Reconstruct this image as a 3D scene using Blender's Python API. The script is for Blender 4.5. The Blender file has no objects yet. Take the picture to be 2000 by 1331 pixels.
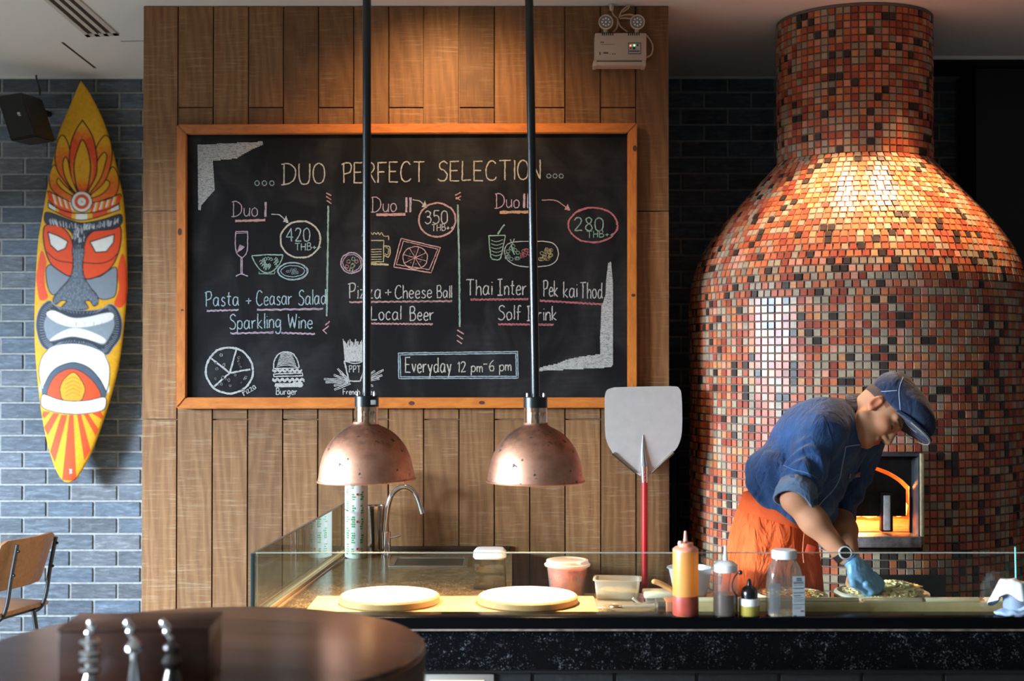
import bpy, bmesh, math, random
import numpy as np
from mathutils import Vector, Matrix

RND = random.Random(11)
NPR = np.random.default_rng(5)
SC = bpy.context.scene
COL = SC.collection
pi = math.pi

# ------------------------------------------------------------------ camera
FPX, CW, CH = 2600.0, 2000.0, 1331.0
EYE = 1.65
PITCH = math.atan(34.5 / FPX)
cam_d = bpy.data.cameras.new('camera')
cam = bpy.data.objects.new('camera', cam_d)
COL.objects.link(cam)
cam.location = (0, 0, EYE)
cam.rotation_euler = (pi / 2 + PITCH, 0, 0)
cam_d.sensor_width = 36
cam_d.lens = FPX / CW * 36
cam_d.clip_start = 0.05
cam_d.dof.use_dof = True
cam_d.dof.focus_distance = 5.3
cam_d.dof.aperture_fstop = 2.3
SC.camera = cam

# ------------------------------------------------------------------ view and world
SC.view_settings.view_transform = 'Standard'
SC.view_settings.look = 'None'
SC.view_settings.gamma = 1
SC.view_settings.exposure = -0.2
SC.cycles.use_denoising = True
SC.cycles.max_bounces = 10
SC.cycles.transparent_max_bounces = 24
SC.cycles.sample_clamp_indirect = 4.0
SC.cycles.caustics_reflective = False
SC.cycles.caustics_refractive = False
wd = bpy.data.worlds.new('world')
SC.world = wd
wd.use_nodes = True
wd.node_tree.nodes['Background'].inputs[0].default_value = (0.55, 0.68, 0.9, 1)
wd.node_tree.nodes['Background'].inputs[1].default_value = 0.12


def lamp(name, kind, loc, target, energy, color, **kw):
    d = bpy.data.lights.new(name, kind)
    d.energy = energy
    d.color = color
    for k, v in kw.items():
        setattr(d, k, v)
    o = bpy.data.objects.new(name, d)
    COL.objects.link(o)
    o.location = loc
    if target is not None:
        dv = Vector(target) - Vector(loc)
        o.rotation_euler = dv.to_track_quat('-Z', 'Y').to_euler()
    return o


WARM = (1.0, 0.60, 0.32)
DAY = (0.68, 0.84, 1.0)
# daylight of the street side, coming in through the window openings of the left wall
lamp('daylight', 'AREA', (-10.5, 1.0, 3.0), (0.0, 3.6, 1.5), 14500, DAY, shape='RECTANGLE', size=7.0, size_y=1.8)
# recessed ceiling spots of the kitchen
lamp('oven_spot', 'SPOT', (1.72, 5.51, 3.15), (1.75, 5.37, 2.2), 370, WARM, spot_size=1.02, spot_blend=0.85, shadow_soft_size=0.035)
lamp('oven_spot', 'SPOT', (1.33, 5.51, 3.15), (1.28, 5.37, 2.2), 310, WARM, spot_size=1.02, spot_blend=0.85, shadow_soft_size=0.035)
lamp('panel_spot', 'SPOT', (-0.30, 5.05, 3.13), (-0.28, 5.72, 2.2), 72, (1.0, 0.58, 0.26), spot_size=2.0, spot_blend=0.9, shadow_soft_size=0.04)

# ------------------------------------------------------------------ pixel helpers


def ray(px, py):
    cx, cy = (px - CW / 2) / FPX, (CH / 2 - py) / FPX
    c, s = math.cos(PITCH), math.sin(PITCH)
    return Vector((cx, c - cy * s, s + cy * c))


def at(px, py, Y):
    d = ray(px, py)
    t = Y / d.y
    return Vector((d.x * t, Y, EYE + d.z * t))


def atz(px, py, z):
    d = ray(px, py)
    t = (z - EYE) / d.z
    return Vector((d.x * t, d.y * t, z))


def ppm(Y):
    return FPX / Y


# ------------------------------------------------------------------ node materials
class NT:
    def __init__(self, name):
        m = bpy.data.materials.new(name)
        m.use_nodes = True
        self.m = m
        self.t = m.node_tree
        self.t.nodes.clear()
        self.out = self.n('ShaderNodeOutputMaterial')

    def n(self, typ, **kw):
        o = self.t.nodes.new(typ)
        for k, v in kw.items():
            setattr(o, k, v)
        return o

    def l(self, a, b):
        self.t.links.new(a, b)

    def inp(self, node, key, v):
        s = node.inputs[key]
        if hasattr(v, 'is_output') or isinstance(v, bpy.types.NodeSocket):
            self.l(v, s)
        elif isinstance(v, (tuple, list)) and len(v) == 3 and s.type == 'RGBA':
            s.default_value = (*v, 1)
        else:
            s.default_value = v

    def coord(self, which='Object', scale=(1, 1, 1), rot=(0, 0, 0), loc=(0, 0, 0)):
        tc = self.n('ShaderNodeTexCoord')
        mp = self.n('ShaderNodeMapping')
        mp.inputs['Scale'].default_value = scale
        mp.inputs['Rotation'].default_value = rot
        mp.inputs['Location'].default_value = loc
        self.l(tc.outputs[which], mp.inputs[0])
        return mp.outputs[0]

    def noise(self, vec, scale=5, detail=4, rough=0.55, dist=0):
        o = self.n('ShaderNodeTexNoise')
        if vec is not None:
            self.l(vec, o.inputs['Vector'])
        o.inputs['Scale'].default_value = scale
        o.inputs['Detail'].default_value = detail
        o.inputs['Roughness'].default_value = rough
        o.inputs['Distortion'].default_value = dist
        return o.outputs['Fac']

    def ramp(self, fac, stops):
        o = self.n('ShaderNodeValToRGB')
        self.l(fac, o.inputs[0])
        e = o.color_ramp.elements
        while len(e) < len(stops):
            e.new(0.5)
        for i, (p, c) in enumerate(stops):
            e[i].position = p
            e[i].color = (*c, 1) if len(c) == 3 else c
        return o.outputs[0]

    def mix(self, fac, a, b, blend='MIX'):
        o = self.n('ShaderNodeMix', data_type='RGBA', blend_type=blend)
        self.inp(o, 0, fac)
        for k, v in ((6, a), (7, b)):
            s = o.inputs[k]
            if isinstance(v, bpy.types.NodeSocket):
                self.l(v, s)
            else:
                s.default_value = (*v, 1)
        return o.outputs[2]

    def math(self, op, a, b=0.0, clamp=False):
        o = self.n('ShaderNodeMath', operation=op, use_clamp=clamp)
        self.inp(o, 0, a)
        self.inp(o, 1, b)
        return o.outputs[0]

    def attr(self, name):
        o = self.n('ShaderNodeAttribute', attribute_name=name)
        return o

    def bump(self, h, strength=0.3, dist=0.01, normal=None):
        o = self.n('ShaderNodeBump')
        o.inputs['Strength'].default_value = strength
        o.inputs['Distance'].default_value = dist
        self.l(h, o.inputs['Height'])
        if normal is not None:
            self.l(normal, o.inputs['Normal'])
        return o.outputs[0]

    def bsdf(self, **kw):
        o = self.n('ShaderNodeBsdfPrincipled')
        for k, v in kw.items():
            self.inp(o, k.replace('_', ' '), v)
        return o

    def done(self, shader):
        self.l(shader.outputs[0] if hasattr(shader, 'outputs') else shader, self.out.inputs[0])
        return self.m


def plain(name, color, rough=0.5, metal=0.0, vary=0.0, scale=20, bump=0.0, emit=None, estr=0, coat=0.0, spec=0.5):
    t = NT(name)
    c = color
    kw = {}
    if vary or bump:
        nz = t.noise(t.coord(), scale, 5)
        if vary:
            lo = tuple(max(0, v * (1 - vary)) for v in color)
            hi = tuple(v * (1 + vary) for v in color)
            c = t.ramp(nz, [(0.3, lo), (0.7, hi)])
        if bump:
            kw['Normal'] = t.bump(nz, bump, 0.003)
    b = t.bsdf(Base_Color=c, Roughness=rough, Metallic=metal, **kw)
    b.inputs['Coat Weight'].default_value = coat
    b.inputs['Specular IOR Level'].default_value = spec
    if emit:
        b.inputs['Emission Color'].default_value = (*emit, 1)
        b.inputs['Emission Strength'].default_value = estr
    return t.done(b)


def thin_glass(name, tint=(1, 1, 1), gloss=1.0, rough=0.0, ior=1.5):
    t = NT(name)
    tr = t.n('ShaderNodeBsdfTransparent')
    tr.inputs[0].default_value = (*tint, 1)
    gl = t.n('ShaderNodeBsdfGlossy')
    gl.inputs['Roughness'].default_value = rough
    lw = t.n('ShaderNodeLayerWeight')
    r0 = ((ior - 1) / (ior + 1)) ** 2
    f = t.math('ADD', t.math('MULTIPLY', t.math('POWER', lw.outputs['Facing'], 5.0), 1 - r0), r0)
    f = t.math('MULTIPLY', f, gloss, True)
    mx = t.n('ShaderNodeMixShader')
    t.l(f, mx.inputs[0])
    t.l(tr.outputs[0], mx.inputs[1])
    t.l(gl.outputs[0], mx.inputs[2])
    return t.done(mx)


def translucent(name, color, clear=0.3, rough=0.3, gloss=0.08):
    """milky plastic: part transparent, part translucent, part diffuse, light gloss"""
    t = NT(name)
    tr = t.n('ShaderNodeBsdfTransparent')
    tr.inputs[0].default_value = (*[0.4 + 0.6 * c for c in color], 1)
    tl = t.n('ShaderNodeBsdfTranslucent')
    tl.inputs[0].default_value = (*color, 1)
    df = t.n('ShaderNodeBsdfDiffuse')
    df.inputs[0].default_value = (*color, 1)
    gl = t.n('ShaderNodeBsdfGlossy')
    gl.inputs['Roughness'].default_value = rough
    m1, m2, m3 = (t.n('ShaderNodeMixShader') for _ in range(3))
    m1.inputs[0].default_value = 0.5
    t.l(tl.outputs[0], m1.inputs[1]); t.l(df.outputs[0], m1.inputs[2])
    m2.inputs[0].default_value = 1 - clear
    t.l(tr.outputs[0], m2.inputs[1]); t.l(m1.outputs[0], m2.inputs[2])
    m3.inputs[0].default_value = gloss
    t.l(m2.outputs[0], m3.inputs[1]); t.l(gl.outputs[0], m3.inputs[2])
    return t.done(m3)


def wood(name, dark, light, axis_scale=(30, 30, 3), rough=0.5, scale=1.0, coat=0.0, bump=0.1, attr=None, spec=0.5):
    t = NT(name)
    v = t.coord('Object', axis_scale)
    if attr:
        a = t.attr(attr)
        ad = t.n('ShaderNodeVectorMath', operation='MULTIPLY_ADD')
        t.l(a.outputs['Color'], ad.inputs[0])
        ad.inputs[1].default_value = (37, 53, 71)
        t.l(v, ad.inputs[2])
        v = ad.outputs[0]
    n1 = t.noise(v, scale, 6, 0.6, 1.2)
    n2 = t.noise(v, scale * 5, 4, 0.6)
    f = t.math('ADD', t.math('MULTIPLY', n1, 0.7), t.math('MULTIPLY', n2, 0.3))
    c = t.ramp(f, [(0.3, dark), (0.7, light)])
    b = t.bsdf(Base_Color=c, Roughness=rough, Normal=t.bump(f, bump, 0.004))
    b.inputs['Coat Weight'].default_value = coat
    b.inputs['Specular IOR Level'].default_value = spec
    return t.done(b)


def vcol(name, attr='tone', rough=0.35, bumpscale=0, bump=0.0, coat=0.0, vary=0.0, spec=0.5):
    t = NT(name)
    c = t.attr(attr).outputs['Color']
    kw = {}
    if vary or bump:
        nz = t.noise(t.coord(), bumpscale, 4)
        if vary:
            c = t.mix(1.0, c, t.ramp(nz, [(0.25, (1 - vary,) * 3), (0.75, (1 + vary,) * 3)]), 'MULTIPLY')
        if bump:
            kw['Normal'] = t.bump(nz, bump, 0.004)
    b = t.bsdf(Base_Color=c, Roughness=rough, **kw)
    b.inputs['Coat Weight'].default_value = coat
    b.inputs['Specular IOR Level'].default_value = spec
    return t.done(b)


# ------------------------------------------------------------------ object helpers
ORG = {}


def things_props(o, label, cat, group=None, kind=None):
    if label:
        o['label'] = label
    if cat:
        o['category'] = cat
    if group:
        o['group'] = group
    if kind:
        o['kind'] = kind


def thing(name, label, cat, loc, group=None):
    o = bpy.data.objects.new(name, None)
    o.empty_display_size = 0.1
    COL.objects.link(o)
    o.location = loc
    ORG[o.name] = Vector(loc)
    things_props(o, label, cat, group)
    return o


def finish(me, name, mat, parent=None, origin=None, smooth=True, ang=35):
    o0 = ORG[parent.name] if parent else Vector(origin if origin is not None else (0, 0, 0))
    me.transform(Matrix.Translation(-o0))
    if smooth and len(me.polygons):
        me.polygons.foreach_set('use_smooth', np.ones(len(me.polygons), bool))
        if ang < 180:
            me.set_sharp_from_angle(angle=math.radians(ang))
    if mat:
        me.materials.append(mat)
    o = bpy.data.objects.new(name, me)
    COL.objects.link(o)
    if parent:
        o.parent = parent
    else:
        o.location = o0
    ORG[o.name] = o0
    return o


class MB:
    def __init__(self):
        self.b = bmesh.new()

    def box(self, c, size, bev=0.0, rot=None, seg=2):
        r = bmesh.ops.create_cube(self.b, size=1)
        vs = r['verts']
        bmesh.ops.scale(self.b, vec=size, verts=vs)
        if bev:
            es = list({e for v in vs for e in v.link_edges})
            rr = bmesh.ops.bevel(self.b, geom=es, offset=bev, segments=seg, affect='EDGES', profile=0.5)
            vs = list({v for f in rr['faces'] for v in f.verts} | {v for v in vs if v.is_valid})
        if rot is not None:
            bmesh.ops.rotate(self.b, cent=(0, 0, 0), matrix=rot, verts=vs)
        bmesh.ops.translate(self.b, vec=c, verts=vs)
        return vs

    def hexa(self, p):
        """eight corners: four of one face in order, then the opposite four"""
        v = [self.b.verts.new(q) for q in p]
        for f in ((3, 2, 1, 0), (4, 5, 6, 7), (0, 1, 5, 4), (1, 2, 6, 5), (2, 3, 7, 6), (3, 0, 4, 7)):
            self.b.faces.new([v[i] for i in f])
        return v

    def tube(self, path, r, seg=10, caps=True, closed=False):
        path = [Vector(p) for p in path]
        n = len(path)
        rs = r if isinstance(r, (list, tuple)) else [r] * n
        rings = []
        up = None
        for i, p in enumerate(path):
            if closed:
                t = path[(i + 1) % n] - path[i - 1]
            else:
                t = path[min(i + 1, n - 1)] - path[max(i - 1, 0)]
            t.normalize()
            if up is None:
                up = Vector((0, 0, 1)) if abs(t.z) < 0.9 else Vector((1, 0, 0))
            s = t.cross(up)
            if s.length < 1e-6:
                s = t.cross(Vector((0.3, 1, 0.2)))
            s.normalize()
            up = s.cross(t).normalized()
            rings.append([self.b.verts.new(p + (s * math.cos(a) + up * math.sin(a)) * rs[i])
                          for a in (2 * pi * k / seg for k in range(seg))])
        m = n if closed else n - 1
        for i in range(m):
            a, c = rings[i], rings[(i + 1) % n]
            for k in range(seg):
                self.b.faces.new((a[k], a[(k + 1) % seg], c[(k + 1) % seg], c[k]))
        if caps and not closed:
            self.b.faces.new(list(reversed(rings[0])))
            self.b.faces.new(rings[-1])
        return rings

    def lathe(self, prof, c=(0, 0, 0), seg=40, M=None, sx=1.0, sy=1.0, sq=0.0):
        """profile of (r, z); sq > 0 squares the section"""
        c = Vector(c)
        rings = []
        for r, z in prof:
            if r < 1e-6:
                p = Vector((0, 0, z))
                rings.append([self.b.verts.new(c + (M @ p if M else p))])
            else:
                ring = []
                for k in range(seg):
                    a = 2 * pi * k / seg
                    x, y = math.cos(a), math.sin(a)
                    if sq:
                        q = (abs(x) ** sq + abs(y) ** sq) ** (-1.0 / sq)
                        x, y = x * q, y * q
                    p = Vector((x * r * sx, y * r * sy, z))
                    ring.append(self.b.verts.new(c + (M @ p if M else p)))
                rings.append(ring)
        for a, b in zip(rings, rings[1:]):
            if len(a) == 1 and len(b) == 1:
                continue
            for k in range(seg):
                k2 = (k + 1) % seg
                if len(a) == 1:
                    self.b.faces.new((a[0], b[k2], b[k]))
                elif len(b) == 1:
                    self.b.faces.new((a[k], a[k2], b[0]))
                else:
                    self.b.faces.new((a[k], a[k2], b[k2], b[k]))
        return rings

    def loft(self, rings, close_ends=True, closed=True):
        vr = [[self.b.verts.new(p) for p in r] for r in rings]
        n = len(vr[0])
        for a, b in zip(vr, vr[1:]):
            for k in range(n if closed else n - 1):
                k2 = (k + 1) % n
                self.b.faces.new((a[k], a[k2], b[k2], b[k]))
        if close_ends:
            self.b.faces.new(list(reversed(vr[0])))
            self.b.faces.new(vr[-1])
        return vr

    def ball(self, c, r, seg=16, rings=10, M=None):
        rad = r if isinstance(r, (tuple, list)) else (r, r, r)
        x = bmesh.ops.create_uvsphere(self.b, u_segments=seg, v_segments=rings, radius=1)
        bmesh.ops.scale(self.b, vec=rad, verts=x['verts'])
        if M is not None:
            bmesh.ops.rotate(self.b, cent=(0, 0, 0), matrix=M, verts=x['verts'])
        bmesh.ops.translate(self.b, vec=c, verts=x['verts'])

    def prism(self, pts, back):
        """closed outline (list of 3D points) extruded by the vector back"""
        a = [self.b.verts.new(p) for p in pts]
        c = [self.b.verts.new(Vector(p) + Vector(back)) for p in pts]
        n = len(pts)
        self.b.faces.new(a)
        self.b.faces.new(list(reversed(c)))
        for i in range(n):
            j = (i + 1) % n
            self.b.faces.new((a[j], a[i], c[i], c[j]))
        return a, c

    def build(self, name, mat, parent=None, origin=None, smooth=True, ang=35, fix=True):
        if fix:
            bmesh.ops.recalc_face_normals(self.b, faces=self.b.faces[:])
        me = bpy.data.meshes.new(name)
        self.b.to_mesh(me)
        self.b.free()
        return finish(me, name, mat, parent, origin, smooth, ang)


def top(o, label, cat, group=None, kind=None):
    things_props(o, label, cat, group, kind)
    return o


def struct(o):
    o['kind'] = 'structure'
    return o


def copy_tree(o, parent=None):
    c = o.copy()
    COL.objects.link(c)
    c.parent = parent
    ORG[c.name] = Vector(o.location)
    for ch in [x for x in COL.objects if x.parent == o]:
        copy_tree(ch, c)
    return c


def crom(pts, n=6, closed=False):
    """Catmull-Rom through points (any dimension)"""
    P = [np.array(p, float) for p in pts]
    m = len(P)
    out = []
    rng = range(m) if closed else range(m - 1)
    for i in rng:
        p1, p2 = P[i], P[(i + 1) % m]
        p0 = P[i - 1] if (closed or i > 0) else 2 * p1 - p2
        p3 = P[(i + 2) % m] if (closed or i < m - 2) else 2 * p2 - p1
        for k in range(n):
            t = k / n
            out.append(0.5 * (2 * p1 + (p2 - p0) * t + (2 * p0 - 5 * p1 + 4 * p2 - p3) * t * t
                              + (3 * p1 - p0 - 3 * p2 + p3) * t ** 3))
    if not closed:
        out.append(P[-1])
    return [tuple(map(float, q)) for q in out]


def pydata(verts, faces, cols=None, attr='tone'):
    me = bpy.data.meshes.new('m')
    me.from_pydata(verts if isinstance(verts, list) else verts.tolist(), [], faces if isinstance(faces, list) else faces.tolist())
    if cols is not None:
        a = me.color_attributes.new(attr, 'FLOAT_COLOR', 'POINT')
        c = np.ones((len(verts), 4), np.float32)
        c[:, :3] = cols
        a.data.foreach_set('color', c.ravel())
    me.update()
    return me

# ------------------------------------------------------------------ materials of the room
M = {}
M['ceiling'] = plain('ceiling_paint', (0.86, 0.84, 0.82), 0.8)
M['plaster'] = plain('dark_plaster', (0.10, 0.095, 0.09), 0.8)
M['floor'] = wood('floor_boards', (0.165, 0.145, 0.12), (0.225, 0.20, 0.165), (8, 1.2, 8), 0.4)
M['black'] = plain('matt_black', (0.006, 0.006, 0.007), 0.6)
M['blackgloss'] = plain('gloss_black', (0.006, 0.006, 0.007), 0.25)
M['white'] = plain('white_plastic', (0.62, 0.61, 0.58), 0.4)
M['cream'] = plain('cream_plastic', (0.54, 0.43, 0.33), 0.45)
M['steel'] = plain('brushed_steel', (0.55, 0.54, 0.52), 0.28, 1.0, 0.06, 60)
M['chrome'] = plain('polished_chrome', (0.75, 0.75, 0.76), 0.08, 1.0)
M['grout'] = plain('grey_grout', (0.13, 0.105, 0.085), 0.85)


def plank_material():
    t = NT('limed_wood_tile')
    a = t.attr('tone')
    sep = t.n('ShaderNodeSeparateColor')
    t.l(a.outputs['Color'], sep.inputs[0])
    tc = t.n('ShaderNodeTexCoord')
    ad = t.n('ShaderNodeVectorMath', operation='MULTIPLY_ADD')
    t.l(a.outputs['Color'], ad.inputs[0])
    ad.inputs[1].default_value = (13, 29, 41)
    t.l(tc.outputs['Object'], ad.inputs[2])

    def mapped(sx, sz):
        mp = t.n('ShaderNodeMapping')
        mp.inputs['Scale'].default_value = (sx, 1, sz)
        t.l(ad.outputs[0], mp.inputs[0])
        return mp.outputs[0]
    grain = t.noise(mapped(1, 0.13), 26, 5, 0.6, 2.2)
    fine = t.noise(mapped(1, 0.05), 150, 3, 0.6)
    saw = t.noise(mapped(0.05, 1), 130, 4, 0.7)
    sawb = t.noise(mapped(1, 0.8), 7, 3)
    blot = t.noise(mapped(1, 0.6), 5, 4)
    ring = t.n('ShaderNodeTexWave', wave_type='RINGS', rings_direction='Y')
    t.l(mapped(1, 0.16), ring.inputs['Vector'])
    ring.inputs['Scale'].default_value = 9
    ring.inputs['Distortion'].default_value = 9
    ring.inputs['Detail'].default_value = 3
    ring.inputs['Detail Scale'].default_value = 1.4
    g = t.math('ADD', t.math('MULTIPLY', grain, 0.5), t.math('MULTIPLY', ring.outputs['Fac'], 0.22))
    g = t.math('ADD', g, t.math('MULTIPLY', fine, 0.28))
    base = t.ramp(g, [(0.25, (0.115, 0.045, 0.013)), (0.5, (0.182, 0.080, 0.028)), (0.78, (0.252, 0.128, 0.053))])
    base = t.mix(t.math('MULTIPLY', blot, 0.5, True), base, (0.16, 0.088, 0.036))
    sm = t.math('MULTIPLY', t.math('SUBTRACT', saw, 0.52), 5.5, True)
    sm = t.math('MULTIPLY', sm, t.math('MULTIPLY', t.math('SUBTRACT', sawb, 0.36), 3.6, True), True)
    base = t.mix(t.math('MULTIPLY', sm, 0.62), base, (0.33, 0.24, 0.15))
    tone = t.math('ADD', t.math('MULTIPLY', sep.outputs[0], 0.5), 0.75)
    cc = t.n('ShaderNodeCombineColor')
    for i in range(3):
        t.l(tone, cc.inputs[i])
    base = t.mix(1.0, base, cc.outputs[0], 'MULTIPLY')
    h = t.math('ADD', t.math('MULTIPLY', g, 0.6), t.math('MULTIPLY', saw, 0.4))
    b = t.bsdf(Base_Color=base, Roughness=0.55, Normal=t.bump(h, 0.25, 0.003))
    b.inputs['Specular IOR Level'].default_value = 0.35
    return t.done(b)


def brick_material():
    t = NT('slate_brick')
    a = t.attr('tone').outputs['Color']
    v = t.coord('Object', (1, 1, 5))
    n1 = t.noise(v, 14, 6, 0.65, 0.6)
    n2 = t.noise(t.coord(), 90, 3)
    c = t.mix(1.0, a, t.ramp(n1, [(0.3, (0.45, 0.46, 0.50)), (0.52, (0.95, .95, .95)), (0.72, (1.9, 1.9, 1.85))]), 'MULTIPLY')
    h = t.math('ADD', n1, t.math('MULTIPLY', n2, 0.4))
    b = t.bsdf(Base_Color=c, Roughness=0.55, Normal=t.bump(h, 0.5, 0.006))
    return t.done(b)


M['plank'] = plank_material()
M['plankgap'] = plain('plank_joint', (0.30, 0.19, 0.10), 0.8)
M['brick'] = brick_material()
M['mortar'] = plain('brick_mortar', (0.30, 0.31, 0.31), 0.9, 0, 0.2, 60)


def tilemesh(C, U, V, N, hu, hv, h, bev, colr):
    """many bevelled tiles in one mesh; all arguments are arrays of length n"""
    n = len(C)
    out = np.empty((n, 8, 3), np.float32)
    k = 0
    for (su, sv) in ((-1, -1), (1, -1), (1, 1), (-1, 1)):
        out[:, k] = C + U * (su * hu)[:, None] + V * (sv * hv)[:, None]
        out[:, k + 4] = C + U * (su * (hu - bev))[:, None] + V * (sv * (hv - bev))[:, None] + N * h[:, None]
        k += 1
    f = np.array([(4, 5, 6, 7), (0, 1, 5, 4), (1, 2, 6, 5), (2, 3, 7, 6), (3, 0, 4, 7)])
    F = (f[None] + (np.arange(n) * 8)[:, None, None]).reshape(-1, 4)
    return pydata(out.reshape(-1, 3), F, np.repeat(colr, 8, axis=0))


CEIL = 3.17
DW = 5.72      # wood clad wall
DB = 7.185     # brick wall
WX0, WX1 = at(277, 665, DW).x, at(1308, 665, DW).x
RX0, RX1, RY0 = -6.0, 4.6, -3.0

# floor and ceiling
b = MB(); b.box(((RX0 + RX1) / 2, 2.1, -0.05), (RX1 - RX0 + .4, 10.6, 0.1))
struct(b.build('floor', M['floor']))
b = MB(); b.box(((RX0 + RX1) / 2, 2.1, CEIL + 0.05), (RX1 - RX0 + .4, 10.6, 0.1))
struct(b.build('ceiling', M['ceiling']))


# brick wall in two runs, left and right of the wood clad wall
def brick_wall(name, x0, x1, joint_x, row_z, D, face=0.0095):
    RH, BL = 0.0883, 0.2545
    C, hu, hv, cols = [], [], [], []
    nrow = int((row_z) / RH) + 1
    for r in range(-int((CEIL - row_z) / RH) - 1, nrow + 1):
        zt = row_z - r * RH
        z0, z1 = max(0.0, zt - RH), min(CEIL, zt)
        if z1 - z0 < 0.02:
            continue
        off = joint_x + (BL / 2 if r % 2 else 0)
        k0 = int(math.floor((x0 - off) / BL)) - 1
        for k in range(k0, k0 + int((x1 - x0) / BL) + 4):
            a, c = max(x0, off + k * BL), min(x1, off + (k + 1) * BL)
            if c - a < 0.02:
                continue
            C.append(((a + c) / 2, D + 0.006, (z0 + z1) / 2))
            hu.append((c - a) / 2 - 0.0045); hv.append((z1 - z0) / 2 - 0.0045)
            s = RND.uniform(0.7, 1.3)
            w = RND.uniform(-0.012, 0.012)
            cols.append(((0.086 + w) * s, 0.105 * s, (0.132 - w) * s))
    n = len(C)
    U = np.tile([1.0, 0, 0], (n, 1)); V = np.tile([0, 0, 1.0], (n, 1)); N = np.tile([0, -1.0, 0], (n, 1))
    N = N + NPR.normal(0, 0.012, (n, 3))
    me = tilemesh(np.array(C), U, V, N, np.array(hu), np.array(hv), np.full(n, face) * NPR.uniform(.92, 1.06, n), np.full(n, 0.004), np.array(cols))
    bm = bmesh.new(); bm.from_mesh(me)
    me.materials.append(M['brick'])
    nf = len(me.polygons)
    x = MB(); x.b.free(); x.b = bm
    x.box(((x0 + x1) / 2, D + 0.054, CEIL / 2), (x1 - x0, 0.1, CEIL))
    o = x.build(name, M['brick'], fix=False, smooth=False)
    o.data.materials.append(M['mortar'])
    for p in o.data.polygons[nf:]:
        p.material_index = 1
    return struct(o)


brick_wall('wall_left', RX0, WX0 + 0.01, at(47, 590, DB).x, at(0, 181.5, DB).z, DB)
brick_wall('wall_right', WX1 - 0.01, RX1, at(1376, 300, DB).x, at(1400, 180, DB).z, DB)


# wood clad wall
def wood_wall():
    edges = [277, 346, 415.2, 484, 552.5, 621, 690, 758.7, 827.5, 896.5, 965.5, 1034.5, 1103.5, 1173, 1242, 1308]
    C, hu, hv, cols = [], [], [], []
    for i in range(15):
        x0, x1 = at(edges[i], 665, DW).x, at(edges[i + 1], 665, DW).x
        z = 2.282 if i % 2 == 0 else 2.730
        ks = range(1, -4, -1) if i % 2 == 0 else range(1, -2, -1)
        js = [CEIL] + [z + k * 0.8955 for k in ks if 0.03 < z + k * 0.8955 < CEIL - 0.03] + [0]
        for a, c in zip(js, js[1:]):
            C.append(((x0 + x1) / 2, DW + 0.016, (a + c) / 2))
            hu.append((x1 - x0) / 2 - 0.0016); hv.append((a - c) / 2 - 0.0016)
            cols.append((RND.random(), RND.random(), RND.random()))
    n = len(C)
    U = np.tile([1.0, 0, 0], (n, 1)); V = np.tile([0, 0, 1.0], (n, 1)); N = np.tile([0, -1.0, 0], (n, 1))
    me = tilemesh(np.array(C), U, V, N, np.array(hu), np.array(hv), np.full(n, 0.016), np.full(n, 0.0016), np.array(cols))
    nf = len(me.polygons)
    bm = bmesh.new(); bm.from_mesh(me)
    x = MB(); x.b.free(); x.b = bm
    x.box(((WX0 + WX1) / 2, (DW + 0.014 + DB + 0.02) / 2, CEIL / 2), (WX1 - WX0 - 0.006, DB + 0.006 - DW, CEIL))
    o = x.build('wall_back', M['plank'], fix=False, smooth=False)
    o.data.materials.append(M['plankgap'])
    for p in o.data.polygons[nf:]:
        p.material_index = 1
    return struct(o)


wood_wall()

# remaining walls of the room, behind and beside the camera
b = MB()
b.box((RX0 - 0.06, 2.1, 0.15), (0.12, 10.6, 0.3))
b.box((RX0 - 0.06, 2.1, (2.35 + CEIL) / 2), (0.12, 10.6, CEIL - 2.35))
for y0, y1 in ((-3.2, -1.4), (0.35, 0.6), (2.45, 2.7), (4.6, 7.4)):
    b.box((RX0 - 0.06, (y0 + y1) / 2, 1.325), (0.12, y1 - y0, 2.06))
struct(b.build('wall_side_left', M['ceiling']))
b = MB()
b.box((RX1 + 0.06, 2.1, CEIL / 2), (0.12, 10.6, CEIL))
struct(b.build('wall_side_right', M['plaster']))
b = MB()
b.box(((RX0 + RX1) / 2, RY0, CEIL / 2), (RX1 - RX0, 0.16, CEIL))
struct(b.build('wall_front', M['plaster']))

# dark recess over the far right corner: soffit band and black wall
p = atz(1817, 111, CEIL)
b = MB()
b.box(((p.x + RX1) / 2 - .1, (p.y + DB) / 2, CEIL - 0.006), (RX1 - p.x + .2, DB - p.y - .02, 0.012))
struct(b.build('trim_1', M['black']))
b = MB()
b.box(((p.x + RX1) / 2 - .1, p.y - 0.008, CEIL - 0.007), (RX1 - p.x + .2, 0.014, 0.016))
struct(b.build('trim_2', M['ceiling']))
b = MB()
for yy in (145.5, 152):
    q = atz(1700, yy, CEIL)
    b.box((at(1830, yy, q.y).x, min(q.y, DB - 0.02), CEIL - 0.02), (0.55, 0.012, 0.018))
struct(b.build('trim_3', plain('dim_grey_paint', (0.2, 0.2, 0.2), 0.7)))
x0 = at(1908, 600, 6.85).x
b = MB(); b.box(((x0 + RX1) / 2, 7.0, CEIL / 2 - 0.01), (RX1 - x0, 0.3, CEIL - 0.03))
struct(b.build('wall_corner', M['black']))
# pale edge bead where ceiling meets the brick
for nm, xa, xb in (('trim_4', RX0, WX0), ('trim_5', WX1, 1.9)):
    b = MB(); b.box(((xa + xb) / 2, DB - 0.02, CEIL - 0.006), (xb - xa - .01, 0.012, 0.012))
    struct(b.build(nm, M['white']))


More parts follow.
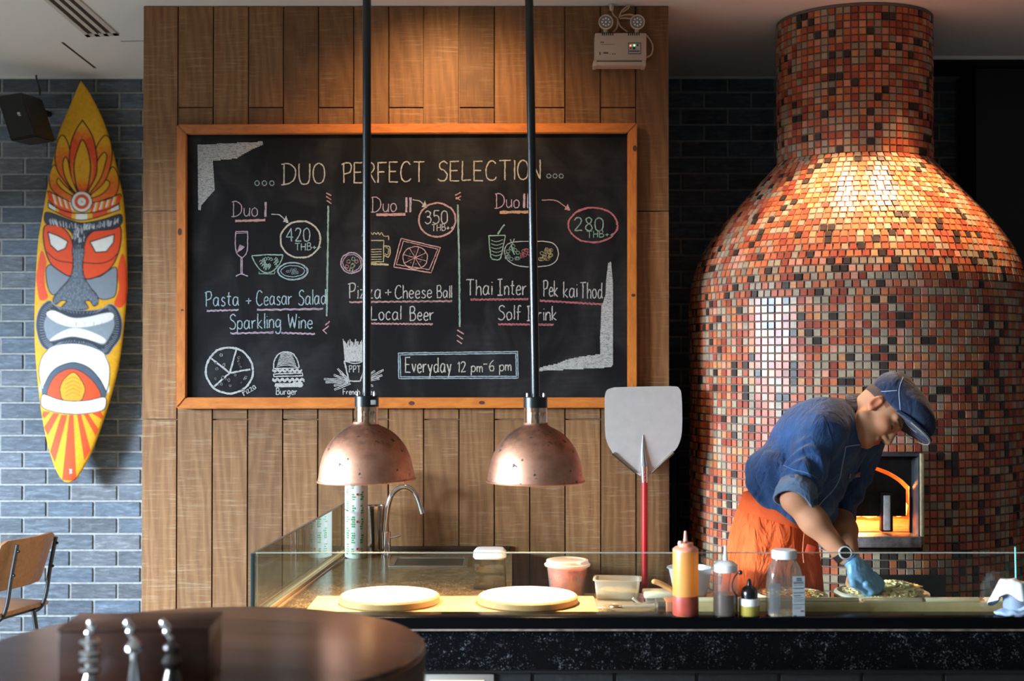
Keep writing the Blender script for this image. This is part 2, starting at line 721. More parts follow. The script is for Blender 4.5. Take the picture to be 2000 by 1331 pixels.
# ------------------------------------------------------------------ ceiling slot diffuser and fine slots
def vent():
    A, B = atz(92, 2, CEIL), atz(161, 2, CEIL)
    C, D = atz(170, 69.5, CEIL), atz(233, 66.5, CEIL)
    back = (A - C).normalized()
    A2, B2 = C + back * 1.6, D + (B - D).normalized() * 1.6
    root = thing('ceiling_vent', 'long white slot air vent with three dark slots in the ceiling', 'vent', (C + D) / 2)

    def q(s, t):
        return (C.lerp(D, s)).lerp(A2.lerp(B2, s), t) 
    b = MB()
    dz = Vector((0, 0, -0.008))
    fr = [(0, .09), (.205, .40), (.515, .62), (.75, 1.0)]
    fr = [(0.0, 0.13), (0.29, 0.42), (0.57, 0.70), (0.85, 1.0)]
    for s0, s1 in fr:
        pts = [q(s0, 0), q(s1, 0), q(s1, 1), q(s0, 1)]
        b.hexa([p_ + dz for p_ in pts] + [p_ + Vector((0, 0, .001)) for p_ in pts])
    pts = [q(0, 0), q(1, 0), q(1, 0.03), q(0, 0.03)]
    b.hexa([p_ + dz for p_ in pts] + [p_ + Vector((0, 0, .001)) for p_ in pts])
    b.build('frame', plain('vent_enamel', (0.62, 0.58, 0.53), 0.5), root)
    for s0, s1 in ((.13, .29), (.42, .57), (.70, .85)):
        b = MB()
        pts = [q(s0, .02), q(s1, .02), q(s1, 1), q(s0, 1)]
        b.hexa([p_ + Vector((0, 0, -.003)) for p_ in pts] + [p_ for p_ in pts])
        b.build('slot', plain('vent_dark', (0.03, 0.018, 0.01), 0.7), root)


vent()
for (a_, c_, w_) in (((121.5, 83), (186, 133), 0.006), ((236, 81), (285, 80), 0.003)):
    p0, p1 = atz(*a_, CEIL - .001), atz(*c_, CEIL - .001)
    s_ = (p1 - p0).cross(Vector((0, 0, 1))).normalized() * w_
    b = MB()
    b.hexa([p0 - s_, p1 - s_, p1 + s_, p0 + s_] + [v + Vector((0, 0, .002)) for v in (p0 - s_, p1 - s_, p1 + s_, p0 + s_)])
    top(b.build('ceiling_slot', M['black'], origin=p0),
        'fine dark slot in the white ceiling in front of the vent' if w_ > .005 else 'hairline joint in the white ceiling beside the wood wall', 'slot')


# ------------------------------------------------------------------ loudspeaker
def speaker():
    Y = 6.75
    c = at(38, 226, Y)
    root = thing('loudspeaker', 'black tilted loudspeaker hanging high on the dark brick wall', 'speaker', c)
    fl, fr_, br, bl = at(-12, 190, Y - .05), at(43, 180, Y), at(71, 267, Y - .02), at(21, 276, Y - .07)
    tl = bl + (fl - fr_) * 0.05
    fl = fr_ + (bl - br) * 1.0
    d = Vector((0.025, 0.22, 0.01))
    fr = [fl, fr_, br, bl]
    bk = [fl + d * .9, fr_ + d, br + d, bl + d * .9]
    b = MB(); b.hexa(fr + bk)
    bmesh.ops.bevel(b.b, geom=b.b.edges[:], offset=0.006, segments=2, affect='EDGES')
    b.build('cabinet', plain('speaker_black', (0.012, 0.012, 0.014), 0.5), root)
    n = (fr_ - fl).cross(bl - fl).normalized()
    if n.y > 0:
        n = -n
    b = MB()

    def q(s, t):
        return fl.lerp(fr_, s).lerp(bl.lerp(br, s), t) + n * 0.002
    g = [q(.07, .05), q(.93, .05), q(.93, .95), q(.07, .95)]
    b.hexa([v + n * .006 for v in g] + g)
    b.build('grille', plain('speaker_mesh', (0.016, 0.016, 0.018), 0.75, 0, 0.4, 300, 0.5), root)
    b = MB()
    e = [q(.56, .43), q(.66, .43), q(.66, .48), q(.56, .48)]
    b.hexa([v + n * .008 for v in e] + e)
    e = [q(.58, .495), q(.67, .495), q(.67, .51), q(.58, .51)]
    b.hexa([v + n * .008 for v in e] + e)
    b.build('badge', plain('silver_badge', (0.7, 0.72, 0.72), 0.3, 0.6), root)
    b = MB()
    a_ = at(55, 215, Y + .2)
    b.tube([(a_.x, a_.y - .1, a_.z), (a_.x + .03, DB - .03, a_.z + .02), (a_.x + .03, DB - 0.001, a_.z + .02)], 0.016)
    b.build('bracket', M['black'], root)
    b = MB()
    p0, p1 = at(78, 186, Y + .21), at(71, 152, 7.12)
    b.tube(crom([p0, at(77, 172, 7.0), p1, (p1.x, p1.y, CEIL)]), 0.005)
    b.build('cable', M['black'], root)


speaker()

# ------------------------------------------------------------------ pizza oven clad in mosaic
M['mosaic'] = vcol('glazed_mosaic', 'tone', 0.24, 70, 0.06, 0.0, 0.18, 0.22)
OC = Vector((1.545, 6.0, 0))
OR = 0.735


def mosaic_color(n):
    pal = np.array([(0.44, 0.13, 0.058), (0.39, 0.10, 0.052), (0.29, 0.065, 0.04), (0.50, 0.22, 0.145),
                    (0.34, 0.255, 0.175), (0.28, 0.215, 0.15), (0.045, 0.032, 0.027), (0.48, 0.22, 0.10)])
    k = NPR.choice(len(pal), n, p=[.19, .16, .12, .10, .17, .09, .10, .07])
    return pal[k] * NPR.uniform(.82, 1.18, (n, 1))


def mosaic_part(prof_z, R_of, root, name, pitch, ncols=None, hole=None):
    """rows between successive entries of prof_z (a list of (r, z)); grout shell behind as a child"""
    C, U, V, N, hu, hv = [], [], [], [], [], []
    g = MB()
    for (r0, z0), (r1, z1) in zip(prof_z, prof_z[1:]):
        rm, zm = (r0 + r1) / 2, (z0 + z1) / 2
        n = ncols or max(24, int(round(2 * pi * rm / pitch)))
        ph = 0 if ncols else RND.random()
        sl = math.hypot(r1 - r0, z1 - z0)
        for k in range(n):
            a = 2 * pi * (k + ph) / n
            ca, sa = math.cos(a), math.sin(a)
            x, y = OC.x + rm * ca, OC.y + rm * sa
            if hole and y < OC.y and hole[0] < x < hole[1] and hole[2] < zm < hole[3]:
                continue
            if y > DB - 0.02:
                continue
            v = np.array(((r1 - r0) * ca / sl, (r1 - r0) * sa / sl, (z1 - z0) / sl))
            u = np.array((-sa, ca, 0.0))
            nn = np.cross(u, v)
            C.append((x, y, zm)); U.append(u); V.append(v); N.append(nn)
            hu.append(pi * rm / n * 0.91); hv.append(sl / 2 * 0.91)
            da = pi / n
            q = []
            for (aa, rr, zz) in ((a - da, r0, z0), (a + da, r0, z0), (a + da, r1, z1), (a - da, r1, z1)):
                q.append(g.b.verts.new((OC.x + (rr - .001) * math.cos(aa), OC.y + (rr - .001) * math.sin(aa), zz)))
            g.b.faces.new(q)
    n = len(C)
    C, U, V, N = map(np.array, (C, U, V, N))
    N = N + NPR.normal(0, 0.028, (n, 3))
    C = C - N * 0.002
    me = tilemesh(C, U, V, N, np.array(hu), np.array(hv), np.full(n, 0.0068) * NPR.uniform(.85, 1.2, n), np.full(n, 0.0022), mosaic_color(n))
    o = finish(me, name, M['mosaic'], root, smooth=False)
    bmesh.ops.remove_doubles(g.b, verts=g.b.verts[:], dist=0.0004)
    g.build('grout', M['grout'], o)
    return o


def oven():
    root = thing('pizza_oven', 'huge bottle-shaped pizza oven clad in orange and beige mosaic tiles', 'oven', OC)
    zj = at(1670, 577, 5.27).z
    zn = at(1664, 297, 5.66).z
    cxp = 1690
    Yf = 5.245
    hx0, hx1 = at(1588, 970, Yf).x, at(1797, 970, Yf).x
    hz0, hz1 = at(1690, 1064, Yf).z, at(1690, 886, Yf).z
    P = 0.0322
    rows = int(zj / P)
    cyl = [(OR, zj - k * zj / rows) for k in range(rows, -1, -1)]
    ncol = int(round(2 * pi * OR / P))
    mosaic_part(cyl, None, root, 'body', P, ncol, (hx0 - .012, hx1 + .004, hz0 - .01, hz1 + .01))
    # dome: smooth bottle shoulder
    ctrl = [(OR, zj), (0.722, zj + .10), (0.672, zj + .225), (0.582, zj + .355), (0.462, zj + .49), (0.335, zn)]
    c = crom(ctrl, 24)
    acc = [0]
    for a, b_ in zip(c, c[1:]):
        acc.append(acc[-1] + math.hypot(b_[0] - a[0], b_[1] - a[1]))
    m = int(acc[-1] / 0.0315)
    dome = []
    for k in range(m + 1):
        s = acc[-1] * k / m
        j = max(i for i in range(len(acc)) if acc[i] <= s + 1e-9)
        j = min(j, len(c) - 2)
        t = (s - acc[j]) / max(1e-9, acc[j + 1] - acc[j])
        dome.append((c[j][0] + (c[j + 1][0] - c[j][0]) * t, c[j][1] + (c[j + 1][1] - c[j][1]) * t))
    mosaic_part(dome, None, root, 'dome', 0.0315)
    NR = 0.338
    rn = int(round((CEIL - 0.012 - zn) / 0.0322))
    neck = [(NR, zn + (CEIL - 0.012 - zn) * k / rn) for k in range(rn + 1)]
    mosaic_part(neck, None, root, 'neck', 0.0322, int(round(2 * pi * NR / 0.0322)))
    b = MB(); b.lathe([(NR + .006, CEIL - .014), (NR + .006, CEIL - .001)], (OC.x, OC.y, 0), 64)
    b.lathe([(NR - .01, CEIL - .014), (NR + .006, CEIL - .014)], (OC.x, OC.y, 0), 64)
    b.build('collar', M['grout'], root)

    # mouth: frame, arch plate, door leaf, fire
    iron = plain('sooty_iron', (0.018, 0.017, 0.017), 0.5, 0.4, 0.5, 30)
    slate = plain('grey_iron', (0.06, 0.065, 0.07), 0.5, 0.4, 0.3, 30)
    fx0, fx1, fz0, fz1 = hx0 - .004, hx1, hz0, hz1
    t = 0.007
    Yb = 5.337
    b = MB()
    b.box((fx0 + t / 2, (Yf + Yb) / 2, (fz0 + fz1) / 2), (t, Yb - Yf, fz1 - fz0), 0.002)
    b.box((fx1 - t / 2, (Yf + Yb) / 2, (fz0 + fz1) / 2), (t, Yb - Yf, fz1 - fz0), 0.002)
    b.box(((fx0 + fx1) / 2, (Yf + Yb) / 2, fz1 - .006), (fx1 - fx0 - 2 * t, Yb - Yf, 0.012))
    b.build('mouth_frame', slate, root)
    putty = plain('old_putty', (0.30, 0.235, 0.13), 0.8, 0, .3, 40)
    for xx in (fx0 - .006, fx1 + .006):
        b = MB()
        b.box((xx, Yf + .03, (fz0 + fz1) / 2), (0.014, 0.09, fz1 - fz0), 0.002)
        b.build('mouth_edging', putty, root)
    # stone sill
    sz = at(1690, 1047, Yf).z
    b = MB(); b.box(((fx0 + fx1) / 2, (Yf - .025 + Yb) / 2, (sz + fz0) / 2 - .004), (fx1 - fx0 - .01, Yb - Yf + .05, sz - fz0 + .008), 0.004)
    b.build('sill', plain('worn_steel_sill', (0.30, 0.29, 0.28), 0.45, 0.5, .5, 30), root)
    # arch plate with opening
    Ya = 5.335
    pt = lambda x_, y_: at(x_, y_, Ya)
    arch = [(1776.5, 1047), (1776.5, 951)] + crom([(1776.5, 951), (1757, 934), (1727, 918), (1690, 909), (1653, 918), (1623, 934), (1603, 951)], 5)[1:-1] + [(1603, 951), (1603, 1047)]
    b = MB()
    L, R_, T_, B_ = fx0 + t, fx1 - t, fz1 - .012, sz
    inner = [pt(*p) for p in arch]
    V3 = lambda x_, z_: Vector((x_, Ya, z_))
    pairs = [(inner[0], V3(R_, inner[0].z)), (inner[1], V3(R_, inner[1].z)), (inner[1], V3(R_, T_))]
    pairs += [(p, V3(p.x, T_)) for p in inner[2:-2]]
    pairs += [(inner[-2], V3(L, T_)), (inner[-2], V3(L, inner[-2].z)), (inner[-1], V3(L, inner[-1].z))]
    for (i0, o0), (i1, o1) in zip(pairs, pairs[1:]):
        q = [i0, i1, o1, o0]
        b.hexa(q + [v + Vector((0, .014, 0)) for v in q])
    b.build('arch_plate', iron, root)
    # door leaf standing a little inside the arch
    Yd = 5.352
    pd = lambda x_, y_: at(x_, y_, Yd)
    leaf = [(1769.5, 1009), (1769.5, 957)] + crom([(1769.5, 957), (1752, 940), (1725, 925), (1690, 915), (1655, 925), (1628, 940), (1611, 957)], 5)[1:-1] + [(1611, 957), (1611, 1009)]
    b = MB(); b.prism([pd(*p) for p in leaf], (0, 0.012, 0))
    door = b.build('door', iron, root)
    for hx in (1732, 1648):
        b = MB()
        c0, c1 = at(hx, 967, Yd - .05), at(hx, 1037, Yd - .05)
        b.box(((c0.x + c1.x) / 2, Yd - .045, (c0.z + c1.z) / 2), (0.028, 0.014, c0.z - c1.z), 0.002)
        b.box((c0.x + .006, Yd - .018, (c0.z + c1.z) / 2), (0.046, 0.034, c0.z - c1.z + .012), 0.002)
        hd = b.build('handle', iron, door)
        b = MB(); b.box(((c0.x + c1.x) / 2 - .001, Yd - .056, (c0.z + c1.z) / 2), (0.026, 0.007, c0.z - c1.z - .004), 0.002)
        b.build('handle_plate', plain('worn_handle_steel', (0.62, 0.62, 0.62), 0.45, 0.2, .4, 25), door)
    # hearth
    b = MB()
    b.box((pt(1690, 0).x, 5.75, sz - .03), (0.66, 0.76, 0.06))
    b.build('hearth_floor', plain('fire_brick', (0.45, 0.25, 0.14), 0.8, 0, .4, 20), root)
    b = MB()
    w, h0, h1 = 0.33, sz, fz1 + .02
    xc = pt(1690, 0).x
    ar = [(xc + w * math.cos(a), sz + (h1 - sz) * math.sin(a)) for a in np.linspace(0, pi, 17)]
    rings = [[Vector((x_, y_, z_)) for x_, z_ in ar] for y_ in (5.36, 5.7, 6.1)]
    vr = b.loft(rings, False, False)
    b.b.faces.new(vr[-1])
    b.build('vault', plain('vault_brick', (0.40, 0.17, 0.08), 0.9, 0, .4, 15), root)
    b = MB()
    for k in range(9):
        x_ = xc + RND.uniform(-.26, .26)
        y_ = RND.uniform(5.72, 5.98)
        hgt = RND.uniform(.10, .20)
        b.lathe([(0.0, 0), (0.035, .01), (.042, .05), (.026, hgt * .6), (0, hgt)], (x_, y_, sz + .01), 10)
    fire = b.build('fire', plain('flames', (1, .4, .1), 1, emit=(1.0, 0.30, 0.05), estr=9), root)
    fire['kind'] = 'stuff'
    l = lamp('fire_light', 'POINT', (xc + .02, 5.62, sz + .14), None, 22, (1.0, 0.36, 0.09), shadow_soft_size=0.06)
    # black ledge strip and curved black plate low on the front
    def patch(x0, y0, x1, y1, nm, mt, out=.018):
        b = MB()
        A_, B_ = [], []
        for k in range(7):
            px_ = x0 + (x1 - x0) * k / 6
            X = at(px_, 1100, 5.26).x
            Y = OC.y - math.sqrt(max(.01, (OR + out) ** 2 - (X - OC.x) ** 2))
            A_.append((X, Y, at(px_, y0, Y).z, at(px_, y1, Y).z))
        for a_, c_ in zip(A_, A_[1:]):
            f = [Vector((a_[0], a_[1], a_[3])), Vector((c_[0], c_[1], c_[3])), Vector((c_[0], c_[1], c_[2])), Vector((a_[0], a_[1], a_[2]))]
            b.hexa(f + [v + Vector((0, .03, 0)) for v in f])
        return b.build(nm, mt, root)
    patch(1640, 1063, 1790, 1080, 'soot_ledge', iron)
    patch(1700, 1124, 1846, 1200, 'lower_plate', plain('lower_plate_black', (0.01, 0.009, 0.008), 0.35), .02)


oven()


# ------------------------------------------------------------------ chalkboard
YBD = 5.695      # writing surface


def board_material():
    t = NT('chalk_slate')
    n1 = t.noise(t.coord('Object', (1.4, 1, .8)), 3.2, 6, 0.6, 0.8)
    n2 = t.noise(t.coord('Object', (.6, 1, 5), (0, .5, 0)), 14, 5, 0.65, 0.5)
    f = t.math('MULTIPLY', t.math('SUBTRACT', n1, 0.42), 2.6, True)
    f = t.math('MULTIPLY', f, t.math('ADD', t.math('MULTIPLY', n2, .9), .15))
    c = t.ramp(f, [(0.05, (0.0045, 0.0045, 0.0055)), (0.9, (0.036, 0.036, 0.037))])
    b = t.bsdf(Base_Color=c, Roughness=0.65)
    b.inputs['Specular IOR Level'].default_value = 0.12
    return t.done(b)


def chalk(name, color, cover=0.46):
    t = NT(name)
    n = t.noise(t.coord(), 480, 3, 0.7)
    n2 = t.noise(t.coord(), 60, 2)
    f = t.math('MULTIPLY', t.math('SUBTRACT', t.math('ADD', n, t.math('MULTIPLY', n2, .25)), cover), 7, True)
    f = t.math('ADD', t.math('MULTIPLY', f, .8), .2)
    tr = t.n('ShaderNodeBsdfTransparent')
    d = t.n('ShaderNodeBsdfDiffuse')
    d.inputs[0].default_value = (*color, 1)
    mx = t.n('ShaderNodeMixShader')
    t.l(f, mx.inputs[0]); t.l(tr.outputs[0], mx.inputs[1]); t.l(d.outputs[0], mx.inputs[2])
    return t.done(mx)


CHK = {
    'w': chalk('white_chalk', (0.36, 0.36, 0.35)), 'b': chalk('pale_blue_chalk', (0.26, 0.345, 0.37)),
    'g': chalk('green_chalk', (0.21, 0.315, 0.265)), 'p': chalk('pink_chalk', (0.40, 0.235, 0.225)),
    'r': chalk('red_chalk', (0.36, 0.125, 0.14)), 'y': chalk('yellow_chalk', (0.37, 0.32, 0.18)),
    'v': chalk('mauve_chalk', (0.36, 0.275, 0.335)), 'o': chalk('peach_chalk', (0.40, 0.25, 0.155)),
    'c': chalk('cream_chalk', (0.375, 0.36, 0.31)),
}

GL = {
    'D': "0.05,0 0.05,1;~-.08,.98 .3,1 .62,.75 .62,.3 .3,.03 -.1,-.02", 'U': "~0,1 0,.4 .12,.04 .3,0 .48,.06 .56,.4 .56,1",
    'O': "~.3,1 .08,.85 0,.5 .08,.12 .3,0 .52,.12 .6,.5 .52,.85 .3,1", 'P': "0.06,0 0.04,1;~-.08,.92 .15,1 .42,.98 .5,.75 .38,.52 .06,.45",
    'E': ".48,1 0,1 0,0 .5,0;0,.53 .4,.53", 'R': "0.02,0 0.02,1;~-.05,.95 .3,1 .46,.78 .32,.54 .03,.48;.2,.5 .52,0", 'F': ".5,1 0,1 0,0;0,.54 .38,.54",
    'C': "~.55,.85 .38,1 .15,.92 0,.55 .06,.15 .28,0 .5,.06 .58,.16", 'T': "-.04,1 .6,1;.28,1 .28,0", 'S': "~.5,.88 .3,1 .08,.88 .1,.65 .35,.5 .5,.28 .38,.04 .15,0 -.04,.1",
    'L': ".02,1 0,0 .5,.02", 'I': ".06,1 .06,0", 'J': "0,0 0,0", 'N': "0,0 0,1 .5,0 .5,1", 'H': "0,0 0,1;.5,0 .5,1;0,.52 .5,.52",
    'B': "0,0 0,1;~-.06,.97 .3,1 .42,.8 .3,.58 0,.54;~0,.54 .36,.52 .5,.28 .36,.04 -.04,0", 'W': "0,1 .16,0 .36,.8 .54,0 .72,1",
    'K': "0,0 0,1;.5,1 0,.45 .5,0", 'Z': "0,1 .5,1 0,0 .5,0", 'M': "0,0 .05,1 .32,.4 .6,1 .65,0", 'Y': "0,1 .28,.5 .56,1;.28,.5 .28,0",
    'i_': "0,1 .46,1;0,0 .46,0;.23,1 .23,0",
    '+': "0,.35 .44,.37;.22,.58 .22,.14", '-': "0,.45 .34,.47", '.': ".02,.02 .08,.03 .05,.07",
    '0': "~.25,1 .06,.85 0,.5 .06,.12 .25,0 .44,.12 .5,.5 .44,.85 .25,1", '1': "0,.78 .16,1 .16,0", '2': "~0,.8 .12,.97 .32,.98 .42,.78 .3,.45 .02,.02;.02,.02 .48,.04",
    '3': "~0,.88 .2,1 .42,.85 .34,.6 .14,.53;~.14,.53 .42,.45 .44,.15 .2,0 -.02,.12", '4': ".42,0 .4,1 0,.32 .56,.32", '5': ".46,1 .08,1 .05,.58;~.05,.58 .3,.62 .47,.38 .38,.06 .15,0 -.02,.1",
    '6': "~.4,.98 .14,.75 0,.35 .1,.03 .34,.02 .44,.25 .32,.47 .1,.42 .02,.3", '8': "~.42,.86 .24,1 .06,.86 .14,.62 .36,.42 .44,.16 .24,0 .04,.16 .12,.42 .34,.62 .42,.86",
    'a': "~.42,.5 .22,.58 .04,.42 .02,.15 .16,0 .34,.1 .42,.35;.43,.56 .43,.12 .5,.0", 'c': "~.4,.48 .22,.58 .04,.4 .04,.14 .2,0 .4,.1",
    'd': "~.42,.45 .24,.56 .05,.42 .03,.14 .18,0 .36,.1 .42,.3;.44,1 .43,.1 .5,0", 'e': "~.04,.3 .38,.33 .36,.52 .2,.58 .04,.42 .04,.14 .2,0 .42,.1",
    'f': "~.4,.92 .28,1 .16,.9 .14,.6 .14,0;0,.55 .34,.55", 'g': "~.4,.5 .2,.58 .03,.42 .04,.16 .2,.08 .36,.2 .4,.4;~.42,.56 .42,-.1 .3,-.34 .1,-.34 0,-.22",
    'h': "0,1 0,0;~0,.35 .16,.56 .34,.5 .38,.3 .38,0", 'i': ".05,.56 .05,0;.04,.76 .06,.8", 'k': "0,1 0,0;.34,.56 .02,.24 .38,0", 'l': ".05,1 .05,0",
    'm': "0,.56 0,0;~0,.35 .12,.55 .24,.5 .26,.3 .26,0;~.26,.35 .4,.55 .5,.5 .53,.3 .53,0", 'n': "0,.56 0,0;~0,.35 .16,.56 .34,.5 .38,.3 .38,0",
    'o': "~.2,.57 .04,.46 0,.28 .06,.06 .2,0 .36,.08 .42,.28 .36,.48 .2,.57", 'p': "0,.56 0,-.36;~0,.4 .18,.57 .38,.45 .38,.15 .2,0 0,.12", 'r': "0,.56 .02,0;~.02,.3 .14,.5 .34,.55",
    's': "~.34,.48 .18,.58 .04,.46 .14,.32 .32,.2 .3,.04 .12,0 -.02,.08", 't': ".16,.9 .15,.08 .3,0;0,.6 .34,.6", 'u': "~0,.56 0,.2 .1,.02 .26,.04 .38,.2;.4,.56 .4,.0",
    'v': "0,.56 .18,0 .38,.56", 'y': "0,.56 .2,.08;.42,.56 .12,-.36", 'z': "0,.55 .38,.55 0,.02 .42,.02", 'w': "0,.56 .12,0 .26,.45 .4,0 .52,.56", 'b': "0,1 0,0;~0,.4 .18,.56 .38,.42 .36,.12 .2,0 0,.1",
}


def glyph(ch):
    out = []
    for part in GL[ch].split(';'):
        sm = part.startswith('~')
        pts = [tuple(map(float, q.split(','))) for q in part.lstrip('~').split()]
        out.append(crom(pts, 5) if sm else pts)
    return out


class Chalk:
    """strokes in photo pixels laid flat on the board"""

    def __init__(self, Y=YBD - 0.0012):
        self.b = bmesh.new()
        self.done = []
        self.Y = Y
        self.k = 0

    def cut(self):
        if len(self.b.verts):
            self.done.append(self.b)
            self.b = bmesh.new()

    def stroke(self, pts, w=2.2, jit=0.35):
        if len(pts) < 2:
            return
        d = []
        for a, c in zip(pts, pts[1:]):
            n = max(1, int(math.hypot(c[0] - a[0], c[1] - a[1]) / 4))
            for i in range(n):
                d.append((a[0] + (c[0] - a[0]) * i / n, a[1] + (c[1] - a[1]) * i / n))
        d.append(pts[-1])
        L, Rr = [], []
        self.k += 1
        Y = self.Y - (self.k % 7) * 0.00004
        for i, p in enumerate(d):
            a, c = d[max(0, i - 1)], d[min(len(d) - 1, i + 1)]
            tx, ty = c[0] - a[0], c[1] - a[1]
            q = math.hypot(tx, ty) or 1
            nx, ny = -ty / q, tx / q
            h = w / 2 * RND.uniform(.75, 1.2)
            jx, jy = RND.uniform(-jit, jit), RND.uniform(-jit, jit)
            L.append(self.b.verts.new(at(p[0] + nx * h + jx, p[1] + ny * h + jy, Y)))
            Rr.append(self.b.verts.new(at(p[0] - nx * h + jx, p[1] - ny * h + jy, Y)))
        for i in range(len(d) - 1):
            self.b.faces.new((L[i], L[i + 1], Rr[i + 1], Rr[i]))

    def smooth(self, pts, w=2.2, closed=False, jit=.35):
        q = crom(pts, 6, closed)
        if closed:
            q.append(q[0])
        self.stroke(q, w, jit)

    def ellipse(self, cx, cy, rx, ry, w=2.2, turns=1.0, wob=.03, rot=0.0, a0=0.0):
        n = max(10, int(24 * turns))
        pts = []
        for i in range(n + 1):
            a = a0 + 2 * pi * turns * i / n
            k = 1 + RND.uniform(-wob, wob)
            x, y = rx * k * math.cos(a), ry * k * math.sin(a)
            pts.append((cx + x * math.cos(rot) - y * math.sin(rot), cy + x * math.sin(rot) + y * math.cos(rot)))
        self.smooth(pts, w)

    def dot(self, x, y, r):
        self.ellipse(x, y, r * .55, r * .55, r * 1.1, 1.0, .1)

    def fill(self, poly, w=2.0, step=1.7, slope=0.0):
        xs = [p[0] for p in poly]; ys = [p[1] for p in poly]
        y = min(ys) + .5
        while y < max(ys):
            cr = []
            for a, c in zip(poly, poly[1:] + poly[:1]):
                if (a[1] <= y < c[1]) or (c[1] <= y < a[1]):
                    cr.append(a[0] + (y - a[1]) / (c[1] - a[1]) * (c[0] - a[0]))
            cr.sort()
            for i in range(0, len(cr) - 1, 2):
                self.stroke([(cr[i], y), (cr[i + 1], y + slope * (cr[i + 1] - cr[i]))], w, .3)
            y += step

    def text(self, s, x0, x1, base, cap, w=2.2, base1=None, rot=0.0):
        self.cut()
        gs, x = [], 0.0
        i = 0
        while i < len(s):
            ch = s[i]
            if ch == ' ':
                x += .4; i += 1
                continue
            if ch == '|':
                ch = 'i_'
            st = glyph(ch)
            xs = [p[0] for q in st for p in q]
            lo = min(0, min(xs))
            gs.append((x - lo, st))
            x += max(xs) - lo + .17
            i += 1
        tot = x - .17
        sx = (x1 - x0) / tot
        b1 = base if base1 is None else base1
        for gx, st in gs:
            dy = RND.uniform(-.02, .02)
            for q in st:
                pts = []
                for a, c in q:
                    X = x0 + (gx + a) * sx
                    f = (X - x0) / max(1, x1 - x0)
                    pts.append((X, base + (b1 - base) * f - (c + dy) * cap))
                if rot:
                    pts = [(x0 + (px - x0) * math.cos(rot) + (py - base) * math.sin(rot), base - (px - x0) * math.sin(rot) + (py - base) * math.cos(rot)) for px, py in pts]
                self.stroke(pts, w)

    def build(self, name, key, root):
        self.cut()
        for bm in self.done:
            me = bpy.data.meshes.new(name)
            bmesh.ops.recalc_face_normals(bm, faces=bm.faces[:])
            bm.to_mesh(me); bm.free()
            finish(me, name, CHK[key], root, smooth=False)


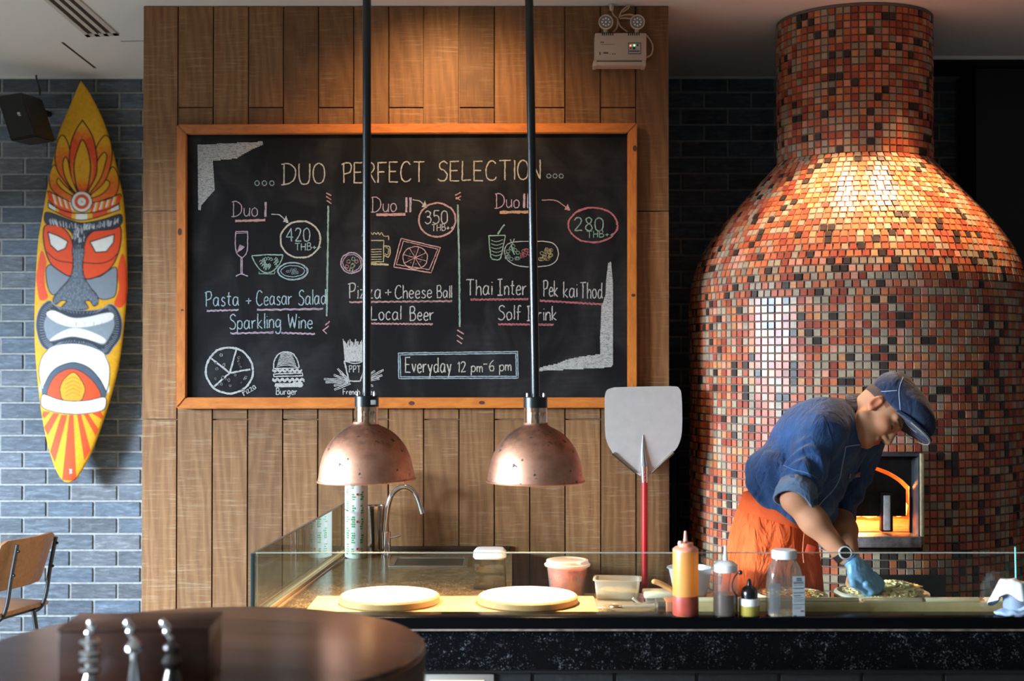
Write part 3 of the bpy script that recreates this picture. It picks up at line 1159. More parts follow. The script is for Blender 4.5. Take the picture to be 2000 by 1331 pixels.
def chalkboard():
    p0, p1 = at(345, 243, 5.67), at(1244, 799, 5.67)
    root = thing('chalkboard', 'large black menu chalkboard in an orange wooden frame on the wood wall', 'chalkboard', ((p0.x + p1.x) / 2, YBD, p1.z))
    pine = wood('orange_pine', (0.33, 0.085, 0.012), (0.56, 0.19, 0.03), (7, 30, 30), 0.42, 1.0, 0.2, 0.08)
    pinev = wood('orange_pine_upright', (0.33, 0.085, 0.012), (0.56, 0.19, 0.03), (30, 30, 7), 0.42, 1.0, 0.2, 0.08)
    YF = 5.672
    oc = [at(345, 243, YF), at(1245, 240, YF), at(1245, 797, YF), at(344, 799, YF)]
    ic = [at(364, 262, YF), at(1226, 260, YF), at(1226, 777, YF), at(363, 777, YF)]
    for i in range(4):
        j = (i + 1) % 4
        b = MB()
        f = [oc[i], oc[j], ic[j], ic[i]]
        m = (oc[i] + oc[j]) / 2
        f = [v.lerp(m, 0.0006) for v in f]
        b.hexa(f + [Vector((v.x, DW - .001, v.z)) for v in f])
        bmesh.ops.recalc_face_normals(b.b, faces=b.b.faces[:])
        bmesh.ops.bevel(b.b, geom=b.b.edges[:], offset=0.004, segments=2, affect='EDGES')
        b.build('frame_rail', pine if i % 2 == 0 else pinev, root)
    b = MB()
    a, c = at(358, 258, YBD), at(1232, 782, YBD)
    b.box(((a.x + c.x) / 2, (YBD + DW - .002) / 2, (a.z + c.z) / 2), (c.x - a.x, DW - .002 - YBD, a.z - c.z))
    b.build('board', board_material(), root)
    # knots in the frame
    kn = plain('dark_knot', (0.05, 0.015, 0.004), 0.6)
    for x, y, rx, ry in ((351, 453, 4, 7), (804, 788, 6, 4), (941, 787, 6, 3.5), (1240, 290, 4, 6), (1237, 577, 4, 3), (356, 606, 3, 2)):
        b = MB()
        ring = [at(x + rx * math.cos(a), y + ry * math.sin(a), YF - .0006) for a in np.linspace(0, 2 * pi, 12, False)]
        b.b.faces.new([b.b.verts.new(v) for v in ring])
        b.build('knot', kn, root)

    A = lambda x, y: (340 + x / 4.033, 230 + y / 4.033)
    B = lambda x, y: (340 + x / 4.348, 540 + y / 4.348)
    C5 = lambda x, y: (780 + x / 4.034, 230 + y / 4.034)
    C6 = lambda x, y: (780 + x / 4.255, 530 + y / 4.255)
    # corner blocks
    k = Chalk()
    k.fill([A(*p) for p in ((185, 215), (695, 188), (702, 212), (630, 243), (550, 285), (490, 322), (305, 340), (320, 570), (270, 628), (215, 690), (210, 732), (190, 732))], 2.0, 2.1)
    k.cut()
    k.fill([C6(*p) for p in ((1735, -70), (1760, -75), (1775, 100), (1775, 780), (1755, 800), (1145, 832), (1140, 815), (1190, 795), (1310, 770), (1390, 735), (1500, 712), (1670, 690), (1668, 560), (1680, 290), (1712, 210), (1718, 80))], 2.0, 2.1)
    k.build('chalk_corner', 'w', root)
    # heading
    k = Chalk()
    k.text('DUO', 549, 634, 360, 40, 2.6, 359); k.text('PERFECT', 667, 829, 358, 39, 2.6, 355); k.text('SELECTION', 855, 1055, 354, 38, 2.6, 350)
    k.build('chalk_heading', 'c', root)
    k = Chalk()
    for x in (502, 516.5, 531):
        k.ellipse(x, 358, 4.2, 4.6, 1.8)
    k.cut()
    for x in (1072, 1084, 1096):
        k.ellipse(x, 344, 4, 4, 1.6)
    k.build('chalk_dots', 'b', root)
    # set names
    for s, x0, x1, bs, cp, bars, key in (('Duo', 452, 503, 423, 29, (519,), 'v'), ('Duo', 724, 774, 414, 29, (794, 802), 'v'), ('Duo', 966, 1014, 406, 28, (1024, 1032, 1040), 'v')):
        k = Chalk()
        k.text(s, x0, x1, bs, cp, 2.0)
        for xb in bars:
            k.cut()
            k.stroke([(xb, bs - 28), (xb - .5, bs + 1)], 4.2)
        k.build('chalk_set_name', key, root)
    k = Chalk()
    k.stroke([(459, 432), (518, 430)], 5); k.cut(); k.stroke([(735, 420), (792, 419)], 5)
    k.build('chalk_underline', 'p', root)
    k = Chalk(); k.stroke([(976, 415), (1042, 414)], 6); k.build('chalk_underline', 'o', root)
    # arrows
    for pts, key in ((((530, 419), (545, 420), (556, 429)), 'w'), (((806, 390), (820, 393), (827, 400)), 'c'), (((1058, 391), (1085, 392), (1106, 405)), 'p')):
        k = Chalk()
        k.smooth(pts, 2.0)
        x, y = pts[-1]
        k.fill([(x + 8, y + 7), (x - 3, y + 4), (x + 3, y - 7)], 2, 1.5)
        k.build('chalk_arrow', key, root)
    # prices
    for cx, cy, rx, ry, s, xs, bs, cp, ts, tb, tc, kc, kn in (
            (587, 468, 39, 36, '420', (559, 605), 472, 26, (576, 627), 490, 14, 'c', 'b'),
            (854, 430, 36, 33, '350', (830, 874), 437, 25, (843, 886), 452, 13, 'p', 'w'),
            (1158, 440, 48, 34, '280', (1122, 1178), 451, 26, (1146, 1199), 465, 13, 'r', 'g')):
        k = Chalk(); k.ellipse(cx, cy, rx, ry, 3.4, 1.0, .02); k.ellipse(cx + 1, cy, rx - 1, ry, 2.2, .6, .02, 0, 4); k.build('chalk_ring', kc, root)
        k = Chalk(); k.text(s, xs[0], xs[1], bs, cp, 2.3); k.text('THB++', ts[0], ts[1], tb, tc, 1.7, tb - 2); k.build('chalk_price', kn, root)
    # dividers
    k = Chalk(); k.stroke([(641, 402), (640, 505), (638, 618)], 3.4); k.build('chalk_divider', 'g', root)
    k = Chalk(); k.stroke([(894, 400), (897, 520), (898, 639)], 3.6); k.build('chalk_divider', 'g', root)
    k = Chalk()
    for i, (x, y, dx, dy) in enumerate(((637, 377, 10, 5), (637, 384, 10, 6), (638, 392, 9, 6), (900, 376, -11, 6), (901, 383, -11, 6), (899, 391, -9, -5), (644, 628, -9, 8), (642, 637, -10, 8), (630, 645, 8, 7), (893, 645, 13, 8), (892, 655, 12, 8), (892, 665, 10, 7))):
        if i % 3 == 0:
            k.cut()
        k.stroke([(x, y), (x + dx, y + dy)], 2.4)
    k.build('chalk_hatching', 'p', root)
    # drawings, first set
    k = Chalk()
    k.stroke([A(485, 898), A(578, 896)], 1.8); k.smooth([A(485, 898), A(482, 1000), A(495, 1070), A(525, 1098), A(548, 1096), A(575, 1050), A(580, 960), A(578, 896)], 2)
    k.stroke([A(527, 1100), A(527, 1235)], 1.8); k.stroke([A(537, 1100), A(537, 1235)], 1.8)
    k.smooth([A(485, 1250), A(530, 1232), A(582, 1250)], 2.2); k.stroke([A(487, 912), A(577, 908)], 1.3)
    for i in range(7):
        k.stroke([A(495 + i * 6, 1065 - i * 4), A(520 + i * 6, 1000 + i * 3)], 1.2)
    k.build('chalk_wine_glass', 'v', root)
    k = Chalk()
    k.stroke([A(610, 1088), A(735, 1080), A(860, 1082)], 2.4); k.smooth([A(612, 1090), A(640, 1150), A(690, 1208), A(740, 1222), A(790, 1200), A(835, 1145), A(858, 1085)], 2.2)
    k.stroke([A(672, 1212), A(668, 1230), A(790, 1232), A(795, 1212)], 1.8)
    for i in range(26):
        x, y = RND.uniform(655, 820), RND.uniform(1095, 1190)
        if abs(x - 737) < 110 - (y - 1095) * .75:
            k.smooth([A(x, y), A(x + 10, y - 12), A(x + 22, y + 4), A(x + 8, y + 12)], 1.3)
    k.build('chalk_salad_bowl', 'g', root)
    k = Chalk()
    for rx, ry in ((120, 70), (112, 64), (92, 44)):
        k.ellipse(*A(935, 1210), rx / 4.033, ry / 4.033, 1.5)
    for i in range(14):
        x, y = RND.uniform(890, 975), RND.uniform(1190, 1228)
        k.ellipse(*A(x, y), 2.2, 1.8, 1.1)
    k.build('chalk_plate', 'b', root)
    k = Chalk()
    k.text('Pasta', 400, 466, 599, 29, 2.2, 597); k.text('+', 480, 491, 597, 25, 2); k.text('Ceasar', 501, 570, 597, 29, 2.2, 595); k.text('Salad', 583, 637, 596, 29, 2.2, 594)
    k.text('Sparkling', 448, 548, 643, 29, 2.2, 641); k.text('Wine', 563, 610, 642, 28, 2.2)
    k.build('chalk_lettering', 'b', root)
    k = Chalk()
    for a, c in (((404, 606), (466, 604)), ((502, 604), (631, 602)), ((450, 650), (534, 648)), ((549, 649), (615, 651))):
        k.cut()
        for dy in (0, 2):
            n = 14
            k.stroke([(a[0] + (c[0] - a[0]) * i / n, a[1] + (c[1] - a[1]) * i / n + dy + (i % 2) * 1.4) for i in range(n + 1)], 1.6)
    k.build('chalk_underline', 'v', root)
    # second set
    k = Chalk()
    k.ellipse(687, 514, 21, 20, 2.4); k.ellipse(687, 514, 17.5, 16.5, 1.4)
    k.build('chalk_plate', 'v', root)
    for key, pts in (('g', ((690, 506), (688, 520)), ), ('p', ((681, 511), (696, 511), (678, 521))), ('y', ((690, 518), (686, 527)))):
        k = Chalk()
        for x, y in pts:
            k.cut()
            k.dot(x, y, 3.6)
        k.build('chalk_ball', key, root)
    k = Chalk()
    k.stroke([A(1480, 970), A(1652, 968), A(1650, 1135), A(1480, 1140)], 2); k.smooth([A(1655, 1010), A(1700, 1022), A(1692, 1095), A(1652, 1085)], 2.2)
    k.smooth([A(1665, 1022), A(1688, 1035), A(1682, 1080), A(1660, 1072)], 1.4)
    pts = []
    for i in range(8):
        pts += [A(1480 + i * 28, 935 - 15 * math.sin(i * .45)), A(1494 + i * 28, 905 + (i > 5) * 30)]
    k.smooth(pts + [A(1690, 965)], 1.8)
    for i in range(5):
        k.stroke([A(1500, 1040 + i * 20), A(1635, 1036 + i * 20)], 1.6)
    k.stroke([A(1480, 1152), A(1690, 1158)], 4)
    k.build('chalk_beer_mug', 'y', root)
    k = Chalk()
    q = [(783, 466), (860, 484), (842, 533), (769, 522)]
    k.stroke(q + q[:1], 2.2)
    q = [(788, 471), (855, 487), (838, 527), (774, 517)]
    k.stroke(q + q[:1], 1.6)
    k.ellipse(811, 504, 24, 22, 1.9, 1, .02)
    for a in np.linspace(.3, 2 * pi + .3, 9)[:-1]:
        k.stroke([(811, 504), (811 + 23 * math.cos(a), 504 + 21 * math.sin(a))], 1.4)
        k.dot(811 + 13 * math.cos(a + .4), 504 + 12 * math.sin(a + .4), 1.6)
    k.build('chalk_boxed_pizza', 'p', root)
    k = Chalk()
    k.text('Pizza', 680, 744, 583, 30, 2.2); k.text('+', 752, 764, 581, 25, 2); k.text('Cheese', 772, 843, 584, 26, 2.1, 582); k.text('Ball', 853, 882, 582, 24, 2.1)
    k.text('Local', 725, 783, 625, 27, 2.2); k.text('Beer', 800, 847, 626, 27, 2.2)
    k.build('chalk_lettering', 'w', root)
    k = Chalk()
    for a, c in (((682, 589), (883, 587)), ((725, 631), (845, 632))):
        n = 34
        k.cut()
        for dy in (0, 1.8):
            k.stroke([(a[0] + (c[0] - a[0]) * i / n, a[1] + (c[1] - a[1]) * i / n + dy + (i % 2) * 1.3) for i in range(n + 1)], 1.5)
    k.build('chalk_underline', 'p', root)
    # third set
    k = Chalk()
    k.stroke([C5(703, 930), C5(835, 928)], 2.4); k.smooth([C5(705, 930), C5(715, 1050), C5(724, 1105), C5(760, 1120), C5(795, 1108), C5(815, 1030), C5(835, 930)], 2.2)
    k.stroke([C5(775, 920), C5(805, 870), C5(830, 842)], 3)
    for i in range(5):
        k.smooth([C5(722, 965 + i * 28), C5(765, 978 + i * 28), C5(815, 962 + i * 28)], 1.5)
    k.build('chalk_drink_cup', 'g', root)
    k = Chalk()
    k.smooth([C5(*p) for p in ((830, 1040), (880, 985), (1040, 975), (1200, 985), (1252, 1060), (1225, 1140), (1130, 1172), (950, 1170), (850, 1120))], 1.8, True)
    k.build('chalk_platter', 'w', root)
    for key, (xa, xb, ya, yb), n in (('g', (845, 940), (1000, 1120)[0:1] + (1120,), 11) if 0 else ('g', (845, 935, 995, 1115), 12), ('r', (960, 1085, 1045, 1110), 12), ('y', (1105, 1200, 1040, 1120), 14)):
        k = Chalk()
        for i in range(n):
            k.ellipse(*C5(RND.uniform(xa, xb), RND.uniform(ya, yb)), 3.6, 3.0, 1.4, 1.2, .1)
        if key == 'g':
            k.stroke([C5(880, 1000), C5(905, 1080)], 2); k.stroke([C5(875, 960), C5(890, 1000), C5(905, 955)], 2)
        k.build('chalk_platter_food', key, root)
    k = Chalk()
    k.text('Thai', 911, 961, 578, 31, 2.2, 576); k.text('|nter', 972, 1028, 577, 31, 2.2, 576); k.text('-', 1045, 1051, 577, 30, 2); k.text('Pek', 1060, 1089, 579, 31, 2.2); k.text('kai', 1101, 1127, 581, 31, 2.2)
    k.text('Thod.', 1133, 1181, 583, 31, 2.2)
    k.text('Solf', 973, 1018, 625, 28, 2.2); k.text('Drink', 1029, 1087, 626, 28, 2.2)
    k.build('chalk_lettering', 'w', root)
    k = Chalk()
    for a, c in (((919, 584), (1032, 583)), ((1054, 586), (1176, 593)), ((973, 632), (1081, 633))):
        n = 30
        k.cut()
        for dy in (0, 2):
            k.stroke([(a[0] + (c[0] - a[0]) * i / n, a[1] + (c[1] - a[1]) * i / n + dy + (i % 2) * 1.3) for i in range(n + 1)], 1.7)
    k.build('chalk_underline', 'r', root)
    # bottom row
    k = Chalk()
    k.ellipse(*B(470, 800), 46, 45, 4.2, 1, .015)
    for p in ((530, 615), (318, 700), (648, 790), (342, 935)):
        k.stroke([B(472, 822), B(*p)], 3.4)
    for i in range(22):
        a, r = RND.uniform(0, 2 * pi), RND.uniform(14, 37)
        x, y = 448 + r * math.cos(a), 724 + r * math.sin(a)
        k.dot(x, y, RND.uniform(1.6, 3))
    k.text('Pizza', 476, 505, 774, 13, 1.6, rot=.55)
    k.build('chalk_pizza', 'w', root)
    k = Chalk()
    k.smooth([B(845, 785), B(850, 720), B(890, 660), B(950, 642), B(1010, 660), B(1050, 720), B(1062, 778)], 2.4); k.stroke([B(845, 785), B(1062, 778)], 2.2)
    for i in range(9):
        k.smooth([B(870 + i * 4, 770 - i * 13), B(950, 755 - i * 13), B(1042 - i * 5, 768 - i * 13)], 1.6)
    k.smooth([B(835 + i * 21, 800 + 14 * (i % 2)) for i in range(13)], 2.6); k.smooth([B(835 + i * 21, 790 + 14 * (i % 2)) for i in range(13)], 2.2)
    k.stroke([B(845, 830), B(1090, 822), B(1092, 845), B(850, 852), B(845, 830)], 2.4)
    k.smooth([B(835 + i * 21, 868 + 16 * (i % 2)) for i in range(14)], 2.8); k.smooth([B(835 + i * 21, 880 + 16 * (i % 2)) for i in range(14)], 2.4)
    k.fill([B(862, 908), B(1088, 902), B(1098, 920), B(1088, 938), B(862, 942), B(852, 926)], 2.2, 1.9)
    k.text('Burger', 539, 580, 771, 13, 1.7)
    k.build('chalk_burger', 'w', root)
    k = Chalk()
    k.stroke([B(1445, 718), B(1485, 890)], 3.2); k.stroke([B(1485, 890), B(1580, 892)], 2.4); k.stroke([B(1580, 892), B(1645, 712)], 2.6)
    k.smooth([B(1445, 718), B(1540, 740), B(1645, 712)], 2.2)
    for i in range(14):
        x = 1435 + i * 15
        k.stroke([B(1455 + i * 12, 725), B(x, 560 + RND.uniform(-35, 35))], 2.0)
        k.stroke([B(1461 + i * 12, 725), B(x + 9, 560 + RND.uniform(-35, 35))], 1.6)
    for x0, y0, x1, y1 in ((1480, 890, 1275, 880), (1480, 905, 1290, 905), (1480, 890, 1355, 845), (1490, 900, 1385, 790), (1500, 915, 1365, 970), (1480, 880, 1410, 830), (1480, 910, 1360, 935),
                           (1600, 890, 1775, 790), (1600, 890, 1765, 835), (1600, 885, 1740, 865), (1600, 870, 1700, 800), (1610, 900, 1690, 925)):
        dx, dy = x1 - x0, y1 - y0
        q = math.hypot(dx, dy); nx, ny = -dy / q * 12, dx / q * 12
        k.stroke([B(x0, y0), B(x1, y1), B(x1 + nx, y1 + ny), B(x0 + nx, y0 + ny)], 1.5)
    k.text('PPT', 681, 704, 728, 13, 1.7); k.text('French Fries', 670, 732, 771, 11, 1.6, 771)
    k.build('chalk_fries', 'w', root)
    k = Chalk()
    for o_ in (0, 3.5):
        q = [(778 + o_, 690 + o_), (1011 - o_, 687 + o_), (1012 - o_, 739 - o_), (779 + o_, 740 - o_)]
        k.stroke(q + q[:1], 2.0)
    k.build('chalk_box', 'b', root)
    k = Chalk()
    k.text('Everyday', 792, 881, 728, 29, 2.4); k.text('12 pm', 894, 942, 727, 20, 2.1); k.text('-', 944, 952, 720, 18, 2); k.text('6 pm', 956, 998, 725, 21, 2.1)
    k.build('chalk_lettering', 'c', root)


chalkboard()


# ------------------------------------------------------------------ painted surfboard
def surfboard():
    P1 = lambda x, y: (x / 2.893, y / 2.893 + 100)
    P2 = lambda x, y: (x / 2.893, y / 2.893 + 520)
    P6 = lambda x, y: (x / 5.545 + 60, y / 5.545 + 220)
    left = [(158, 158), (150, 175), (136, 208), (114, 262), (105, 307), (93, 363), (83, 421), (74, 477), (69, 560), (67.2, 624), (69, 693), (76, 769), (85, 831), (97, 883), (110.6, 921), (124, 940), (136, 943.5)]
    right = [(158, 158), (176, 183), (199, 228), (214, 269), (225, 311), (235, 356), (242, 394), (247, 463), (249.5, 560), (248, 580), (244, 624), (237, 686), (228, 734), (214, 786), (197, 838), (180, 883), (162, 917), (149, 936), (136, 943.5)]
    # ---- artwork raster (a surface pattern kept as a colour attribute)
    SS = 3
    X0, Y0, Wp, Hp = 62, 152, 194, 798
    W_, H_ = Wp * SS, Hp * SS
    img = np.empty((H_, W_, 3), np.float32)
    img[:] = (0.70, 0.36, 0.018)
    yy, xx = np.mgrid[0:H_, 0:W_].astype(np.float32)
    PX, PY = xx / SS + X0, yy / SS + Y0
    nz = NPR.normal(0, 1, (H_ // 12 + 2, W_ // 12 + 2)).astype(np.float32)
    big = np.kron(nz, np.ones((12, 12), np.float32))[:H_, :W_]
    img *= (1 + 0.035 * big)[..., None]

    def inside(poly):
        xs = [p[0] for p in poly]; ys = [p[1] for p in poly]
        i0, i1 = max(0, int((min(ys) - Y0) * SS)), min(H_, int((max(ys) - Y0) * SS) + 2)
        j0, j1 = max(0, int((min(xs) - X0) * SS)), min(W_, int((max(xs) - X0) * SS) + 2)
        px, py = PX[i0:i1, j0:j1], PY[i0:i1, j0:j1]
        m = np.zeros(px.shape, bool)
        for (ax, ay), (bx, by) in zip(poly, poly[1:] + poly[:1]):
            if ay == by:
                continue
            c = ((ay > py) != (by > py)) & (px < (bx - ax) * (py - ay) / (by - ay) + ax)
            m ^= c
        return (slice(i0, i1), slice(j0, j1)), m

    def fill(poly, color, sm=True):
        q = crom(poly, 6, True) if sm else list(poly)
        s, m = inside(q)
        img[s][m] = color
        return q

    def grad(poly, c0, c1, cy0, cy1, sm=True):
        q = crom(poly, 6, True) if sm else list(poly)
        s, m = inside(q)
        t = np.clip((PY[s] - cy0) / (cy1 - cy0), 0, 1)[..., None]
        t = np.clip(t + 0.12 * big[s][..., None], 0, 1)
        col = np.array(c0, np.float32) * (1 - t) + np.array(c1, np.float32) * t
        img[s][m] = col[m]

    def line(pts, w, color=(0.012, 0.011, 0.012), closed=False, sm=True):
        q = crom(pts, 6, closed) if sm else list(pts)
        if closed:
            q = q + q[:1]
        for a, c in zip(q, q[1:]):
            dx, dy = c[0] - a[0], c[1] - a[1]
            L2 = dx * dx + dy * dy
            i0, i1 = max(0, int((min(a[1], c[1]) - w - Y0) * SS)), min(H_, int((max(a[1], c[1]) + w - Y0) * SS) + 2)
            j0, j1 = max(0, int((min(a[0], c[0]) - w - X0) * SS)), min(W_, int((max(a[0], c[0]) + w - X0) * SS) + 2)
            if i1 <= i0 or j1 <= j0:
                continue
            px, py = PX[i0:i1, j0:j1] - a[0], PY[i0:i1, j0:j1] - a[1]
            t = np.clip((px * dx + py * dy) / max(L2, 1e-6), 0, 1)
            d = (px - t * dx) ** 2 + (py - t * dy) ** 2
            img[i0:i1, j0:j1][d < (w / 2) ** 2] = color

    RED, YEL, WHT, GRY, DRK, ORG_ = (0.72, 0.075, 0.02), (0.72, 0.38, 0.02), (0.72, 0.70, 0.66), (0.21, 0.24, 0.28), (0.035, 0.042, 0.06), (0.72, 0.14, 0.02)
    c6 = lambda *p: [P6(*q) for q in p]
    c1 = lambda *p: [P1(*q) for q in p]
    c2 = lambda *p: [P2(*q) for q in p]
    # petals, back to front
    for outer, inner in (
            (c6((440, 965), (320, 910), (225, 830), (200, 725), (212, 630), (258, 568), (330, 690), (430, 840)), c6((450, 900), (345, 835), (282, 760), (300, 712), (350, 770), (460, 880))),
            (c6((668, 975), (830, 930), (920, 890), (955, 770), (940, 660), (880, 588), (800, 740), (680, 860)), c6((660, 925), (780, 875), (850, 790), (840, 738), (785, 745), (660, 880)))):
        fill(outer, YEL); grad(outer, YEL, ORG_, P6(0, 620)[1], P6(0, 800)[1]); line(outer, 2.0, closed=True)
        fill(inner, YEL); line(inner, 2.0, closed=True)
    for outer, inner in (
            (c6((480, 880), (380, 760), (300, 650), (265, 540), (265, 420), (298, 290), (345, 243), (390, 300), (425, 420), (450, 640), (520, 860)), c6((475, 860), (380, 720), (346, 570), (370, 482), (402, 515), (430, 650), (505, 840))),
            (c6((640, 890), (790, 760), (862, 590), (882, 430), (862, 290), (808, 246), (752, 300), (702, 405), (690, 600), (610, 850)), c6((640, 870), (750, 720), (805, 560), (822, 465), (790, 430), (722, 525), (690, 660), (625, 850)))):
        fill(outer, YEL); grad(outer, YEL, ORG_, P6(0, 330)[1], P6(0, 480)[1]); line(outer, 2.2, closed=True)
        fill(inner, YEL); line(inner, 2.2, closed=True)
    o = c6((560, 82), (640, 200), (690, 330), (716, 500), (705, 680), (620, 850), (500, 850), (430, 660), (418, 480), (440, 310), (500, 170))
    fill(o, YEL); grad(o, YEL, RED, P6(0, 150)[1], P6(0, 300)[1])
    line(o[:6], 2.4); line(o[6:] + o[:1], 2.4)
    grad(c6((560, 350), (660, 480), (680, 620), (640, 780), (480, 780), (440, 620), (470, 460)), RED, (0.72, .22, .02), P6(0, 400)[1], P6(0, 700)[1])
    i_ = c6((560, 295), (615, 400), (645, 560), (635, 720), (600, 850), (515, 850), (475, 690), (470, 540), (510, 390))
    grad(i_, YEL, RED, P6(0, 700)[1], P6(0, 830)[1]); line(i_, 2.4, closed=True)
    # head band
    bd = [c6((180, 860), (200, 852), (300, 905), (440, 970)), c6((668, 975), (830, 940), (955, 882), (985, 905))]
    lo = [c6((190, 950), (300, 1040), (450, 1087)), c6((640, 1087), (830, 1050), (962, 980))]
    fill(bd[0] + lo[0][::-1], RED, False); fill(bd[1] + lo[1][::-1], RED, False)
    for k in range(4):
        x = 205 + k * 60
        fill(c6((x + 25, 880 + k * 22), (x + 45, 888 + k * 22), (x + 75, 1000 + k * 22), (x + 55, 985 + k * 22)), WHT, False)
        fill(c6((x + 45, 888 + k * 22), (x + 62, 896 + k * 22), (x + 92, 1010 + k * 22), (x + 75, 1000 + k * 22)), YEL, False)
        x = 700 + k * 66
        fill(c6((x, 975 - k * 20), (x + 18, 970 - k * 20), (x - 8, 1072 - k * 24), (x - 30, 1078 - k * 24)), WHT, False)
        fill(c6((x + 18, 970 - k * 20), (x + 38, 965 - k * 20), (x + 14, 1066 - k * 24), (x - 8, 1072 - k * 24)), YEL, False)
    for q in bd + lo:
        line(q, 2.0)
    b2t = c6((185, 970), (300, 1040), (450, 1087), (640, 1087), (830, 1050), (955, 990))
    b2b = c6((190, 1030), (320, 1100), (440, 1150), (560, 1165), (700, 1140), (850, 1090), (962, 1050))
    fill(crom(b2t, 5) + crom(b2b, 5)[::-1], YEL, False)
    fill(c6((185, 970), (268, 1015), (268, 1075), (190, 1030)), WHT, False)
    fill(c6((302, 1045), (446, 1088), (440, 1150), (300, 1095)), RED, False)
    fill(c6((490, 1090), (612, 1090), (612, 1160), (485, 1160)), WHT, False)
    fill(c6((670, 1084), (828, 1052), (832, 1098), (668, 1148)), RED, False)
    fill(c6((868, 1035), (955, 990), (962, 1050), (870, 1085)), WHT, False)
    line(b2t, 2); line(b2b, 2.2); line([b2t[0], b2b[0]], 2, sm=False); line([b2t[-1], b2b[-1]], 2, sm=False)
    cx, cy = P6(552, 965)
    for r, col in ((21.5, (0.012, .011, .012)), (19.6, WHT), (14.5, RED), (9.6, (0.012, .011, .012)), (8.4, WHT), (2, YEL)):
        fill([(cx + r * math.cos(a), cy + r * math.sin(a)) for a in np.linspace(0, 2 * pi, 28, False)], col, False)
    # side flames
    for q in (c1((232, 1130), (262, 1185), (252, 1260), (256, 1340), (270, 1392), (225, 1406), (208, 1320), (206, 1260)),
              c1((690, 1145), (712, 1200), (722, 1330), (718, 1400), (685, 1448), (645, 1430), (672, 1340), (662, 1240))):
        fill(q, RED)
    # cheeks
    for q in (c2((262, 10), (300, -5), (400, 60), (385, 95), (310, 160), (278, 140), (262, 80)), c2((648, 5), (662, 60), (655, 150), (630, 180), (560, 182), (492, 95), (472, 65), (560, 60))):
        fill(q, GRY); line(q, 1.8, closed=True)
    # masks and eyes
    for q in (c1((245, 1010), (268, 980), (335, 985), (392, 1040), (415, 1120), (412, 1200), (398, 1270), (330, 1238), (280, 1190), (250, 1100)),
              c1((678, 990), (640, 995), (545, 1010), (492, 1050), (470, 1130), (468, 1275), (540, 1278), (620, 1230), (665, 1150), (684, 1060))):
        fill(q, RED); line(q, 2.4, closed=True)
    for q in (c1((270, 1022), (330, 1045), (383, 1075), (368, 1115), (325, 1132), (285, 1095)), c1((508, 1078), (560, 1062), (645, 1035), (640, 1082), (600, 1132), (540, 1137))):
        fill(q, WHT, False); line(q, 2.2, closed=True, sm=False)
    line(c1((265, 1135), (320, 1180), (412, 1198)), 1.8); line(c1((468, 1195), (560, 1200), (625, 1180), (668, 1140)), 1.8)
    # brow bar and nose
    brow = c1((250, 928), (275, 910), (400, 955), (470, 970), (580, 950), (670, 922), (690, 935), (686, 975), (640, 1005), (520, 1020), (490, 1050), (470, 1110), (415, 1110), (405, 1030), (350, 990), (262, 975))
    nose = c2((412, -110), (472, -110), (466, 0), (475, 60), (510, 120), (550, 170), (553, 210), (530, 225), (508, 196), (480, 200), (490, 242), (350, 242), (375, 200), (345, 195), (315, 216), (300, 185), (340, 130), (385, 80), (408, 30), (414, -20))
    fill(nose, (0.10, 0.12, 0.155)); line(nose, 2.4, closed=True)
    fill(brow, DRK); line(brow, 1.6, closed=True)
    s, m = inside(crom(nose, 6, True))
    st = NPR.random((H_ // 10 + 2, W_ // 3 + 2)).astype(np.float32)
    st = np.kron(st, np.ones((10, 3), np.float32))[:H_, :W_]
    mm = m & (st[s] > .62)
    img[s][mm] = img[s][mm] * .6 + np.array((.30, .34, .38)) * .4
    for k in range(70):
        t = RND.random()
        x, y = 270 + t * 400, 945 + 48 * math.sin(t * pi) - (t * 10)
        y = 938 + 34 * math.sin(t * pi)
        x1, y1 = P1(x, y)
        d = (0.5 - t) * 6 + RND.uniform(-2, 2)
        line([(x1, y1 + RND.uniform(0, 6)), (x1 + d, y1 + 8 + RND.uniform(2, 6))], .9, (.55, .58, .6), sm=False)
    for k in range(24):
        x1, y1 = P1(RND.uniform(415, 480), RND.uniform(990, 1060))
        line([(x1, y1), (x1 + RND.uniform(-2, 2), y1 + 9)], 1.0, (.5, .54, .57), sm=False)
    # mouth
    mo = c2((278, 195), (320, 225), (430, 250), (560, 245), (620, 215), (660, 240), (688, 310), (680, 400), (640, 460), (600, 502), (520, 460), (430, 440), (330, 445), (270, 472), (225, 430), (203, 330), (225, 240))
    fill(mo, DRK); line(mo, 1.4, (.2, .24, .29), True)
    cm = (sum(p[0] for p in mo) / len(mo), sum(p[1] for p in mo) / len(mo))
    for p in crom(mo, 6, True):
        f = RND.uniform(.78, .86)
        line([(cm[0] + (p[0] - cm[0]) * .93, cm[1] + (p[1] - cm[1]) * .93), (cm[0] + (p[0] - cm[0]) * f, cm[1] + (p[1] - cm[1]) * f)], .9, (.25, .29, .34), sm=False)
    li = c2((270, 268), (300, 253), (360, 298), (450, 315), (560, 295), (625, 263), (648, 330), (620, 400), (580, 445), (500, 412), (400, 400), (285, 425), (252, 370), (247, 320))
    fill(li, (.24, .28, .32)); line(li, 1.6, (.08, .1, .13), True)
    fill(c2((262, 275), (300, 250), (400, 290), (480, 290), (622, 262), (635, 300), (550, 332), (430, 347), (330, 325)), WHT)
    fill(c2((280, 420), (330, 380), (410, 350), (500, 365), (592, 410), (577, 437), (480, 410), (400, 398), (310, 418)), WHT)
    for x in (330, 375, 430, 480, 530, 575):
        line(c2((x, 318), (x, 338)), .8, (.2, .2, .2), sm=False); line(c2((x, 365), (x, 380)), .8, (.2, .2, .2), sm=False)
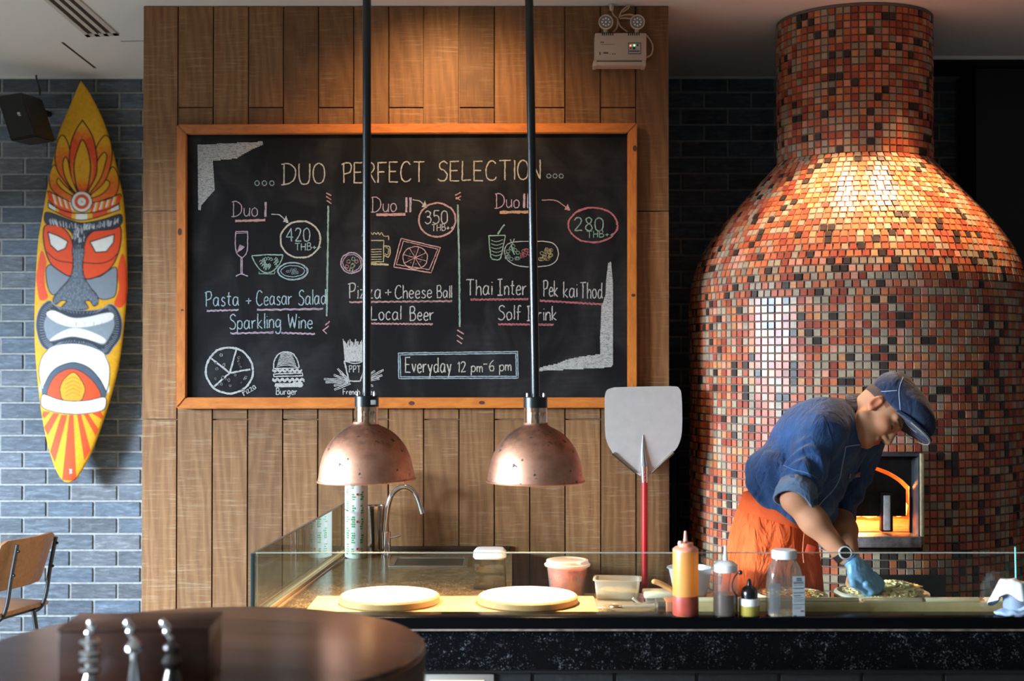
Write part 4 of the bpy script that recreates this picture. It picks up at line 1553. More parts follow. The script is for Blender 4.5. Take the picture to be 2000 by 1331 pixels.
    # beard
    fill(c2((228, 640), (222, 590), (235, 520), (270, 472), (330, 447), (430, 440), (520, 460), (592, 500), (618, 570), (615, 660), (600, 715), (420, 620), (240, 715)), WHT)
    line(c2((240, 720), (220, 600), (235, 520), (270, 472)), 1.6); line(c2((592, 500), (618, 570), (615, 660), (600, 715)), 1.6)
    q = c2((235, 715), (245, 680), (285, 605), (340, 563), (420, 545), (500, 573), (560, 635), (600, 710), (578, 742), (420, 700), (265, 735))
    fill(q, (0.07, 0.095, 0.13)); line(q[1:8], 1.6)
    q = c2((265, 735), (290, 650), (340, 600), (410, 580), (480, 610), (540, 670), (568, 742), (480, 760), (400, 763), (320, 752))
    fill(q, RED); line(q, 1.4, closed=True)
    q = c2((412, 600), (450, 630), (480, 690), (472, 730), (450, 762), (360, 760), (340, 715), (340, 680), (365, 635))
    grad(q, YEL, (.72, .30, .02), P2(0, 600)[1], P2(0, 760)[1])
    for k in range(5):
        line(c2((370, 735 - k * 22), (412, 715 - k * 22), (455, 735 - k * 22)), 1.4, ORG_)
    line(q, 1.8, closed=True)
    q = c2((232, 745), (250, 725), (320, 750), (400, 763), (500, 758), (588, 740), (600, 775), (580, 815), (480, 834), (400, 836), (300, 822), (238, 795))
    fill(q, WHT); line(q, 1.8, closed=True)
    for q in (c2((242, 820), (285, 824), (250, 862), (238, 850)), c2((300, 830), (335, 834), (270, 958), (248, 912)), c2((345, 840), (382, 840), (310, 1112), (282, 1048)),
              c2((390, 840), (415, 840), (432, 1215), (350, 1210)), c2((435, 840), (458, 838), (512, 1040), (476, 1100)), c2((472, 836), (497, 833), (556, 920), (540, 962)), c2((515, 830), (570, 822), (585, 850), (575, 866))):
        fill(q, RED, False)
    line(c2((392, 1150), (404, 1152), (396, 1160), (404, 1168), (393, 1170)), 1.4, (.8, .8, .8))
    small = img.reshape(Hp, SS, Wp, SS, 3).mean(axis=(1, 3))

    # ---- board body
    YB = 7.06
    nr, nc = 700, 150
    yl = np.linspace(158.2, 943.2, nr)
    la, ra = np.array(crom(left, 10)), np.array(crom(right, 10))
    lx = np.interp(yl, la[:, 1], la[:, 0]); rx = np.interp(yl, ra[:, 1], ra[:, 0])
    mid = (lx + rx) / 2
    lx = np.minimum(lx, mid - .4); rx = np.maximum(rx, mid + .4)
    verts, cols = [], []
    hw = (rx - lx) / 2
    for i in range(nr):
        th = 0.034 * min(1.0, (hw[i] / 60) ** .6)
        rock = 0.05 * (abs((yl[i] - 560) / 400) ** 2.2)
        for j in range(nc):
            a = pi * j / (nc - 1)
            s = -math.cos(a)
            px, py = mid[i] + hw[i] * s, yl[i]
            y = YB - th * max(0, math.sin(a)) ** .75 - rock * .4
            verts.append(at(px, py, y))
            fx, fy = px - X0 - .5, py - Y0 - .5
            ix, iy = int(min(Wp - 2, max(0, fx))), int(min(Hp - 2, max(0, fy)))
            u, v = fx - ix, fy - iy
            cols.append(small[iy, ix] * (1 - u) * (1 - v) + small[iy, ix + 1] * u * (1 - v) + small[iy + 1, ix] * (1 - u) * v + small[iy + 1, ix + 1] * u * v)
    faces = [(i * nc + j, i * nc + j + 1, (i + 1) * nc + j + 1, (i + 1) * nc + j) for i in range(nr - 1) for j in range(nc - 1)]
    base = len(verts)
    mc = 9
    for i in range(nr):
        th = 0.02 * min(1.0, (hw[i] / 60) ** .6)
        rock = 0.05 * (abs((yl[i] - 560) / 400) ** 2.2)
        for j in range(1, mc - 1):
            a = pi * j / (mc - 1)
            verts.append(at(mid[i] - hw[i] * math.cos(a), yl[i], YB + th * math.sin(a) - rock * .4))
            cols.append((0.70, 0.36, 0.018))
    mcn = mc - 2
    for i in range(nr - 1):
        A_ = [i * nc] + [base + i * mcn + j for j in range(mcn)] + [i * nc + nc - 1]
        B_ = [(i + 1) * nc] + [base + (i + 1) * mcn + j for j in range(mcn)] + [(i + 1) * nc + nc - 1]
        for j in range(len(A_) - 1):
            faces.append((A_[j + 1], A_[j], B_[j], B_[j + 1]))
    me = pydata([tuple(v) for v in verts], faces, np.array(cols, np.float32))
    o = finish(me, 'surfboard', vcol('painted_board', 'tone', 0.6, 40, 0.04, 0.0, 0.06, 0.22), None, at(136, 943, YB), True, 60)
    top(o, 'yellow surfboard painted with an orange and grey tiki mask on the brick wall', 'surfboard')
    for y_ in (330, 800):
        b = MB()
        c = at(155, y_, YB + .06)
        b.box((c.x, (YB - .0 + DB) / 2 + .005, c.z), (0.05, DB - YB - .01, 0.05))
        b.build('mount', M['black'], o)


surfboard()

# ------------------------------------------------------------------ copper heat lamps
def copper_material():
    t = NT('tarnished_copper')
    n1 = t.noise(t.coord('Object', (1, 1, 1.4)), 13, 6, 0.65)
    n2 = t.noise(t.coord('Object'), 42, 3, 0.6)
    z = t.n('ShaderNodeSeparateXYZ')
    t.l(t.coord('Object'), z.inputs[0])
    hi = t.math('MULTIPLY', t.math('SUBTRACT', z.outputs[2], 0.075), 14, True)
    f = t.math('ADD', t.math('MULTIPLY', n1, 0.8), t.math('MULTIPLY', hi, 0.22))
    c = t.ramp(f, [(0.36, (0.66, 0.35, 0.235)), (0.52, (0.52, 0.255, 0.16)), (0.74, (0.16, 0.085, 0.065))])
    sp = t.math('MULTIPLY', t.math('SUBTRACT', n2, 0.645), 24, True)
    c = t.mix(sp, c, (0.025, 0.018, 0.015))
    r = t.ramp(f, [(0.3, (0.48,) * 3), (0.8, (0.6,) * 3)])
    mtl = t.math('SUBTRACT', 1.0, t.math('MULTIPLY', sp, 0.8))
    b = t.bsdf(Base_Color=c, Roughness=r, Metallic=mtl, Normal=t.bump(n1, 0.06, 0.01))
    return t.done(b)


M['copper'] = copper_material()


def heat_lamp(px, top_px, rim_y, tilt, label):
    Y = 4.42
    k = 1 / ppm(Y)
    c = at(px, rim_y, Y)
    root = thing('heat_lamp', label, 'lamp', c, 'copper heat lamps over the pizza counter')
    rm = Matrix.Rotation(tilt, 3, 'Y')
    prof = [(95, 0), (94, 3), (92, 15), (88.5, 34), (82, 54), (72, 72), (58, 88), (43, 99), (31, 105), (25, 109), (23, 114)]
    pr = crom(prof, 4)
    full = [(r * k, z * k) for r, z in pr] + [((r - 2.2) * k, (z - 2) * k) for r, z in reversed(pr)]
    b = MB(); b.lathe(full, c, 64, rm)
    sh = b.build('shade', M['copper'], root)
    b = MB(); b.tube([c + rm @ Vector((95 * k * math.cos(a), 95 * k * math.sin(a), 0)) for a in np.linspace(0, 2 * pi, 64, False)], 2.0 * k, 8, closed=True)
    b.build('rim', M['copper'], sh)
    b = MB(); b.lathe([(0, 105 * k), (23, 105 * k), (23 * k, 106 * k), (22.5 * k, 143 * k), (0, 143 * k)] if 0 else [(0, 106 * k), (23 * k, 106 * k), (22.5 * k, 143 * k), (0, 143 * k)], c, 40)
    neck = b.build('neck', plain('shiny_copper', (0.80, 0.50, 0.33), 0.13, 1.0), root)
    b = MB()
    for a in (-1.95, -1.62, -1.12, -.8):
        d = Vector((math.cos(a), math.sin(a), 0))
        b.box(c + d * 22.6 * k + Vector((0, 0, 124 * k)), (5 * k, 2 * k, 22 * k), 0.6 * k, Matrix.Rotation(a + pi / 2, 3, 'Z'))
    b.build('vent_slots', plain('bright_slot', (0.85, 0.6, 0.4), 0.2, 1.0), neck)
    b = MB(); b.lathe([(0, 143 * k), (23.5 * k, 143 * k), (23.5 * k, 163 * k), (22 * k, 164.5 * k), (0, 164.5 * k)], c, 40)
    b.build('collar', plain('bakelite', (0.008, 0.008, 0.009), 0.3), root)
    for sx in (-1, 1):
        b = MB()
        b.lathe([(0, 164 * k), (2.2 * k, 164 * k), (2.2 * k, 171 * k), (0, 172 * k)], c + Vector((sx * 16 * k, -8 * k, 0)), 10)
        b.build('screw', M['steel'], root)
    if tilt:
        b = MB(); b.box(c + Vector((13 * k, -20.5 * k, 152 * k)), (14 * k, 1.5 * k, 9 * k), .3 * k)
        b.build('rating_label', plain('grey_label', (.35, .35, .34), .5), root)
    t0 = at(top_px, 0, Y)
    p0 = c + Vector((0, 0, 164 * k))
    dr = (t0 - p0) / (t0.z - p0.z)
    p1 = p0 + dr * (CEIL - p0.z)
    b = MB(); b.tube([p0, p1], 8.3 * k, 20)
    b.build('pole', plain('pole_black', (0.007, 0.008, 0.010), 0.28), root)
    b = MB(); b.lathe([(0, 0), (0.045, 0), (0.045, -0.02), (0.012, -0.03)][::-1], (p1.x, p1.y, CEIL), 24)
    b.build('ceiling_rose', M['black'], root)
    b = MB(); b.ball(c + Vector((0, 0, 45 * k)), (26 * k, 26 * k, 34 * k))
    b.build('bulb', plain('bulb_glow', (1, .8, .5), .4, emit=(1.0, 0.62, 0.28), estr=14), root)
    lamp('heat_lamp_light', 'SPOT', c + Vector((0, 0, 8 * k)), c - Vector((0, -.02, 1)), 78, (1.0, 0.66, 0.38), spot_size=2.1, spot_blend=.9, shadow_soft_size=0.045)


heat_lamp(716, 716.5, 938, math.radians(-1.6), 'copper dome heat lamp on a black pole, hanging in front of the wrap roll')
heat_lamp(1046, 1033.5, 940, 0.0, 'copper dome heat lamp on a black pole, the one nearer the pizza peel')


# ------------------------------------------------------------------ emergency light
def emergency_light():
    Y = 5.645
    c = at(1211, 128, DW)
    root = thing('emergency_light', 'cream twin-head emergency light box high on the wood wall', 'emergency light', c)
    a, d = at(1162, 64, Y), at(1263, 119, Y)
    b = MB(); b.box(((a.x + d.x) / 2, (Y + DW) / 2 - .001, (a.z + d.z) / 2), (d.x - a.x, DW - Y, a.z - d.z), 0.006)
    b.build('housing', M['cream'], root)
    a, d = at(1159, 117, Y - .012), at(1262, 129, Y - .012)
    b = MB()
    b.box(((a.x + d.x) / 2, (Y + DW) / 2 - .008, (a.z * .45 + d.z * .55)), (d.x - a.x - .03, DW - Y + .004, .016), 0.003)
    for xx in (a.x + .008, d.x - .008):
        b.box((xx, (Y + DW) / 2 - .008, (a.z + d.z) / 2), (.016, DW - Y + .004, a.z - d.z), 0.003)
    b.build('bracket', M['cream'], root)
    dark = plain('vent_slit', (0.02, 0.015, 0.012), 0.8)
    b = MB()
    for x0 in (1176.5, 1227.5):
        for k in range(6):
            q = at(x0 + k * 4.1, 66.5, Y)
            b.box((q.x, Y + .006, q.z), (.004, .016, .014))
    b.build('vent_slits', dark, root)
    ps = []
    for px in (1183, 1244.5):
        q = at(px, 44.5, Y - .01)
        R_ = Matrix.Rotation(pi / 2, 3, 'X') @ Matrix.Rotation(0, 3, 'Z')
        b = MB(); b.lathe([(0, -.03), (.018, -.028), (.028, -.01), (.0315, .008), (.0315, .016), (.027, .017), (.024, .009), (0, .009)], q, 32, R_)
        h = b.build('lamp_head', M['cream'], root)
        b = MB(); b.lathe([(0, .0135), (.0235, .0135), (.0235, .009), (0, .009)], q, 32, R_)
        b.build('lens', plain('lens_grey', (.26, .25, .25), .2, .3), h)
        b = MB()
        for k in range(8):
            an = 2 * pi * k / 8
            b.ball(q + Vector((.0155 * math.cos(an), -.0145, .0155 * math.sin(an))), .0042, 8, 6)
        b.ball(q + Vector((0, -.0145, 0)), .005, 8, 6)
        b.build('led_cluster', plain('led_clear', (.75, .72, .70), .15), h)
        b = MB(); b.tube([q + Vector((0, .018, -.02)), (q.x + .004, Y + .025, a.z + .0), at(px + 2, 68, Y + .02)], .009)
        b.build('stem', M['cream'], h)
    pa, pb = at(1227.5, 84, Y - .003), at(1251.5, 105, Y - .003)
    b = MB(); b.box(((pa.x + pb.x) / 2, Y + .001, (pa.z + pb.z) / 2), (pb.x - pa.x, .006, pa.z - pb.z))
    ip = b.build('indicator_panel', plain('panel_sticker', (.50, .42, .40), .4), root)
    b = MB()
    for (x0, y0, x1, y1) in ((1227, 83.6, 1252, 84.6), (1227, 104.6, 1252, 105.6), (1227, 83.6, 1227.8, 105.6), (1251, 83.6, 1252, 105.6), (1236, 92, 1241, 96.5), (1243.5, 86.5, 1246.5, 90), (1231, 92.5, 1233, 95.5), (1229, 99, 1249, 100.6)):
        u, v = at(x0, y0, Y - .0035), at(x1, y1, Y - .0035)
        b.box(((u.x + v.x) / 2, Y - .003, (u.z + v.z) / 2), (v.x - u.x, .002, u.z - v.z))
    b.build('markings', plain('dark_print', (.03, .03, .03), .6), ip)
    for (x_, y_, col, st) in ((1231.5, 89, (1, .25, .1), 2.5), (1239, 88.5, (.25, 1, .35), 4)):
        b = MB(); b.ball(at(x_, y_, Y - .004), .0035, 8, 6)
        b.build('indicator', plain('led_on', col, .3, emit=col, estr=st), ip)
    b = MB()
    for (x0, y0, x1, y1) in ((1173, 81.5, 1175.5, 84), (1176.5, 81.5, 1179.5, 84), (1173.5, 86.6, 1201, 87.3), (1170.5, 102, 1173, 107.5), (1178.5, 102, 1188, 105), (1191, 105.5, 1193, 106.6), (1195.5, 104.5, 1198, 106.5), (1199.5, 104.5, 1202, 106.5)):
        u, v = at(x0, y0, Y), at(x1, y1, Y)
        b.box(((u.x + v.x) / 2, Y - .0012, (u.z + v.z) / 2), (v.x - u.x, .0012, u.z - v.z))
    b.build('printed_marks', plain('faded_print', (.10, .08, .07), .6), root)
    # cords
    W_ = lambda pts, Y_=5.69: crom([at(x, y, Y_) for x, y in pts], 8)
    b = MB(); b.lathe([(0, 0), (.0075, 0), (.011, .02), (.011, .05), (0, .05)], at(1194.5, 21, 5.69), 14)
    b.tube([at(1194.5, 3, 5.69), (at(1194.5, 3, 5.69).x, 5.69, CEIL)], .011)
    b.build('cable_gland', M['cream'], root)
    b = MB()
    for pts in (((1195, 21), (1199, 30), (1206, 37), (1206, 48), (1204, 56), (1198, 63)), ((1206, 38), (1210, 49), (1218, 57), (1225, 62)), ((1209, 35), (1214, 22), (1224, 13), (1229, 10), (1227, 16), (1216, 24)),
                ((1212, 32), (1222, 29), (1234, 29), (1240, 32)), ((1211, 36), (1222, 35.5), (1236, 37), (1240, 38)), ((1263, 69), (1271, 80), (1275, 92), (1272, 106), (1263, 112))):
        b.tube(W_(pts), .0034, 8)
    b.build('cords', plain('cream_cord', (.50, .40, .32), .5), root)


emergency_light()


# ------------------------------------------------------------------ pizza peel and the blue pipe behind it
def peel():
    Y = 5.66
    p = lambda x, y, dy=0: at(x, y, Y + dy)
    root = thing('pizza_peel', 'aluminium pizza peel with a red handle propped on the wood wall', 'pizza peel', (p(1260, 1100).x, Y, 0.0))
    out = [(1200, 757)] + crom([(1200, 757), (1255, 755.5), (1316, 755), (1327, 760), (1331, 772), (1332.5, 815), (1331, 850), (1324, 872), (1313, 886)], 4)[1:]
    out += [(1275, 924), (1262, 932), (1250, 930), (1238, 922)] + crom([(1197, 886), (1187, 868), (1182, 845), (1181, 790), (1181.5, 774), (1186, 762), (1200, 757)], 4)[:-1]
    b = MB(); b.prism([p(*q) for q in out], (0, .003, 0))
    b.build('blade', plain('satin_aluminium', (0.58, 0.56, 0.54), 0.45, 0.5, 0.05, 25), root)
    alu = plain('edge_aluminium', (0.62, 0.60, 0.58), 0.25, 1.0)
    for pts in (((1197, 886), (1240, 923)), ((1315, 884), (1272, 925))):
        b = MB()
        b.tube([p(*q, -.003) for q in pts], [.008, .005], 8)
        b.build('folded_edge', alu, root)
    b = MB()
    b.tube([p(1256, 850, -.001), p(1256, 880, -.004), p(1258, 915, -.008)], [.002, .008, .014], 10)
    b.tube([p(1258, 911, -.008), p(1259, 943, -.006)], [.017, .0145], 14)
    cl = b.build('socket', plain('socket_aluminium', (0.60, 0.59, 0.57), 0.25, 1.0), root)
    b = MB()
    for y_ in (924, 932.5, 941):
        b.ball(p(1259.5, y_, -.021), .0052, 10, 8)
    b.build('rivets', plain('red_rivet', (.35, .012, .02), .3), cl)
    b = MB(); b.tube([p(1259.3, 940, -.004), p(1259.5, 1180, -.004), (p(1260, 1100).x, Y - .004, 0.002)], .0138, 16)
    b.build('handle', plain('red_enamel', (.36, .010, .012), .3, coat=.4), root)
    b = MB()
    x = at(1318, 900, 6.3)
    b.tube([(x.x, 6.3, 0), (x.x, 6.3, at(1318, 880, 6.3).z)], .016, 16)
    top(b.build('blue_pipe', plain('dark_blue_pipe', (.015, .02, .10), .5), origin=(x.x, 6.3, 0)), 'dark blue pipe standing in the gap between wood wall and oven', 'pipe')


peel()

# ------------------------------------------------------------------ counter
WT = 0.825       # work surface
LT = 0.843       # front ledge
YL = 4.155       # ledge front
YG = 4.245       # glass
XR = 2.35


def granite(name, base, speck, amount, rough, scale=150, spec=0.5):
    t = NT(name)
    v = t.coord()
    n = t.noise(v, scale, 3, .7)
    n2 = t.noise(v, scale * .12, 3, .6)
    f = t.math('MULTIPLY', t.math('SUBTRACT', t.math('ADD', t.math('MULTIPLY', n, .8), t.math('MULTIPLY', n2, .3)), amount), 12, True)
    c = t.mix(f, base, speck)
    b = t.bsdf(Base_Color=c, Roughness=rough)
    b.inputs['Specular IOR Level'].default_value = spec
    return t.done(b)


def counter():
    gx0, gx1 = at(500, 1078, YG).x, at(672, 988, 5.66).x
    root = thing('service_counter', 'long black granite pizza counter with a polished worktop', 'counter', (0.6, YL, 0))
    b = MB()
    P = [(gx0, YG + .0), (XR, YG), (XR, 4.60), (0.72, 4.60), (0.72, 4.68), (0.0, 4.68), (0.0, DW - .004), (gx1, DW - .004)]
    b.prism([(x, y, WT) for x, y in P], (0, 0, -.03))
    b.build('worktop', granite('granite_reflected_brown', (0.10, 0.058, 0.025), (0.30, 0.20, 0.10), .54, .18), root)  # brown of the reflected wood wall is mixed into the stone colour
    b = MB(); b.box(((gx0 - .02 + XR) / 2, (YL + YG) / 2 + .002, LT - .018), (XR - gx0 + .02, YG - YL + .01, .036), .003)
    b.build('ledge', plain('ledge_black', (.002, .002, .0025), .25, spec=.06), root)
    b = MB(); b.box(((gx0 - .02 + XR) / 2, YL + .006, LT - .0395), (XR - gx0 + .02, .02, .006), .001)
    b.build('ledge_trim', plain('ledge_trim_metal', (.30, .24, .19), .4, .6, .5, 30), root)
    b = MB(); b.box(((gx0 - .02 + XR) / 2, YL + .03, LT - .105), (XR - gx0 + .02, .03, .125), .002)
    b.build('front_slab', granite('black_granite', (.003, .003, .0035), (.17, .175, .19), .65, .25, 230, .05), root)
    b = MB(); b.box(((gx0 + XR) / 2, YL + .06, LT - .174), (XR - gx0, .04, .016))
    b.build('shadow_gap', M['black'], root)
    b = MB()
    b.box(((gx0 + .02 + XR) / 2, (YL + .08 + 4.56) / 2, (LT - .18) / 2), (XR - gx0 - .02, 4.56 - YL - .08, LT - .18))
    b.hexa([(gx0 + .04, 4.5, 0), (-.03, 4.5, 0), (-.03, DW - .01, 0), (gx1 + .03, DW - .01, 0), (gx0 + .04, 4.5, WT - .03), (-.03, 4.5, WT - .03), (-.03, DW - .01, WT - .03), (gx1 + .03, DW - .01, WT - .03)])
    b.build('carcass', plain('carcass_dark', (.02, .02, .022), .5), root)
    # plinth tiles with one pale emissive panel in a grey frame
    C_, hu, hv, col = [], [], [], []
    x = gx0 + .1
    Yp = YL + .076
    while x < XR - .2:
        for r in range(3):
            C_.append((x + .13 + (r % 2) * .13, Yp, LT - .205 - .09 * r - .02)); hu.append(.126); hv.append(.041); s = RND.uniform(.6, 1.4); col.append((.012 * s, .0125 * s, .014 * s))
        x += .26
    n = len(C_)
    me = tilemesh(np.array(C_), np.tile([1., 0, 0], (n, 1)), np.tile([0, 0, 1.], (n, 1)), np.tile([0, -1., 0], (n, 1)), np.array(hu), np.array(hv), np.full(n, .008), np.full(n, .003), np.array(col))
    finish(me, 'plinth_tiles', M['brick'], root, smooth=False)
    q0, q1 = at(828, 1318, Yp - .02), at(965, 1318, Yp - .02)
    b = MB(); b.box(((q0.x + q1.x) / 2, Yp - .004, q0.z - .05), (q1.x - q0.x, .03, .10), .003)
    ni = b.build('niche_frame', plain('niche_grey', (.35, .31, .27), .5), root)
    b = MB(); b.box(((q0.x + q1.x) / 2 - .006, Yp - .02, q0.z - .064), (q1.x - q0.x - .05, .006, .09))
    b.build('niche_panel', plain('niche_glow', (.8, .65, .4), .5, emit=(1, .78, .45), estr=1.0), ni)
    b = MB(); b.box(((gx1 + .0) / 2, DW - .012, WT + .010), (-gx1 - .02, .016, .02), .002)
    b.build('upstand', plain('upstand_dark', (.03, .02, .014), .3), root)
    return gx0, gx1


GX0, GX1 = counter()

# glass guard: front pane and left pane, each with its polished edge
GZ = at(900, 1081, YG).z
pane = thin_glass('guard_glass', (0.93, 0.97, 0.94), 1.0)
edge = plain('glass_edge', (0.34, 0.36, 0.30), .25)
edged = plain('glass_edge_dark', (0.015, 0.03, 0.03), .2)
b = MB(); b.box(((GX0 + XR) / 2, YG, (LT + GZ) / 2), (XR - GX0, .008, GZ - LT))
g = top(b.build('glass_guard', pane, origin=((GX0 + XR) / 2, YG, LT), smooth=False), 'long clear glass guard along the front of the counter', 'glass panel')
b = MB(); b.box(((GX0 + XR) / 2, YG, GZ + .0012), (XR - GX0, .009, .0026))
b.build('polished_edge', edge, g)
b = MB(); b.box((GX0 + .004, YG - .001, (LT + GZ) / 2), (.0022, .009, GZ - LT))
b.build('corner_edge', edge, g)
q0, q1 = Vector((GX0 - .006, YG - .004, 0)), Vector((GX1, DW - .012, 0))
n_ = Vector(((q1 - q0).y, -(q1 - q0).x, 0)).normalized() * .005
b = MB()
pts = [q0 - n_, q0 + n_, q1 + n_, q1 - n_]
b.hexa([Vector((p.x, p.y, LT - .03)) for p in pts] + [Vector((p.x, p.y, GZ)) for p in pts])
g = top(b.build('glass_guard', thin_glass('side_glass', (.86, .90, .87), 1.6), origin=(q0.x, q0.y, LT), smooth=False), 'clear glass side guard running back to the wood wall past the faucet', 'glass panel')
b = MB(); b.hexa([Vector((p.x, p.y, GZ)) for p in pts] + [Vector((p.x, p.y, GZ + .002)) for p in pts])
b.build('polished_edge', plain('side_edge', (.10, .10, .09), .3), g)
b = MB(); b.box((q0.x - .003, q0.y - .002, (LT + GZ) / 2 - .02), (.013, .007, GZ - LT + .04), .001)
b.build('front_edge', edged, g)
# pale sealing strip at the foot of the side glass
b = MB()
u = (q1 - q0).normalized()
r = Vector((u.y, -u.x, 0))
for d0, d1, hh in ((.012, .022, .008), (.034, .040, .004)):
    f = [q0 + u * .05 + r * d0, q0 + u * .05 + r * d1, q1 - u * .02 + r * d1, q1 - u * .02 + r * d0]
    b.hexa([Vector((p.x, p.y, WT)) for p in f] + [Vector((p.x, p.y, WT + hh)) for p in f])
top(b.build('sealing_strip', plain('seal_strip', (.42, .26, .13), .4), origin=(q0.x, q0.y, WT)), 'narrow tan sealing strips on the worktop along the side glass', 'strip')

# ------------------------------------------------------------------ things at the back of the worktop
def wrap_roll():
    Y = 5.53
    c = Vector((at(696, 1000, Y).x, Y, WT))
    r = .0475
    zt = at(696, 915, Y).z
    root = thing('cling_wrap_roll', 'tall white wrap roll printed in green standing on the worktop beside the tumbler', 'wrap roll', c)
    b = MB(); b.lathe([(0, 0), (r - .002, 0), (r, .003), (r, zt - WT - .003), (r - .002, zt - WT), (.02, zt - WT), (.02, zt - WT - .05), (0, zt - WT - .05)], c, 48)
    b.build('roll', plain('wrap_film', (.47, .47, .44), .25, 0, .05, 9), root)
    for col, key, angs in (((.05, .20, .07), 'green', (-2.3, -1.75, -.95)), ((.45, .03, .03), 'red', (-1.35,))):
        b = MB()
        for a in angs:
            z = WT + .02
            while z < zt - .02:
                if key == 'red':
                    d = Vector((math.cos(a), math.sin(a), 0))
                    b.box(c + d * (r + .0004) + Vector((0, 0, z + .02 - WT)), (.009, .0012, .009), .002, Matrix.Rotation(a + pi / 2, 3, 'Z'))
                    z += .112
                else:
                    for k in range(RND.choice((3, 4, 5))):
                        aa = a + RND.uniform(-.07, .07)
                        d = Vector((math.cos(aa), math.sin(aa), 0))
                        b.box(c + d * (r + .0003) + Vector((0, 0, z - WT)), (RND.uniform(.007, .015), .0014, RND.uniform(.004, .0075)), 0, Matrix.Rotation(aa + pi / 2, 3, 'Z'))
                        z += .0095
                    z += .018
        b.build('printed_marks', plain('print_' + key, col, .4), root, ang=20)
    Y = 5.61
    c = Vector((at(735, 1000, Y).x, Y, WT))
    root = thing('steel_tumbler', 'tall stainless steel tumbler between the wrap roll and the faucet', 'tumbler', c)
    h = at(735, 988, Y).z - WT
    b = MB(); b.lathe([(0, 0), (.026, 0), (.027, .003), (.0365, h), (.035, h), (.0255, .006), (0, .006)], c, 40)
    b.build('body', plain('tumbler_steel', (.5, .48, .46), .16, 1.0), root)
    b = MB(); b.lathe([(.035, h - .012), (.0372, h - .012), (.0378, h), (.0355, h + .001)], c, 40)
    b.build('rim', M['chrome'], root)
    # faucet
    Y = 5.56
    root = thing('faucet', 'chrome gooseneck faucet with side lever at the back of the worktop', 'faucet', (at(756, 1000, Y).x, Y, WT))
    p = lambda x, y, d=0: at(x, y, Y + d)
    c = Vector((p(756, 0).x, Y, WT))
    hb = p(756, 1040).z - WT
    b = MB(); b.lathe([(0, 0), (.022, 0), (.022, .006), (.0185, .008), (.0185, hb), (.016, hb + .003), (0, hb + .003)], c, 32)
    b.build('body', M['chrome'], root)
    b = MB()
    b.tube(crom([p(753, 1040), p(755, 1015), p(759, 985), p(768, 963), p(786, 951.5), p(803, 956), p(815, 972), p(825, 1004)], 8), .0108, 18)
    b.build('spout', M['chrome'], root)
    b = MB(); b.tube([p(762, 1051), p(783, 1046.5)], [.006, .0045], 12)
    b.build('lever', M['chrome'], root)
    # inset sink rim
    x0, x1 = at(765, 1090, 5.4).x, at(915, 1090, 5.4).x
    root = thing('sink', 'shallow steel sink set into the worktop below the faucet', 'sink', ((x0 + x1) / 2, 5.38, WT))
    b = MB()
    for c_, s_ in ((((x0 + x1) / 2, 5.50, WT + .002), (x1 - x0, .03, .005)), (((x0 + x1) / 2, 5.27, WT + .002), (x1 - x0, .02, .005)), ((x0 + .01, 5.385, WT + .002), (.02, .21, .005)), ((x1 - .01, 5.385, WT + .002), (.02, .21, .005))):
        b.box(c_, s_, .0015)
    b.build('rim', M['steel'], root)
    b = MB(); b.box(((x0 + x1) / 2, 5.385, WT + .0012), (x1 - x0 - .04, .21, .0016))
    b.build('basin', plain('sink_dark', (.10, .08, .06), .3, .8), root)


wrap_roll()


def tub_profile(rb, rt, h, w=.0025, lip=.004):
    return [(0, 0), (rb, 0), (rb + .002, .003), (rt, h), (rt + lip, h), (rt + lip, h + .003), (rt - w, h + .003), (rb - w, .006), (0, .006)]


